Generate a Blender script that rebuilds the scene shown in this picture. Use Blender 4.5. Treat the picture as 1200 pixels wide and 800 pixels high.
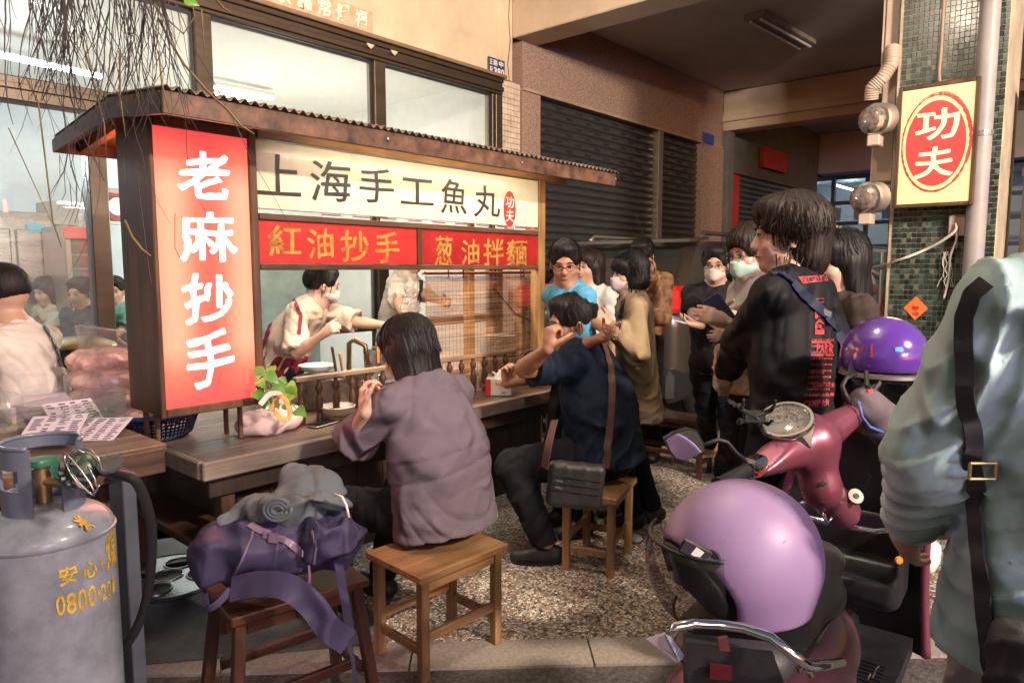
import bpy, math, random
import numpy as np
from mathutils import Vector, Matrix
from mathutils.bvhtree import BVHTree

for _o in list(bpy.data.objects):
    bpy.data.objects.remove(_o)
SC = bpy.context.scene
COL = SC.collection
RAD = math.radians

# ------------------------------------------------------------------ camera
FPX, CAM_H, HORIZON = 822.0, 1.5, 315.0
PITCH = math.atan((400 - HORIZON) / FPX)
YAW = RAD(41.1)
fh = np.array([math.cos(YAW), math.sin(YAW), 0.0])
rt = np.array([math.sin(YAW), -math.cos(YAW), 0.0])
up = np.array([0, 0, 1.0])
cf = fh * math.cos(PITCH) - up * math.sin(PITCH)
cu = fh * math.sin(PITCH) + up * math.cos(PITCH)
cam_d = bpy.data.cameras.new('camera')
cam = bpy.data.objects.new('camera', cam_d)
COL.objects.link(cam)
cam_d.sensor_width = 36
cam_d.lens = 36 * FPX / 1200
cam_d.clip_start = 0.05
cam_d.clip_end = 400
cam.matrix_world = Matrix(((rt[0], cu[0], -cf[0], 0), (rt[1], cu[1], -cf[1], 0), (rt[2], cu[2], -cf[2], CAM_H), (0, 0, 0, 1)))
SC.camera = cam

# ------------------------------------------------------------------ world and exposure
wd = bpy.data.worlds.new("World")
SC.world = wd
wd.use_nodes = True
wn = wd.node_tree
bg = wn.nodes['Background']
sky = wn.nodes.new('ShaderNodeTexSky')
sky.sky_type = 'NISHITA'
sky.sun_disc = False
sky.sun_elevation = RAD(1.0)
sky.sun_rotation = RAD(200)
wn.links.new(sky.outputs[0], bg.inputs[0])
bg.inputs[1].default_value = 0.32
SC.view_settings.view_transform = 'Standard'
SC.view_settings.look = 'None'
SC.view_settings.exposure = 0.14
SC.view_settings.gamma = 1.0
SC.cycles.max_bounces = 6
SC.cycles.diffuse_bounces = 3
SC.cycles.glossy_bounces = 3
SC.cycles.transparent_max_bounces = 12
SC.cycles.sample_clamp_indirect = 3.0
SC.cycles.caustics_reflective = False
SC.cycles.caustics_refractive = False
SC.cycles.use_denoising = True


def street_glow_sun():  # sun lamp standing in for warm street light from behind the camera
    l = bpy.data.lights.new('street_glow_sun', 'SUN')
    l.energy = 0.35
    l.angle = RAD(12)
    l.color = (1.0, 0.72, 0.62)
    o = bpy.data.objects.new('street_glow_sun', l)
    COL.objects.link(o)
    d = Vector((0.55, 0.78, -0.42))
    o.rotation_euler = d.to_track_quat('-Z', 'Y').to_euler()
    o.location = (-3, -6, 6)


street_glow_sun()

# ------------------------------------------------------------------ placing helpers
def ray(x, y):
    return cf + rt * (x - 600) / FPX + cu * (400 - y) / FPX


def P(x, y, X=None, Y=None, Z=None, D=None):
    d = ray(x, y)
    if X is not None: t = X / d[0]
    elif Y is not None: t = Y / d[1]
    elif Z is not None: t = (Z - CAM_H) / d[2]
    else: t = D
    return np.array([0, 0, CAM_H]) + d * t


def G(x, d, z=0.0):
    p = fh * d + rt * (x - 600) / FPX * d
    return np.array([p[0], p[1], z])


def nrm(v):
    v = np.asarray(v, float)
    n = np.linalg.norm(v)
    return v / n if n > 1e-9 else v


# ------------------------------------------------------------------ mesh building
class MB:
    def __init__(s):
        s.v, s.f, s.m = [], [], []

    def add(s, vs, fs, mi=0):
        o = len(s.v)
        s.v.extend([tuple(map(float, p)) for p in vs])
        s.f.extend([tuple(i + o for i in f) for f in fs])
        s.m.extend([mi] * len(fs))
        return s

    def box(s, lo, hi, ch=0.0, R=None, c=None, mi=0):
        """axis box lo..hi with chamfered edges; R rotates it about c"""
        lo, hi = np.minimum(lo, hi).astype(float), np.maximum(lo, hi).astype(float)
        if ch <= 0 or min(hi - lo) < ch * 2.2:
            vs = [(x, y, z) for x in (lo[0], hi[0]) for y in (lo[1], hi[1]) for z in (lo[2], hi[2])]
            fs = [(0, 1, 3, 2), (4, 6, 7, 5), (0, 4, 5, 1), (2, 3, 7, 6), (0, 2, 6, 4), (1, 5, 7, 3)]
        else:
            vs, idx = [], {}
            for a in (0, 1):
                for b in (0, 1):
                    for d in (0, 1):
                        base = [(lo, hi)[a][0], (lo, hi)[b][1], (lo, hi)[d][2]]
                        sg = [1 - 2 * a, 1 - 2 * b, 1 - 2 * d]
                        for ax in range(3):
                            p = [base[i] + (0 if i == ax else sg[i] * ch) for i in range(3)]
                            idx[(a, b, d, ax)] = len(vs)
                            vs.append(p)
            fs = []
            for ax in range(3):
                o1, o2 = [i for i in range(3) if i != ax]
                for sd in (0, 1):
                    q = []
                    for (u, v) in ((0, 0), (1, 0), (1, 1), (0, 1)):
                        k = [0, 0, 0]; k[ax] = sd; k[o1] = u; k[o2] = v
                        q.append(idx[(k[0], k[1], k[2], ax)])
                    flip = (sd == 0) ^ (ax == 1)
                    fs.append(tuple(q[::-1]) if flip else tuple(q))
                for u in (0, 1):
                    for v in (0, 1):
                        q = []
                        for sd, axx in ((0, o1), (0, o2), (1, o2), (1, o1)):
                            k = [0, 0, 0]; k[ax] = sd; k[o1] = u; k[o2] = v
                            q.append(idx[(k[0], k[1], k[2], axx)])
                        fs.append(tuple(q))
            for a in (0, 1):
                for b in (0, 1):
                    for d in (0, 1):
                        fs.append(tuple(idx[(a, b, d, ax)] for ax in range(3)))
        if R is not None:
            c = (lo + hi) / 2 if c is None else np.array(c, float)
            R = np.array(R)
            vs = [R @ (np.array(p) - c) + c for p in vs]
        return s.add(vs, fs, mi)

    def beam(s, a, b, w, h, upv=(0, 0, 1), ch=0.003, mi=0):
        """box bar from a to b, w wide and h high"""
        a, b = np.array(a, float), np.array(b, float)
        L = np.linalg.norm(b - a)
        x = (b - a) / L
        y = np.cross(np.array(upv, float), x)
        if np.linalg.norm(y) < 1e-4: y = np.cross((1, 0, 0), x)
        y = nrm(y)
        z = np.cross(x, y)
        R = np.stack([x, y, z], 1)
        t = MB().box((0, -w / 2, -h / 2), (L, w / 2, h / 2), ch)
        return s.add([R @ np.array(p) + a for p in t.v], t.f, mi)

    def tube(s, pts, r, n=8, mi=0, cap=True):
        pts = [np.array(p, float) for p in pts]
        rs = r if hasattr(r, '__len__') else [r] * len(pts)
        t0 = nrm(pts[1] - pts[0])
        a = np.cross(t0, (0, 0, 1))
        if np.linalg.norm(a) < 1e-3: a = np.cross(t0, (1, 0, 0))
        a = nrm(a)
        vs, fs = [], []
        for i, p in enumerate(pts):
            t = nrm(pts[min(i + 1, len(pts) - 1)] - pts[max(i - 1, 0)])
            a = nrm(a - t * (a @ t))
            b = np.cross(t, a)
            for k in range(n):
                th = 2 * math.pi * k / n
                vs.append(p + rs[i] * (a * math.cos(th) + b * math.sin(th)))
        for i in range(len(pts) - 1):
            for k in range(n):
                fs.append((i * n + k, i * n + (k + 1) % n, (i + 1) * n + (k + 1) % n, (i + 1) * n + k))
        if cap:
            fs.append(tuple(range(n))[::-1])
            fs.append(tuple((len(pts) - 1) * n + k for k in range(n)))
        return s.add(vs, fs, mi)

    def lathe(s, prof, c=(0, 0, 0), n=24, axis=(0, 0, 1), mi=0, closed=False):
        """prof: (radius, height) list"""
        ax = nrm(axis)
        a = np.cross(ax, (0, 1, 0)) if abs(ax[1]) < .9 else np.cross(ax, (1, 0, 0))
        a = nrm(a); b = np.cross(ax, a)
        vs, fs = [], []
        for (r, h) in prof:
            for k in range(n):
                th = 2 * math.pi * k / n
                vs.append(np.array(c) + ax * h + max(r, 1e-4) * (a * math.cos(th) + b * math.sin(th)))
        m = len(prof)
        for i in range(m - 1 if not closed else m):
            for k in range(n):
                j = (i + 1) % m
                fs.append((i * n + k, i * n + (k + 1) % n, j * n + (k + 1) % n, j * n + k))
        if not closed:
            fs.append(tuple(range(n))[::-1])
            fs.append(tuple((m - 1) * n + k for k in range(n)))
        return s.add(vs, fs, mi)

    def slab(s, poly, off, mi=0):
        """prism: polygon (3d points) pushed along off"""
        n = len(poly)
        vs = [np.array(p, float) for p in poly] + [np.array(p, float) + np.array(off, float) for p in poly]
        fs = [tuple(range(n))[::-1], tuple(range(n, 2 * n))]
        for i in range(n):
            j = (i + 1) % n
            fs.append((i, j, n + j, n + i))
        return s.add(vs, fs, mi)

    def quad(s, a, b, c, d, mi=0):
        return s.add([a, b, c, d], [(0, 1, 2, 3)], mi)


def origin_of(parent):
    p = np.zeros(3)
    while parent is not None:
        p += np.array(parent.location)
        parent = parent.parent
    return p


def mesh_from(name, v, f, mats, mi=None, smooth=False, ang=None):
    me = bpy.data.meshes.new(name)
    v = np.asarray(v, dtype=np.float64)
    if isinstance(f, np.ndarray):
        me.vertices.add(len(v)); me.vertices.foreach_set('co', v.astype(np.float32).ravel())
        n = f.shape[1]
        me.loops.add(f.size); me.loops.foreach_set('vertex_index', f.astype(np.int32).ravel())
        me.polygons.add(len(f))
        me.polygons.foreach_set('loop_start', np.arange(0, f.size, n, dtype=np.int32))
        me.update(calc_edges=True)
    else:
        me.from_pydata([tuple(p) for p in v], [], f)
        me.update()
    for m in (mats if isinstance(mats, (list, tuple)) else [mats]):
        me.materials.append(m)
    if mi is not None and len(set(mi)) > 1:
        me.polygons.foreach_set('material_index', np.array(mi, dtype=np.int32))
    if smooth:
        me.polygons.foreach_set('use_smooth', np.ones(len(me.polygons), dtype=bool))
        if ang: me.set_sharp_from_angle(angle=RAD(ang))
    return me


def obj(name, mb, mats, parent=None, smooth=False, ang=None, recalc=True, own=False):
    """one mesh object; geometry given in world coordinates when the root is not turned"""
    v = np.array(mb.v)
    o0 = origin_of(parent)
    if parent is None:
        o0 = np.array([(v[:, 0].min() + v[:, 0].max()) / 2, (v[:, 1].min() + v[:, 1].max()) / 2, v[:, 2].min()])
    me = mesh_from(name, v - o0, mb.f, mats, mb.m, smooth, ang)
    if recalc:
        import bmesh
        bm = bmesh.new(); bm.from_mesh(me)
        bmesh.ops.recalc_face_normals(bm, faces=bm.faces)
        bm.to_mesh(me); bm.free()
    o = bpy.data.objects.new(name, me)
    COL.objects.link(o)
    if parent is None: o.location = o0
    else: o.parent = parent
    return o


def thing(name, label, cat, loc=(0, 0, 0), group=None, rz=0):
    o = bpy.data.objects.new(name, None)
    COL.objects.link(o)
    o.location = [float(c) for c in loc]
    o.rotation_euler = (0, 0, rz)
    o.empty_display_size = 0.1
    return tag(o, label, cat, group)


def tag(o, label=None, cat=None, group=None, kind=None):
    if label: o['label'] = label
    if cat: o['category'] = cat
    if group: o['group'] = group
    if kind: o['kind'] = kind
    return o


def children(o):
    return [c for c in bpy.data.objects if c.parent == o]


def copy_tree(o, parent=None, kids=None):
    if kids is None:
        kids = {}
        for c in bpy.data.objects:
            if c.parent: kids.setdefault(c.parent.name, []).append(c)
    c = o.copy(); COL.objects.link(c)
    if parent: c.parent = parent
    for ch in kids.get(o.name, []): copy_tree(ch, c, kids)
    return c


# ------------------------------------------------------------------ materials
MATS = {}


def lin(c):
    return tuple(((x / 255) / 12.92 if x / 255 <= .04045 else ((x / 255 + .055) / 1.055) ** 2.4) for x in c) + (1,)


def mat(name, col, rough=.55, metal=0., var=.18, vs=6., bump=0., bs=60., emis=None, es=0., coat=0., stretch=(1, 1, 1), col2=None, trans=0., alpha=1., rvar=.1, det=5):
    if name in MATS: return MATS[name]
    m = bpy.data.materials.new(name); m.use_nodes = True
    nt = m.node_tree; N = nt.nodes; L = nt.links
    bs_ = N['Principled BSDF']
    c = tuple(col) + (1,) if len(col) == 3 else col
    tc = N.new('ShaderNodeTexCoord'); mp = N.new('ShaderNodeMapping')
    mp.inputs['Scale'].default_value = stretch
    L.new(tc.outputs['Object'], mp.inputs[0])
    ns = N.new('ShaderNodeTexNoise'); ns.inputs['Scale'].default_value = vs; ns.inputs['Detail'].default_value = det
    ns.inputs['Roughness'].default_value = .65
    L.new(mp.outputs[0], ns.inputs['Vector'])
    rp = N.new('ShaderNodeValToRGB')
    lo = tuple(x * (1 - var * 1.6) for x in c[:3]) + (1,) if col2 is None else tuple(col2) + (1,)
    hi = tuple(min(1, x * (1 + var)) for x in c[:3]) + (1,)
    rp.color_ramp.elements[0].position = .3; rp.color_ramp.elements[0].color = lo
    rp.color_ramp.elements[1].position = .7; rp.color_ramp.elements[1].color = hi
    L.new(ns.outputs[0], rp.inputs[0])
    L.new(rp.outputs[0], bs_.inputs['Base Color'])
    mr = N.new('ShaderNodeMapRange'); mr.inputs[3].default_value = max(0.02, rough - rvar); mr.inputs[4].default_value = min(1, rough + rvar)
    L.new(ns.outputs[0], mr.inputs[0]); L.new(mr.outputs[0], bs_.inputs['Roughness'])
    bs_.inputs['Metallic'].default_value = metal
    bs_.inputs['Coat Weight'].default_value = coat
    bs_.inputs['Coat Roughness'].default_value = .12
    bs_.inputs['Transmission Weight'].default_value = trans
    bs_.inputs['Alpha'].default_value = alpha
    if emis is not None:
        bs_.inputs['Emission Color'].default_value = tuple(emis) + (1,)
        bs_.inputs['Emission Strength'].default_value = es
    if bump > 0:
        n2 = N.new('ShaderNodeTexNoise'); n2.inputs['Scale'].default_value = bs; n2.inputs['Detail'].default_value = 4
        L.new(mp.outputs[0], n2.inputs['Vector'])
        bp = N.new('ShaderNodeBump'); bp.inputs['Strength'].default_value = min(1, bump); bp.inputs['Distance'].default_value = .004
        L.new(n2.outputs[0], bp.inputs['Height']); L.new(bp.outputs[0], bs_.inputs['Normal'])
    MATS[name] = m
    return m


def wood(name, c1, c2, axis=0, scale=9., rough=.55, bump=.35):
    if name in MATS: return MATS[name]
    st = [scale * 1.6] * 3; st[axis] = scale * .12
    m = mat(name, c2, rough, 0, .1, 1.6, 0, col2=c1, stretch=tuple(st), det=8)
    nt = m.node_tree; N = nt.nodes; L = nt.links
    mp = [n for n in N if n.type == 'MAPPING'][0]
    n2 = N.new('ShaderNodeTexNoise'); n2.inputs['Scale'].default_value = 6; n2.inputs['Detail'].default_value = 6
    n2.inputs['Distortion'].default_value = .6
    L.new(mp.outputs[0], n2.inputs['Vector'])
    bp = N.new('ShaderNodeBump'); bp.inputs['Strength'].default_value = bump; bp.inputs['Distance'].default_value = .003
    L.new(n2.outputs[0], bp.inputs['Height']); L.new(bp.outputs[0], N['Principled BSDF'].inputs['Normal'])
    # darker worn patches
    tc = [n for n in N if n.type == 'TEX_COORD'][0]
    n3 = N.new('ShaderNodeTexNoise'); n3.inputs['Scale'].default_value = 3.5; n3.inputs['Detail'].default_value = 6
    L.new(tc.outputs['Object'], n3.inputs['Vector'])
    mr = N.new('ShaderNodeMapRange'); mr.inputs[1].default_value = .35; mr.inputs[2].default_value = .65
    mr.inputs[3].default_value = .55; mr.inputs[4].default_value = 1.1
    L.new(n3.outputs[0], mr.inputs[0])
    mx = N.new('ShaderNodeVectorMath'); mx.operation = 'SCALE'
    rp = [n for n in N if n.type == 'VALTORGB'][0]
    L.new(rp.outputs[0], mx.inputs[0]); L.new(mr.outputs[0], mx.inputs['Scale'])
    L.new(mx.outputs[0], N['Principled BSDF'].inputs['Base Color'])
    return m


def glassy(name, tint=(1, 1, 1), refl=.06, rough=.03, dirt=.0):
    if name in MATS: return MATS[name]
    m = bpy.data.materials.new(name); m.use_nodes = True
    nt = m.node_tree; N = nt.nodes; L = nt.links
    N.remove(N['Principled BSDF'])
    tr = N.new('ShaderNodeBsdfTransparent'); tr.inputs[0].default_value = tuple(tint) + (1,)
    gl = N.new('ShaderNodeBsdfGlossy'); gl.inputs['Roughness'].default_value = rough
    lw = N.new('ShaderNodeLayerWeight'); lw.inputs[0].default_value = .5
    pw = N.new('ShaderNodeMath'); pw.operation = 'POWER'; pw.inputs[1].default_value = 5; L.new(lw.outputs['Facing'], pw.inputs[0])
    fr = N.new('ShaderNodeMath'); fr.operation = 'MULTIPLY_ADD'; fr.inputs[1].default_value = .9; fr.inputs[2].default_value = .035; L.new(pw.outputs[0], fr.inputs[0])
    mx = N.new('ShaderNodeMixShader')
    L.new(fr.outputs[0], mx.inputs[0]); L.new(tr.outputs[0], mx.inputs[1]); L.new(gl.outputs[0], mx.inputs[2])
    out = mx
    if dirt > 0:
        df = N.new('ShaderNodeBsdfDiffuse'); df.inputs[0].default_value = (.62, .62, .58, 1)
        ns = N.new('ShaderNodeTexNoise'); ns.inputs['Scale'].default_value = 2.5; ns.inputs['Detail'].default_value = 8
        mr = N.new('ShaderNodeMapRange'); mr.inputs[1].default_value = .3; mr.inputs[2].default_value = .75
        mr.inputs[3].default_value = dirt * .4; mr.inputs[4].default_value = dirt
        tc = N.new('ShaderNodeTexCoord'); L.new(tc.outputs['Object'], ns.inputs['Vector'])
        L.new(ns.outputs[0], mr.inputs[0])
        m2 = N.new('ShaderNodeMixShader'); L.new(mr.outputs[0], m2.inputs[0]); L.new(mx.outputs[0], m2.inputs[1]); L.new(df.outputs[0], m2.inputs[2])
        out = m2
    L.new(out.outputs[0], N['Material Output'].inputs[0])
    MATS[name] = m
    return m


def emit(name, col, st, grad=None):
    m = mat(name, tuple(min(1, c) for c in col), .5, var=.03, emis=col, es=st)
    return m


# ------------------------------------------------------------------ signed distance toolkit
BIG = 9.0


def cone(a, b, ra, rb, flat=None, cap=None, cap0=None):
    a, b = np.array(a, float), np.array(b, float)
    r = max(ra, rb)
    lo, hi = np.minimum(a, b) - r, np.maximum(a, b) + r

    def f(x, y, z):
        qx, qy, qz = x - a[0], y - a[1], z - a[2]
        ab = b - a
        ux, uy, uz = qx, qy, qz
        kk = 1.0
        if flat is not None:
            fd, sf = np.array(flat[0], float), flat[1]
            cp = (qx * fd[0] + qy * fd[1] + qz * fd[2]) * (1 / sf - 1)
            qx, qy, qz = qx + cp * fd[0], qy + cp * fd[1], qz + cp * fd[2]
            ab = ab + fd * (ab @ fd) * (1 / sf - 1)
            kk = (1 + sf) / 2
        L2 = max(ab @ ab, 1e-9)
        t = np.clip((qx * ab[0] + qy * ab[1] + qz * ab[2]) / L2, 0, 1)
        d = (np.sqrt((qx - t * ab[0]) ** 2 + (qy - t * ab[1]) ** 2 + (qz - t * ab[2]) ** 2) - (ra + (rb - ra) * t)) * kk
        n = nrm(b - a)
        if cap is not None:
            d = np.maximum(d, (x - b[0]) * n[0] + (y - b[1]) * n[1] + (z - b[2]) * n[2] - cap)
        if cap0 is not None:
            d = np.maximum(d, -(ux * n[0] + uy * n[1] + uz * n[2]) - cap0)
        return d
    return lo, hi, f


def ell(c, r, R=None):
    c, r = np.array(c, float), np.array(r, float)
    m = r.max() if R is not None else r
    R_ = np.eye(3) if R is None else np.array(R)

    def f(x, y, z):
        qx, qy, qz = x - c[0], y - c[1], z - c[2]
        if R is None: p = (qx, qy, qz)
        else: p = [qx * R_[0, i] + qy * R_[1, i] + qz * R_[2, i] for i in range(3)]
        k0 = np.sqrt((p[0] / r[0]) ** 2 + (p[1] / r[1]) ** 2 + (p[2] / r[2]) ** 2)
        k1 = np.sqrt((p[0] / r[0] ** 2) ** 2 + (p[1] / r[1] ** 2) ** 2 + (p[2] / r[2] ** 2) ** 2) + 1e-6
        return k0 * (k0 - 1) / k1
    return c - m, c + m, f


def rbox(c, h, rad, R=None):
    c, h = np.array(c, float), np.array(h, float)
    m = np.linalg.norm(h) if R is not None else h
    R_ = np.eye(3) if R is None else np.array(R)

    def f(x, y, z):
        qx, qy, qz = x - c[0], y - c[1], z - c[2]
        p = [np.abs(qx * R_[0, i] + qy * R_[1, i] + qz * R_[2, i]) - h[i] + rad for i in range(3)]
        o = np.sqrt(np.maximum(p[0], 0) ** 2 + np.maximum(p[1], 0) ** 2 + np.maximum(p[2], 0) ** 2)
        return o + np.minimum(np.maximum(p[0], np.maximum(p[1], p[2])), 0) - rad
    return c - m, c + m, f


def half(pt, n):
    """everything on the n side of pt"""
    pt, n = np.array(pt, float), nrm(n)
    return np.full(3, -99.), np.full(3, 99.), lambda x, y, z: -((x - pt[0]) * n[0] + (y - pt[1]) * n[1] + (z - pt[2]) * n[2])


def nets(ops, vox, smooth=0):
    """ops: (mode 'u' 's' 'i', prim, k). Returns vertices, quads (surface nets)."""
    lo = np.min([p[1][0] for p in ops if p[0] == 'u'], 0) - vox * 3
    hi = np.max([p[1][1] for p in ops if p[0] == 'u'], 0) + vox * 3
    n = np.ceil((hi - lo) / vox).astype(int) + 1
    ax = [(lo[i] + np.arange(n[i]) * vox).astype(np.float32) for i in range(3)]
    F = np.full(tuple(n), BIG, np.float32)
    for mode, (pl, ph, fn), k in ops:
        pad = k + vox * 2.5
        i0 = np.clip(np.floor((pl - pad - lo) / vox).astype(int), 0, n)
        i1 = np.clip(np.ceil((ph + pad - lo) / vox).astype(int) + 1, 0, n)
        if np.any(i1 <= i0): continue
        sl = tuple(slice(i0[i], i1[i]) for i in range(3))
        x = ax[0][sl[0]][:, None, None]; y = ax[1][sl[1]][None, :, None]; z = ax[2][sl[2]][None, None, :]
        d = fn(x, y, z).astype(np.float32)
        a = F[sl]
        if mode == 'u':
            if k > 0:
                h = np.maximum(k - np.abs(a - d), 0) / k
                F[sl] = np.minimum(a, d) - h * h * k * .25
            else: F[sl] = np.minimum(a, d)
        else:
            if mode == 's': d = -d
            if k > 0:
                h = np.maximum(k - np.abs(a - d), 0) / k
                F[sl] = np.maximum(a, d) + h * h * k * .25
            else: F[sl] = np.maximum(a, d)
    S = F < 0
    s000 = S[:-1, :-1, :-1].astype(np.int8)
    cnt = s000.copy()
    offs = [(a, b, c) for a in (0, 1) for b in (0, 1) for c in (0, 1)]
    sh = tuple(n - 1)
    for (a, b, c) in offs[1:]:
        cnt += S[a:a + sh[0], b:b + sh[1], c:c + sh[2]]
    act = np.argwhere((cnt > 0) & (cnt < 8))
    vals = np.stack([F[act[:, 0] + a, act[:, 1] + b, act[:, 2] + c] for (a, b, c) in offs], 1)
    pos = np.zeros((len(act), 3)); num = np.zeros(len(act))
    O = np.array(offs, float)
    for i in range(8):
        for j in range(i + 1, 8):
            if abs(O[i] - O[j]).sum() != 1: continue
            m = (vals[:, i] < 0) != (vals[:, j] < 0)
            t = np.where(m, vals[:, i] / np.where(m, vals[:, i] - vals[:, j], 1), 0)
            pos += np.where(m[:, None], O[i] + (O[j] - O[i]) * t[:, None], 0)
            num += m
    pos = (act + pos / num[:, None]) * vox + lo
    idx = np.full(sh, -1, np.int32)
    idx[act[:, 0], act[:, 1], act[:, 2]] = np.arange(len(act))
    quads = []
    for axn in range(3):
        A = S
        B = np.roll(S, -1, axn)
        e = np.argwhere((A != B)[tuple(slice(1 if i != axn else 0, -1) for i in range(3))])
        if not len(e): continue
        for i in range(3):
            if i != axn: e[:, i] += 1
        u, v = [(1, 2), (2, 0), (0, 1)][axn]
        du = np.zeros(3, int); du[u] = 1
        dv = np.zeros(3, int); dv[v] = 1
        c = [e - du - dv, e - dv, e, e - du]
        q = np.stack([idx[p[:, 0], p[:, 1], p[:, 2]] for p in c], 1)
        fl = A[e[:, 0], e[:, 1], e[:, 2]]
        q[~fl] = q[~fl][:, ::-1]
        quads.append(q)
    Q = np.concatenate(quads)
    Q = Q[(Q >= 0).all(1)]
    if smooth:
        for _ in range(smooth):
            acc = np.zeros_like(pos); ct = np.zeros(len(pos))
            for a, b in ((0, 1), (1, 2), (2, 3), (3, 0)):
                np.add.at(acc, Q[:, a], pos[Q[:, b]]); np.add.at(ct, Q[:, a], 1)
                np.add.at(acc, Q[:, b], pos[Q[:, a]]); np.add.at(ct, Q[:, b], 1)
            pos = pos * .45 + (acc / np.maximum(ct, 1)[:, None]) * .55
    return pos, Q


def vnormals(pos, Q):
    fn = np.cross(pos[Q[:, 2]] - pos[Q[:, 0]], pos[Q[:, 3]] - pos[Q[:, 1]])
    vn = np.zeros_like(pos)
    for i in range(4): 
        for k in range(3): vn[:, k] += np.bincount(Q[:, i], fn[:, k], len(pos))
    return vn / (np.linalg.norm(vn, axis=1)[:, None] + 1e-12)


FQ = 2.8


def folds(pos, seed=1, amp=.008, freq=16., direc=None, n=5):
    """cloth-like ridges: warped sharp-crested waves"""
    rng = np.random.RandomState(seed)
    out = np.zeros(len(pos))
    wp = np.stack([np.sin(pos @ rng.randn(3) * 5 + rng.rand() * 6) for _ in range(3)], 1) * .06
    p = pos + wp
    for i in range(n):
        w = nrm(rng.randn(3) * (1 if direc is None else .45) + (0 if direc is None else np.array(direc) * 1.0)) * freq * (.55 + .9 * rng.rand()) * FQ
        m = .5 + .5 * np.sin(pos @ (rng.randn(3) * 6) + rng.rand() * 6)
        s = np.sin(p @ w + rng.rand() * 6)
        out += ((1 - np.abs(s)) ** 1.6 - .4) * m ** 1.5 * (1.2 if i % 2 else -.8)
    return out * amp * .8


def solid(name, ops, m, parent=None, vox=.008, fold=None, disp=None, smooth=1):
    pos, Q = nets(ops, vox, smooth)
    if fold:
        nr = vnormals(pos, Q)
        d = folds(pos, *fold) if isinstance(fold, tuple) else folds(pos, **fold)
        pos = pos + nr * d[:, None]
    if disp is not None:
        nr = vnormals(pos, Q)
        pos = pos + nr * disp(pos, nr)[:, None]
    o0 = origin_of(parent)
    if parent is None: o0 = np.array([*((pos.min(0) + pos.max(0)) / 2)[:2], pos[:, 2].min()])
    me = mesh_from(name, pos - o0, Q, m, smooth=True)
    o = bpy.data.objects.new(name, me); COL.objects.link(o)
    if parent is None: o.location = o0
    else: o.parent = parent
    return o


# ------------------------------------------------------------------ lettering
GL = {}


def glyph(ch, bold=0.0, res=6):
    k = (ch, bold, res)
    if k in GL: return GL[k]
    c = bpy.data.curves.new('glyph', 'FONT'); c.body = ch; c.offset = bold; c.resolution_u = res; c.fill_mode = 'FRONT'
    o = bpy.data.objects.new('glyph', c); COL.objects.link(o)
    dg = bpy.context.evaluated_depsgraph_get(); dg.update()
    me = bpy.data.meshes.new_from_object(o.evaluated_get(dg))
    v = np.array([tuple(p.co) for p in me.vertices])[:, :2] if len(me.vertices) else np.zeros((1, 2))
    f = [tuple(p.vertices) for p in me.polygons]
    bpy.data.objects.remove(o); bpy.data.curves.remove(c); bpy.data.meshes.remove(me)
    lo, hi = v.min(0), v.max(0)
    v = (v - lo) / np.maximum(hi - lo, 1e-6)
    GL[k] = (v, f)
    return GL[k]


def letters(mb, chars, to3, bold=0., brush=0., mi=0, thick=0.):
    """chars: (ch, x0, y0, x1, y1) with y0 the top; to3 maps a 2d point to 3d"""
    for (ch, x0, y0, x1, y1) in chars:
        v, f = glyph(ch, bold)
        w = v.copy()
        if brush:
            w[:, 0] += brush * np.sin(v[:, 1] * 7 + ord(ch[0]) % 7) + .12 * (v[:, 1] - .5) * brush * 8
            w[:, 1] += brush * np.sin(v[:, 0] * 6 + ord(ch[0]) % 5) + brush * 2.2 * (v[:, 0] - .5)
            w += brush * .3 * np.sin(v[:, ::-1] * 31 + 2)
        for k in range(7 if thick else 1):
            dx, dy = (thick * math.cos(k * 1.047) * (k < 6), thick * math.sin(k * 1.047) * (k < 6)) if thick else (0, 0)
            q = [np.array(to3(x0 + (p[0] + dx) * (x1 - x0), y1 + (p[1] + dy) * (y0 - y1))) for p in w]
            e = nrm(np.array([0, 0, CAM_H]) - q[0]) * .00012 * k
            mb.add([a + e for a in q], f, mi)
    return mb
# ================================================================== materials of the place
M = {}
M['cream'] = mat('cream plaster', (.62, .50, .36), .85, var=.12, vs=2.2, bump=.25, bs=30)
M['ceil'] = mat('arcade ceiling paint', (.56, .52, .47), .9, var=.1, vs=1.5, bump=.2, bs=20)
M['beamp'] = mat('beam paint', (.52, .42, .32), .85, var=.12, vs=2, bump=.25, bs=25)
M['granite'] = mat('pink washed granite', (.34, .235, .19), .85, var=.55, vs=110, bump=.9, bs=100)
M['darkwall'] = mat('dark far wall', (.10, .115, .12), .8, var=.2, vs=3)
M['alu'] = mat('bronze aluminium', (.10, .075, .058), .38, .6, var=.15, vs=5, stretch=(.3, 3, 3))
M['alu2'] = mat('light aluminium', (.35, .33, .30), .35, .7, var=.1)
M['dark'] = mat('near black', (.015, .015, .018), .6, var=.2)
M['shopwall'] = mat('white shop wall', (.72, .74, .72), .7, var=.04)
M['bluewall'] = mat('pale blue shop wall', (.55, .68, .76), .7, var=.05)
M['steel'] = mat('stainless steel', (.42, .42, .42), .28, .9, var=.12, vs=3, stretch=(1, 1, 6))
M['chrome'] = mat('chrome', (.75, .75, .78), .08, 1., var=.05, rvar=.04)
M['slat'] = mat('shutter steel', (.17, .17, .18), .36, .75, var=.3, vs=2.5, stretch=(.4, 1, 4), bump=.3, bs=14)
M['slatcool'] = mat('blue grey shutter steel', (.16, .19, .22), .4, .7, var=.25, vs=2.5, stretch=(.4, 1, 4))
M['redp'] = mat('red paint', (.38, .02, .02), .5, var=.2)
M['glass'] = glassy('window glass', (.93, .95, .94), rough=.02, dirt=.22)
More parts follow.
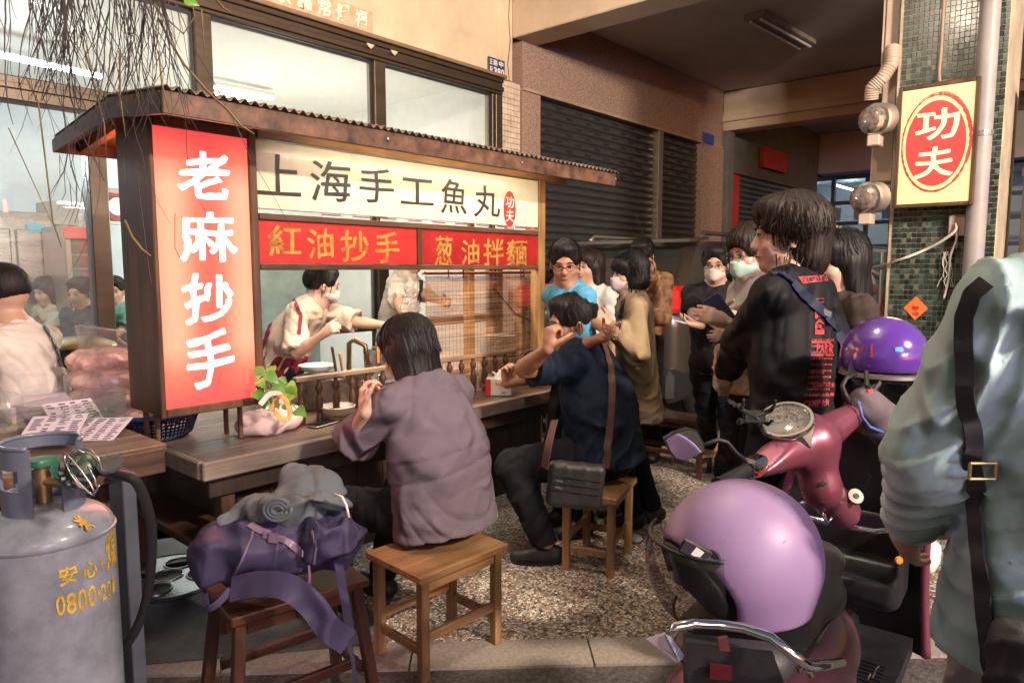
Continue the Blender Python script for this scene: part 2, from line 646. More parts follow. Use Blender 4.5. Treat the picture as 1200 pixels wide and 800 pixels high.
M['glassclear'] = glassy('clear plastic', (.86, .86, .86), rough=.1, dirt=.12)
M['tubeon'] = emit('lit fluorescent tube', (1.0, .98, .92), 16)
M['tubecool'] = emit('lit cool tube', (.86, .95, 1.0), 16)
M['black'] = mat('black rubber', (.012, .012, .014), .55, var=.2)
M['whiteplastic'] = mat('white plastic', (.75, .75, .73), .4, var=.04)
M['paper'] = mat('paper', (.78, .74, .78), .8, var=.05)

# ---- ground
def pebble_mat():
    m = bpy.data.materials.new('washed pebble floor'); m.use_nodes = True
    nt = m.node_tree; N = nt.nodes; L = nt.links
    b = N['Principled BSDF']
    tc = N.new('ShaderNodeTexCoord')
    ns = N.new('ShaderNodeTexNoise'); ns.inputs['Scale'].default_value = 30; ns.inputs['Detail'].default_value = 2
    L.new(tc.outputs['Object'], ns.inputs['Vector'])
    ad = N.new('ShaderNodeMixRGB'); ad.blend_type = 'ADD'; ad.inputs[0].default_value = .02
    L.new(tc.outputs['Object'], ad.inputs[1]); L.new(ns.outputs['Color'], ad.inputs[2])
    vo = N.new('ShaderNodeTexVoronoi'); vo.inputs['Scale'].default_value = 80
    ve = N.new('ShaderNodeTexVoronoi'); ve.inputs['Scale'].default_value = 80; ve.feature = 'DISTANCE_TO_EDGE'
    L.new(ad.outputs[0], vo.inputs['Vector']); L.new(ad.outputs[0], ve.inputs['Vector'])
    sp = N.new('ShaderNodeSeparateColor'); L.new(vo.outputs['Color'], sp.inputs[0])
    rp = N.new('ShaderNodeValToRGB'); rp.color_ramp.interpolation = 'CONSTANT'
    cols = [(0, (.05, .045, .05)), (.1, (.16, .13, .11)), (.22, (.30, .22, .16)), (.38, (.46, .38, .30)), (.55, (.62, .54, .45)), (.72, (.74, .68, .60)), (.88, (.42, .17, .07)), (.94, (.36, .33, .30))]
    e = rp.color_ramp.elements
    e[0].position, e[0].color = cols[0][0], cols[0][1] + (1,)
    e[1].position, e[1].color = cols[1][0], cols[1][1] + (1,)
    for p, c in cols[2:]:
        q = e.new(p); q.color = c + (1,)
    L.new(sp.outputs[0], rp.inputs[0])
    mr = N.new('ShaderNodeMapRange'); mr.inputs[1].default_value = .02; mr.inputs[2].default_value = .1
    L.new(ve.outputs['Distance'], mr.inputs[0])
    big = N.new('ShaderNodeTexNoise'); big.inputs['Scale'].default_value = 1.6; big.inputs['Detail'].default_value = 6
    L.new(tc.outputs['Object'], big.inputs['Vector'])
    br = N.new('ShaderNodeMapRange'); br.inputs[1].default_value = .35; br.inputs[2].default_value = .65; br.inputs[3].default_value = 1.0; br.inputs[4].default_value = 1.55
    L.new(big.outputs[0], br.inputs[0])
    mx = N.new('ShaderNodeMixRGB'); mx.inputs[1].default_value = (.09, .075, .06, 1)
    L.new(mr.outputs[0], mx.inputs[0]); L.new(rp.outputs[0], mx.inputs[2])
    sc = N.new('ShaderNodeVectorMath'); sc.operation = 'SCALE'
    L.new(mx.outputs[0], sc.inputs[0]); L.new(br.outputs[0], sc.inputs['Scale'])
    L.new(sc.outputs[0], b.inputs['Base Color'])
    b.inputs['Roughness'].default_value = .45
    bp = N.new('ShaderNodeBump'); bp.inputs['Strength'].default_value = .8; bp.inputs['Distance'].default_value = .004
    L.new(mr.outputs[0], bp.inputs['Height']); L.new(bp.outputs[0], b.inputs['Normal'])
    return m


def struct(name, mb, m, **k):
    return tag(obj(name, mb, m, **k), kind='structure')


M['pebble'] = pebble_mat()
M['asph'] = mat('old asphalt', (.09, .08, .075), .85, var=.5, vs=60, bump=.8, bs=110)
M['strip'] = mat('worn stone strip', (.34, .29, .25), .75, var=.2, vs=70, bump=.5, bs=90)
M['conc'] = mat('dark wet concrete', (.10, .095, .10), .55, var=.45, vs=5, bump=.5, bs=45)
struct('road', MB().box((-60, -60, -.2), (60, 60, -.012)), M['asph'])
k1, k2 = np.array([1.55, 2.31, 0]), np.array([2.75, 1.05, 0])
kd = nrm(k2 - k1); kn = np.array([kd[1], -kd[0], 0]); kn = kn if kn[1] < 0 else -kn
A = k1 - kd * 3.2; B = k2 + kd * .7
struct('pavement', MB().slab([A, B, (24, .30, 0), (24, 4.6, 0), (-6, 4.6, 0), (-6, A[1], 0)], (0, 0, -.05)), M['pebble'])
st = MB()
L_ = np.linalg.norm(B - A); nseg = 8
for i in range(nseg):
    a = A + kd * (L_ * i / nseg + .004); b = A + kd * (L_ * (i + 1) / nseg - .004)
    st.slab([a + (0, 0, -.001), b + (0, 0, -.001), b + kn * .19 + (0, 0, -.001), a + kn * .19 + (0, 0, -.001)], (0, 0, -.06))
struct('kerb_strip', st, M['strip'])
struct('concrete_patch', MB().slab([(.7, 2.95, .004), tuple(P(455, 752, Z=.004)), tuple(P(395, 650, Z=.004)), tuple(P(215, 628, Z=.004)), tuple(P(150, 636, Z=.004)), (.6, 3.9, .004)], (0, 0, -.003)), M['conc'])

# ---- arcade ceiling, beams
WY = 4.6
struct('arcade_ceiling', MB().box((-3, .2, 4.06), (24, 6.5, 4.2)), M['ceil'])
bm_ = MB().box((5.27, .55, 3.7), (5.62, WY, 4.05), .01)
struct('ceiling_beam', bm_, M['beamp'])
struct('ceiling_beam_far', MB().box((9.96, .55, 3.50), (10.3, WY, 4.05), .01).box((9.9, .55, 3.62), (9.955, WY, 3.70), .006), M['beamp'])
struct('ceiling_beam_end', MB().box((14.2, .55, 3.3), (14.6, WY, 4.05), .01), M['ceil'])

# ---- shop building on the left
shop = thing('shop_building', 'cream plastered noodle shop front with bronze framed glass windows behind the stall', 'building', (2.5, WY, 0))
zt = 3.235
up_ = MB().box((-6, WY, zt + .045), (5.12, WY + .2, 5.0), 0).box((5.12, WY - .006, 3.30), (5.27, WY + .2, 5.0), 0)
obj('wall', up_, M['cream'], shop)
# head of the window frame: stepped bronze bands
fr = MB()
for (dy, z0, z1) in ((.05, zt + .006, zt + .042), (.035, zt - .03, zt + .004), (.055, zt - .075, zt - .033), (.04, zt - .1, zt - .078)):
    fr.box((-6, WY - dy, z0), (5.10, WY + .1, z1), .004)
obj('window_head', fr, M['alu'], shop)
obj('drip_moulding', MB().box((-6, WY - .08, zt + .044), (5.12, WY + .02, zt + .075), .006), mat('brown painted edge', (.20, .13, .09), .7), shop)
mull_x = [0.5, 1.56, 2.225, 3.65, 5.06]
for i, x in enumerate(mull_x):
    z0 = 0 if i != 2 else 2.48
    if i == 1: obj('mullion', MB().box((x - .05, WY - .03, 0), (x + .05, WY + .08, 2.46), .005), M['alu'], shop); continue
    w = .055 if i < 4 else .045
    mb = MB().box((x - w, WY - .03, z0), (x + w, WY + .08, zt - .102), .005)
    if i == 4: mb.box((x - .085, WY - .02, 0), (x - .06, WY + .06, zt - .102), .004)
    obj('mullion', mb, M['alu'], shop)
obj('transom', MB().box((-6, WY - .04, 2.40), (2.17, WY + .09, 2.53), .006).box((-6, WY - .055, 2.46), (2.17, WY - .042, 2.49), .003), M['alu'], shop)
obj('transom', MB().box((2.29, WY - .035, 1.0), (5.0, WY + .06, 1.08), .006), M['alu'], shop)
for (x0, x1, z0, z1) in ((-4, .445, 2.535, 3.13), (.555, 2.165, 2.535, 3.13), (2.285, 3.59, 1.09, 3.13), (3.71, 4.97, 1.09, 3.13), (.555, 1.505, .02, 2.395)):
    f = obj('pane', MB().box((x0, WY + .02, z0), (x1, WY + .028, z1)), M['glass'], shop)
# dark rubber seals round panes
sl = MB()
for (x0, x1, z0, z1) in ((2.285, 3.59, 1.09, 3.13), (3.71, 4.97, 1.09, 3.13), (.56, 2.165, 2.535, 3.13)):
    for (a, b, c, d) in ((x0, x0 + .012, z0, z1), (x1 - .012, x1, z0, z1)): sl.box((a, WY + .005, c), (b, WY + .018, d))
    sl.box((x0 + .013, WY + .005, z1 - .02), (x1 - .013, WY + .018, z1))
obj('window_seal', sl, M['dark'], shop)
# faded couplet strip above the window
nb = MB()
pA, pB = P(262, 0, Y=WY - .004), P(437, 38, Y=WY - .004)
obj('couplet_strip', MB().box((2.35, WY - .008, 3.335), (3.60, WY - .001, 3.50), .002), mat('faded pinkish plaster strip', (.56, .38, .27), .85, var=.25, vs=14), shop)
lt = []
for i, ch in enumerate('來喜禎臨常耀福'):
    x = 2.44 + i * .165
    lt.append((ch, x, 3.485, x + .115, 3.355))
obj('lettering', letters(MB(), lt, lambda a, b: (a, WY - .011, b), .02, .03), mat('whitewash lettering', (.85, .78, .68), .85), shop, recalc=False)
# hairline crack and rusty patch
ck = MB()
q = P(602, 35, Y=WY - .004)
pts = [P(x, y, Y=WY - .0075) for x, y in ((597, 0), (596, 22), (598, 48), (595, 75), (597, 98))]
ck.tube(pts, .0035, 5)
obj('crack', ck, M['dark'], shop)
# paint flakes hanging off the moulding
fl = MB()
random.seed(5)
for (px, py) in ((432, 53), (460, 61)):
    p = P(px, py, Y=WY - .09)
    fl.slab([p + (0, 0, -.012), p + (.03, .01, -.022), p + (.055, 0, .008), p + (-.02, 0, .010)], (0, -.004, .002))
tag(obj('flaking_paint', fl, M['cream'], shop), kind='stuff')

# house number plate
def board_text(name, label, cat, box, texts, mboard, mtext, thick=.006, **k):
    pass


pl = thing('house_number_plate', 'small blue house number plate reading 380 on the cream wall', 'number plate', (5.14, WY - .02, 3.33))
p0, p1 = P(572, 66, Y=WY - .016), P(591, 93, Y=WY - .016)
obj('plate', MB().box((p0[0], WY - .022, p1[2]), (p1[0], WY - .008, p0[2]), .002), mat('enamel blue', (.03, .05, .13), .35), pl)
w_ = p1[0] - p0[0]; h_ = p0[2] - p1[2]
tx = [('3', .3, .5, .5, .92), ('8', .53, .5, .73, .92), ('0', .76, .5, .95, .92), ('路', .28, .08, .55, .42), ('中', .62, .08, .9, .42), ('正', .06, .12, .24, .4), ('街', .06, .5, .24, .85)]
obj('lettering', letters(MB(), [(c, p0[0] + a * w_, p0[2] - b * h_, p0[0] + d * w_, p0[2] - e * h_) for c, a, b, d, e in tx], lambda a, b: (a, WY - .024, b), .03), mat('white enamel', (.8, .8, .78), .4), pl, recalc=False)

# white mosaic pilaster beside the window
pil = thing('tiled_pilaster', 'narrow pilaster of small white mosaic tiles right of the shop windows', 'pilaster', (5.19, WY, 0))
obj('grout_core', MB().box((5.10, WY - .008, 0), (5.38, WY + .2, 3.298)), mat('brown grout', (.25, .17, .12), .9), pil)
tl = MB(); random.seed(2)
nz = int(3.28 / .052)
for i in range(nz):
    z = .01 + i * .052
    for j in range(6):
        x = 5.106 + j * .0455
        dd = random.uniform(0, .002)
        tl.box((x, WY - .014 - dd, z), (x + .041, WY - .0085, z + .047))
tag(obj('mosaic_tiles', tl, mat('white mosaic tile', (.62, .52, .42), .3, var=.2, vs=12, coat=.3), pil), kind='stuff')

# ---- right house with the roller shutters
sh = thing('shutter_house', 'house front with washed pink granite lintel above closed roller shutters', 'building', (7.5, WY, 0))
obj('lintel', MB().box((5.40, WY - .03, 3.27), (9.90, WY + .2, 4.059), .004), M['granite'], sh)
obj('lintel_edge', MB().box((5.40, WY - .045, 3.235), (9.90, WY + .2, 3.268), .004), mat('pale cement edge', (.36, .26, .2), .8), sh)
obj('jamb', MB().box((5.40, WY - .03, 0), (5.68, WY + .2, 3.233), .004), M['granite'], sh)
obj('jamb', MB().box((9.25, WY - .06, 0), (9.90, WY + .2, 3.233), .004), M['granite'], sh)
obj('guide_rail', MB().box((8.05, WY - .04, 0), (8.17, WY + .1, 3.233), .006), M['alu2'], sh)
p = P(830, 167, Y=WY - .05)
obj('blue_plate', MB().box((p[0] - .16, WY - .058, p[2] - .1), (p[0] + .16, WY - .047, p[2] + .12), .002), mat('enamel blue2', (.03, .07, .3), .4), sh)


def slat_mesh(x0, x1, yb, pitch=.085, n_holes=0, phase=0):
    """one curved roller slat, local z from 0 to pitch"""
    prof = [(0, 0), (-.016, .006), (-.024, .028), (-.021, .05), (-.008, .068), (0, .074), (.004, .083)]
    vs, fs = [], []
    for x in (x0, x1):
        for (dy, z) in prof: vs.append((x, yb + dy, z))
    n = len(prof)
    for i in range(n - 1): fs.append((i, i + 1, n + i + 1, n + i))
    return vs, fs


def shutter(x0, x1, ztop, yb, m, name_label, holes, z0=0.0):
    s = thing('roller_shutter', name_label, 'roller shutter', ((x0 + x1) / 2, yb, z0))
    vs, fs = slat_mesh(x0 - (x0 + x1) / 2, x1 - (x0 + x1) / 2, 0)
    me = mesh_from('slat', vs, fs, m, smooth=True)
    n = int((ztop - z0) / .084)
    for i in range(n):
        o = bpy.data.objects.new('slat', me); COL.objects.link(o); o.parent = s
        o.location = (0, 0, i * .084 + .03)
    obj('backing', MB().box((x0, yb + .03, z0), (x1, yb + .06, ztop)), M['dark'], s)
    if holes:
        hb = MB()
        for r in range(n - 8, n, 1):
            for q in range(holes):
                if (r + q) % 2: continue
                x = x0 + .12 + q * (x1 - x0 - .2) / holes
                z = r * .084 + .03 + .026 + z0
                hb.box((x, yb - .0265, z), (x + .13, yb - .018, z + .022), .002)
        tag(obj('vent_hole', hb, M['dark'], s), kind='stuff')
    obj('bottom_bar', MB().box((x0, yb - .02, z0 + .002), (x1, yb + .02, z0 + .03), .004), M['alu'], s)
    return s


shutter(5.69, 8.04, 3.23, WY + .05, M['slat'], 'wide grey roller shutter with rows of vent holes behind the queue', 12)
shutter(8.18, 9.24, 3.23, WY + .05, M['slat'], 'narrow grey roller shutter right of the steel guide rail', 5)

far = thing('far_house', 'dark house front in the next arcade bay with a blue grey shutter', 'building', (12, WY, 0))
obj('wall', MB().box((9.97, WY, 2.95), (14.2, WY + .2, 4.05)), M['darkwall'], far)
obj('column', MB().box((9.92, WY - .12, 0), (10.12, WY, 3.49), .005), mat('grey cement column', (.12, .12, .12), .8), far)
obj('red_post', MB().box((10.13, WY - .09, 0), (10.42, WY, 2.9), .004), M['redp'], far)
p = P(908, 188, Y=WY - .08)
obj('red_sign', MB().box((p[0] - .5, WY - .1, p[2] - .16), (p[0] + .5, WY - .02, p[2] + .16), .004), M['redp'], far)
s3 = shutter(10.45, 14.1, 2.94, WY + .04, M['slatcool'], 'half open blue grey shutter in the far bay', 0, z0=2.0)
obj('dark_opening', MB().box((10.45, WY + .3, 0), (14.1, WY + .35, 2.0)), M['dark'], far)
gr = MB()
for i in range(8): gr.box((12.2 + i * .16, WY - .0, 1.4), (12.215 + i * .16, WY + .012, 1.98))
for i in range(4): gr.box((12.15, WY - .012, 1.5 + i * .13), (13.5, WY - .002, 1.512 + i * .13))
obj('grille', gr, M['alu2'], far)

# far shop facing the camera at the arcade's end, cool interior light
X9 = 14.8
fs_ = thing('far_shop', 'far shop at the end of the arcade with cool blue lit windows', 'building', (X9, 3.5, 0))
obj('wall', MB().box((X9, -6, 3.32), (X9 + .2, 6.5, 4.1)).box((X9, -6, 0), (X9 + .2, 6.5, 1.2)), M['darkwall'], fs_)
obj('interior_wall', MB().box((X9 + 2.5, -4, 0), (X9 + 2.6, 7, 3.4)).box((X9 + .25, -4, 3.4), (X9 + 2.5, 7, 3.45)), M['bluewall'], fs_)
fb = MB()
for z in (1.25, 1.9, 2.35, 2.75, 3.24): fb.box((X9 - .04, -4, z), (X9 + .05, 6.4, z + .07), .004)
for y in np.arange(-3, 6.4, .62): fb.box((X9 - .05, y, 1.2), (X9 - .041 + .09, y + .07, 3.31), .004)
obj('window_frame', fb, mat('blue grey frame', (.08, .12, .16), .5), fs_)
random.seed(9)
for k in range(9):
    y = 6.2 - k * .5
    obj('notice', MB().box((X9 + .06, y - .36, 2.45), (X9 + .068, y - .1, 2.7)), mat('notice %d' % (k % 3), ((.5, .6, .66), (.62, .62, .55), (.3, .45, .6))[k % 3], .7), fs_)
tb = MB()
for y in (5.6, 4.6, 3.6): tb.tube([(X9 + .6, y, 3.2), (X9 + 1.9, y, 3.2)], .02, 8)
obj('tube_lamp', tb, M['tubecool'], fs_)

# ---- green tiled street pillar
pi_ = thing('tiled_pillar', 'square street pillar covered in small dark green mosaic tiles', 'pillar', (5.1, .87, 0))
px0, py0, py1 = 4.93, .585, 1.15
obj('core', MB().box((px0, py0, 0), (5.5, py1, 4.05), .004), mat('sandy grout', (.46, .39, .28), .9), pi_)
random.seed(4)
def green(i, c, r): return mat('green mosaic %d' % i, c, r, var=.35, vs=9, coat=.15)
gms = [green(0, (.026, .046, .038), .28), green(1, (.045, .075, .06), .3), green(2, (.016, .026, .026), .25), green(3, (.11, .13, .10), .4)]
tl = MB(); sz = .027
nz = int(4.04 / (sz * 1.18)); 
for i in range(nz):
    z = .004 + i * sz * 1.18
    for j in range(int((py1 - py0) / sz)):
        y = py0 + .004 + j * sz
        d = random.uniform(0, .0018)
        tl.box((px0 - .004 - d, y, z), (px0 + .002, y + sz - .0042, z + sz * 1.18 - .0045), mi=random.choice((0, 0, 0, 1, 1, 2, 2, 3)))
    for j in range(int(.57 / sz)):
        x = px0 + .004 + j * sz
        tl.box((x, py1 - .001, z), (x + sz - .004, py1 + .004, z + sz * 1.18 - .0045), mi=random.choice((0, 0, 1, 2, 3)))
tag(obj('mosaic_tiles', tl, gms, pi_), kind='stuff')
# pipes beside the pillar
pp = thing('downpipe', 'thick grey plastic downpipe running down beside the green pillar', 'pipe', (4.86, .62, 0))
a, b = P(1158, 0, X=4.86), P(1128, 330, X=4.86)
yy = (a[1] + b[1]) / 2 - .03
obj('pipe', MB().tube([(4.86, yy, 0), (4.86, yy, 4.05)], .052, 20), mat('grey pvc', (.33, .30, .29), .5, var=.15, vs=4), pp, smooth=True, ang=50)
cl = MB()
for z in (.9, 2.25, 3.5): cl.lathe([(.053, 0), (.058, .002), (.058, .028), (.053, .03)], (4.86, yy, z), 20)
obj('clamp', cl, M['alu2'], pp)
pp2 = thing('downpipe', 'shorter brownish pipe with a collar right of the grey downpipe', 'pipe', (5.2, .42, 0))
obj('pipe', MB().tube([(5.3, .44, .2), (5.3, .44, 2.6)], .07, 20), mat('brown pvc', (.22, .18, .16), .6, var=.3, vs=4), pp2, smooth=True, ang=50)
obj('collar', MB().lathe([(.071, 0), (.08, .004), (.08, .05), (.071, .055)], (5.3, .44, 2.05), 20), mat('brown pvc', (0, 0, 0)), pp2)
obj('meter_box', MB().box((5.2, .3, 1.0), (5.3, .6, 1.55), .01), mat('weathered box', (.2, .16, .13), .7, var=.3), pp2)
nw = thing('neighbour_wall', 'dark neighbouring wall of green tiles right of the downpipes', 'wall', (6.6, .2, 0))
obj('core', MB().box((6.0, -1.2, 0), (6.3, .45, 4.4)), M['darkwall'], nw)
tl = MB()
for i in range(60):
    for j in range(26):
        tl.box((5.992, -.7 + j * .043, .4 + i * .045), (6.0, -.7 + j * .043 + .037, .4 + i * .045 + .038), mi=random.choice((0, 0, 1, 2)))
tag(obj('mosaic_tiles', tl, gms, nw), kind='stuff')
obj('awning_edge', MB().box((5.7, -1.2, 2.85), (5.99, .25, 2.95), .01), M['alu2'], nw)

# ---- arcade ceiling lamp (unlit, far bay) and lit fixtures
ul = thing('ceiling_lamp', 'unlit double tube ceiling lamp in the dark right bay', 'lamp', (7.8, 2.9, 4.06))
c0 = P(884, 18, Z=4.03); c1 = P(945, 52, Z=4.03)
d = nrm(c1 - c0); sd = np.cross(d, up)
bb = MB().beam(c0, c1, .22, .05)
obj('housing', bb, mat('old lamp housing', (.3, .25, .2), .6), ul)
for s_ in (-.055, .055):
    obj('tube', MB().tube([c0 + sd * s_ + (0, 0, -.045) + d * .03, c1 + sd * s_ + (0, 0, -.045) - d * .03], .014, 10), M['whiteplastic'], ul, smooth=True, ang=50)


def batten(name, label, a, b, m, w=.09, r=.016, group=None):
    a, b = np.array(a, float), np.array(b, float)
    t = thing(name, label, 'lamp', (a + b) / 2, group)
    obj('housing', MB().beam(a + (0, 0, .035), b + (0, 0, .035), w, .035), M['whiteplastic'], t)
    obj('tube', MB().tube([a, b], r, 12), m, t, smooth=True, ang=50)
    return t


def bulb(name, loc, r, power, col, parent):
    l = bpy.data.lights.new(name, 'POINT'); l.shadow_soft_size = r; l.energy = power; l.color = col
    o = bpy.data.objects.new(name, l); COL.objects.link(o); o.parent = parent
    o.location = np.array(loc) - origin_of(parent)


def area(name, loc, to, sx, sy, power, col, parent):
    l = bpy.data.lights.new(name, 'AREA'); l.shape = 'RECTANGLE'; l.size = sx; l.size_y = sy
    l.energy = power; l.color = col
    o = bpy.data.objects.new(name, l); COL.objects.link(o); o.parent = parent
    o.location = np.array(loc) - origin_of(parent)
    dv = Vector(np.array(to, float) - np.array(loc, float))
    o.rotation_euler = dv.to_track_quat('-Z', 'Y').to_euler()
    return o


t = batten('assumed_arcade_lamp', 'lit tube lamp on the arcade ceiling over the customers', (1.2, 1.3, 4.0), (2.5, 1.3, 4.0), M['tubeon'])  # assumed fixture above the view, added to light the floor and wall
bulb('lamp_light', (1.85, 1.3, 3.88), .12, 95, (1.0, .83, .64), t)
# shop interior
t = batten('shop_lamp', 'bright bluish tube lamp seen through the left shop window', P(-60, 52, Z=3.1), P(118, 90, Z=3.1), M['tubecool'], r=.022)
bulb('lamp_light', (1.0, 6.2, 2.4), .2, 75, (.80, .92, 1), t)
t = batten('shop_lamp', 'warm white tube lamp deep inside the shop behind the stall', (3.3, 6.6, 3.2), (3.9, 6.6, 3.2), M['tubeon'])
bulb('lamp_light', (3.7, 6.0, 2.0), .2, 95, (1, .92, .78), t)
t = batten('shop_lamp', 'second warm white tube lamp beside the first inside the shop', (3.3, 6.95, 3.2), (3.9, 6.95, 3.2), M['tubeon'])
# assumed street lamp, added unseen behind the camera to light the arcade
sl_ = thing('assumed_street_lamp', 'warm street lamp standing on the road side of the arcade', 'street lamp', (1.0, -4.4, 0))
obj('pole', MB().tube([(1.0, -4.4, 0), (1.0, -4.4, 3.5), (1.1, -4.2, 3.8), (1.5, -3.7, 3.93)], [.07, .05, .045, .04], 12), M['alu2'], sl_, smooth=True)
obj('lamp_head', MB().beam((1.5, -3.7, 3.95), (1.9, -3.15, 3.95), .2, .09), M['alu2'], sl_)
obj('diffuser', MB().beam((1.55, -3.62, 3.89), (1.86, -3.2, 3.89), .16, .02), emit('assumed lamp glow', (1, .72, .42), 12), sl_)
area('lamp_light', (1.75, -3.3, 3.82), (6.6, 4.6, 2.1), .5, .3, 640, (1.0, .82, .66), sl_)  # added light, aimed into the arcade at the crowd and shutters

# ---- shop interior
inn = thing('shop_interior', 'pale interior walls and ceiling of the noodle shop seen through the windows', 'room', (1, 7.6, 0))
obj('back_wall', MB().box((-6, 8.0, 0), (5.4, 8.1, 3.3)), M['bluewall'], inn)
obj('side_wall', MB().box((5.13, WY + .21, 0), (5.25, 8.0, 3.3)), M['shopwall'], inn)
obj('ceiling', MB().box((-6, WY + .21, 3.3), (5.4, 8.1, 3.4)), M['shopwall'], inn)
obj('floor', MB().box((-6, WY + .01, -.04), (5.4, 8.1, 0)), mat('shop floor tile', (.4, .38, .34), .4), inn)
fz = thing('steel_fridge', 'tall stainless steel kitchen fridge at the back of the shop', 'fridge', P(35, 420, Y=7.3) * (1, 1, 0))
a = P(-50, 244, Y=7.2); b = P(62, 244, Y=7.2)
z1 = a[2]
obj('body', MB().box((a[0], 7.2, .1), (b[0], 7.9, z1), .01), M['steel'], fz)
q0 = P(14, 268, Y=7.19)
obj('door', MB().box((a[0] + .02, 7.165, q0[2] - 1.4), (q0[0] - .02, 7.198, q0[2]), .008), M['steel'], fz)
obj('door', MB().box((q0[0] + .02, 7.165, q0[2] - 1.4), (b[0] - .02, 7.198, q0[2]), .008), M['steel'], fz)
obj('display', MB().box(P(33, 270, Y=7.15) - (0, 0, .0), P(49, 263, Y=7.19)), mat('panel blue', (.05, .3, .45), .4, emis=(.1, .5, .6), es=.4), fz)
obj('carton', MB().box(P(60, 263, Y=7.2), P(74, 240, Y=7.6), .004), mat('grey carton', (.3, .3, .27), .8), fz)
df = thing('drinks_fridge', 'glass door drinks fridge with a red top and rows of cans', 'fridge', P(98, 380, Y=6.6) * (1, 1, 0))
a = P(73, 264, Y=6.6); b = P(124, 264, Y=6.6)
obj('cabinet', MB().box((a[0], 7.1, .1), (b[0], 7.14, a[2])).box((a[0], 6.6, .1), (a[0] + .05, 7.1, a[2])).box((b[0] - .05, 6.6, .1), (b[0], 7.1, a[2])).box((a[0], 6.6, .1), (b[0], 7.1, .3)), M['alu2'], df)
obj('header', MB().box((a[0] + .002, 6.57, P(98, 280, Y=6.6)[2]), (b[0] - .002, 7.09, a[2] - .01), .004), mat('red header', (.55, .06, .06), .4, emis=(.8, .1, .08), es=.25), df)
for py in (300, 316, 335, 355):
    z = P(98, py, Y=6.8)[2]
    s_ = obj('shelf', MB().box((a[0] + .055, 6.64, z), (b[0] - .055, 7.08, z + .015)), M['whiteplastic'], df)
    if py < 340:
        for k in range(8):
            x = a[0] + .08 + k * (b[0] - a[0] - .16) / 8
            cm = [(.05, .3, .12), (.5, .04, .04), (.5, .04, .04), (.55, .5, .45)][(k // 2) % 4]
            obj('can', MB().lathe([(.027, 0), (.031, .008), (.031, .1), (.026, .118)], (x + .02, 6.72, z + .017), 10), mat('can %d' % ((k // 2) % 4), cm, .35, .3), s_, smooth=True, ang=40)
ob = MB()
ob.box((a[0], 6.55, .3), (a[0] + .04, 6.598, a[2] - .12), .004).box((b[0] - .04, 6.55, .3), (b[0], 6.598, a[2] - .12), .004)
obj('door_frame', ob, M['alu2'], df)
obj('door_glass', MB().box((a[0] + .041, 6.57, .3), (b[0] - .041, 6.576, a[2] - .12)), M['glassclear'], df)
po = thing('menu_poster', 'dark red framed poster on the shop wall beside the mullion', 'poster', P(137, 262, Y=7.4))
obj('frame', MB().box(P(109, 262, Y=7.42), P(146, 222, Y=7.46), .004), M['alu2'], po)
obj('print', MB().box(P(113, 258, Y=7.405), P(144, 227, Y=7.415)), mat('dark red print', (.22, .05, .04), .5, var=.6, vs=12), po)
cc = P(138, 242, Y=7.4); cc[1] = 7.403
obj('emblem', MB().lathe([(.0, 0), (.085, 0), (.085, .004)], cc, 24, (0, -1, 0)), mat('poster white', (.75, .72, .68), .6), po)
no = thing('paper_notice', 'white notice with blue pictures taped to the shop wall', 'notice', P(90, 262, Y=7.5))
pp_ = [P(81, 242, Y=7.5), P(93, 236, Y=7.5), P(103, 264, Y=7.5), P(82, 264, Y=7.5)]
obj('sheet', MB().slab([p_ * (1, 0, 1) + (0, 7.5, 0) for p_ in pp_], (0, .004, 0)), mat('printed notice', (.6, .66, .72), .7, var=.8, vs=14, col2=(.12, .16, .3)), no)
# wall things behind the cooks
no = thing('wall_notice', 'brown paper menu pinned to the wall behind the cooks', 'notice', P(413, 330, Y=7.6))
obj('sheet', MB().box(P(402, 337, Y=7.6), P(425, 312, Y=7.606)), mat('brown paper', (.5, .33, .2), .8, var=.4, vs=20), no)
pnl = thing('panel_board', 'pale teal board standing behind the cooks in the stall', 'board', P(400, 400, Y=4.45) * (1, 1, 0))
obj('board', MB().box((2.45, 4.45, .5), (2.95, 4.48, 1.5), .004), mat('pale teal paint', (.28, .42, .42), .6), pnl)
wn_ = thing('notice_board', 'dark notice board with round stickers inside the left window', 'board', P(325, 340, Y=6))
obj('board', MB().box(P(298, 342, Y=6), P(320, 318, Y=6.03), .004), mat('dark slate', (.05, .06, .07), .6), wn_)
for k, (x_, c_) in enumerate(((323, (.2, .45, .6)), (332, (.5, .62, .2)))):
    cc = P(x_, 325, Y=6.0)
    obj('sticker', MB().lathe([(0, 0), (.045, 0), (.045, .004)], cc, 20, (0, -1, 0)), mat('sticker %d' % k, c_, .6), wn_)

# lavender sign panel added behind the camera as soft bluish fill
ns_ = thing('fill_sign', 'lavender lit shop sign across the street', 'sign', (-1.5, -8.0, 0))
obj('post', MB().box((-3.4, -8.3, 0), (-3.3, -8.2, 3.4)), M['alu2'], ns_)
obj('post', MB().box((1.3, -8.3, 0), (1.4, -8.2, 3.4)), M['alu2'], ns_)
obj('lit_panel', MB().box((-3.5, -8.3, 2.4), (1.5, -8.05, 3.5), .02), emit('lavender fill glow', (.62, .5, 1), 3), ns_)
area('panel_light', (-1.0, -7.95, 2.95), (1.6, 1.2, .6), 4.8, 1.0, 400, (.60, .60, 1.0), ns_)

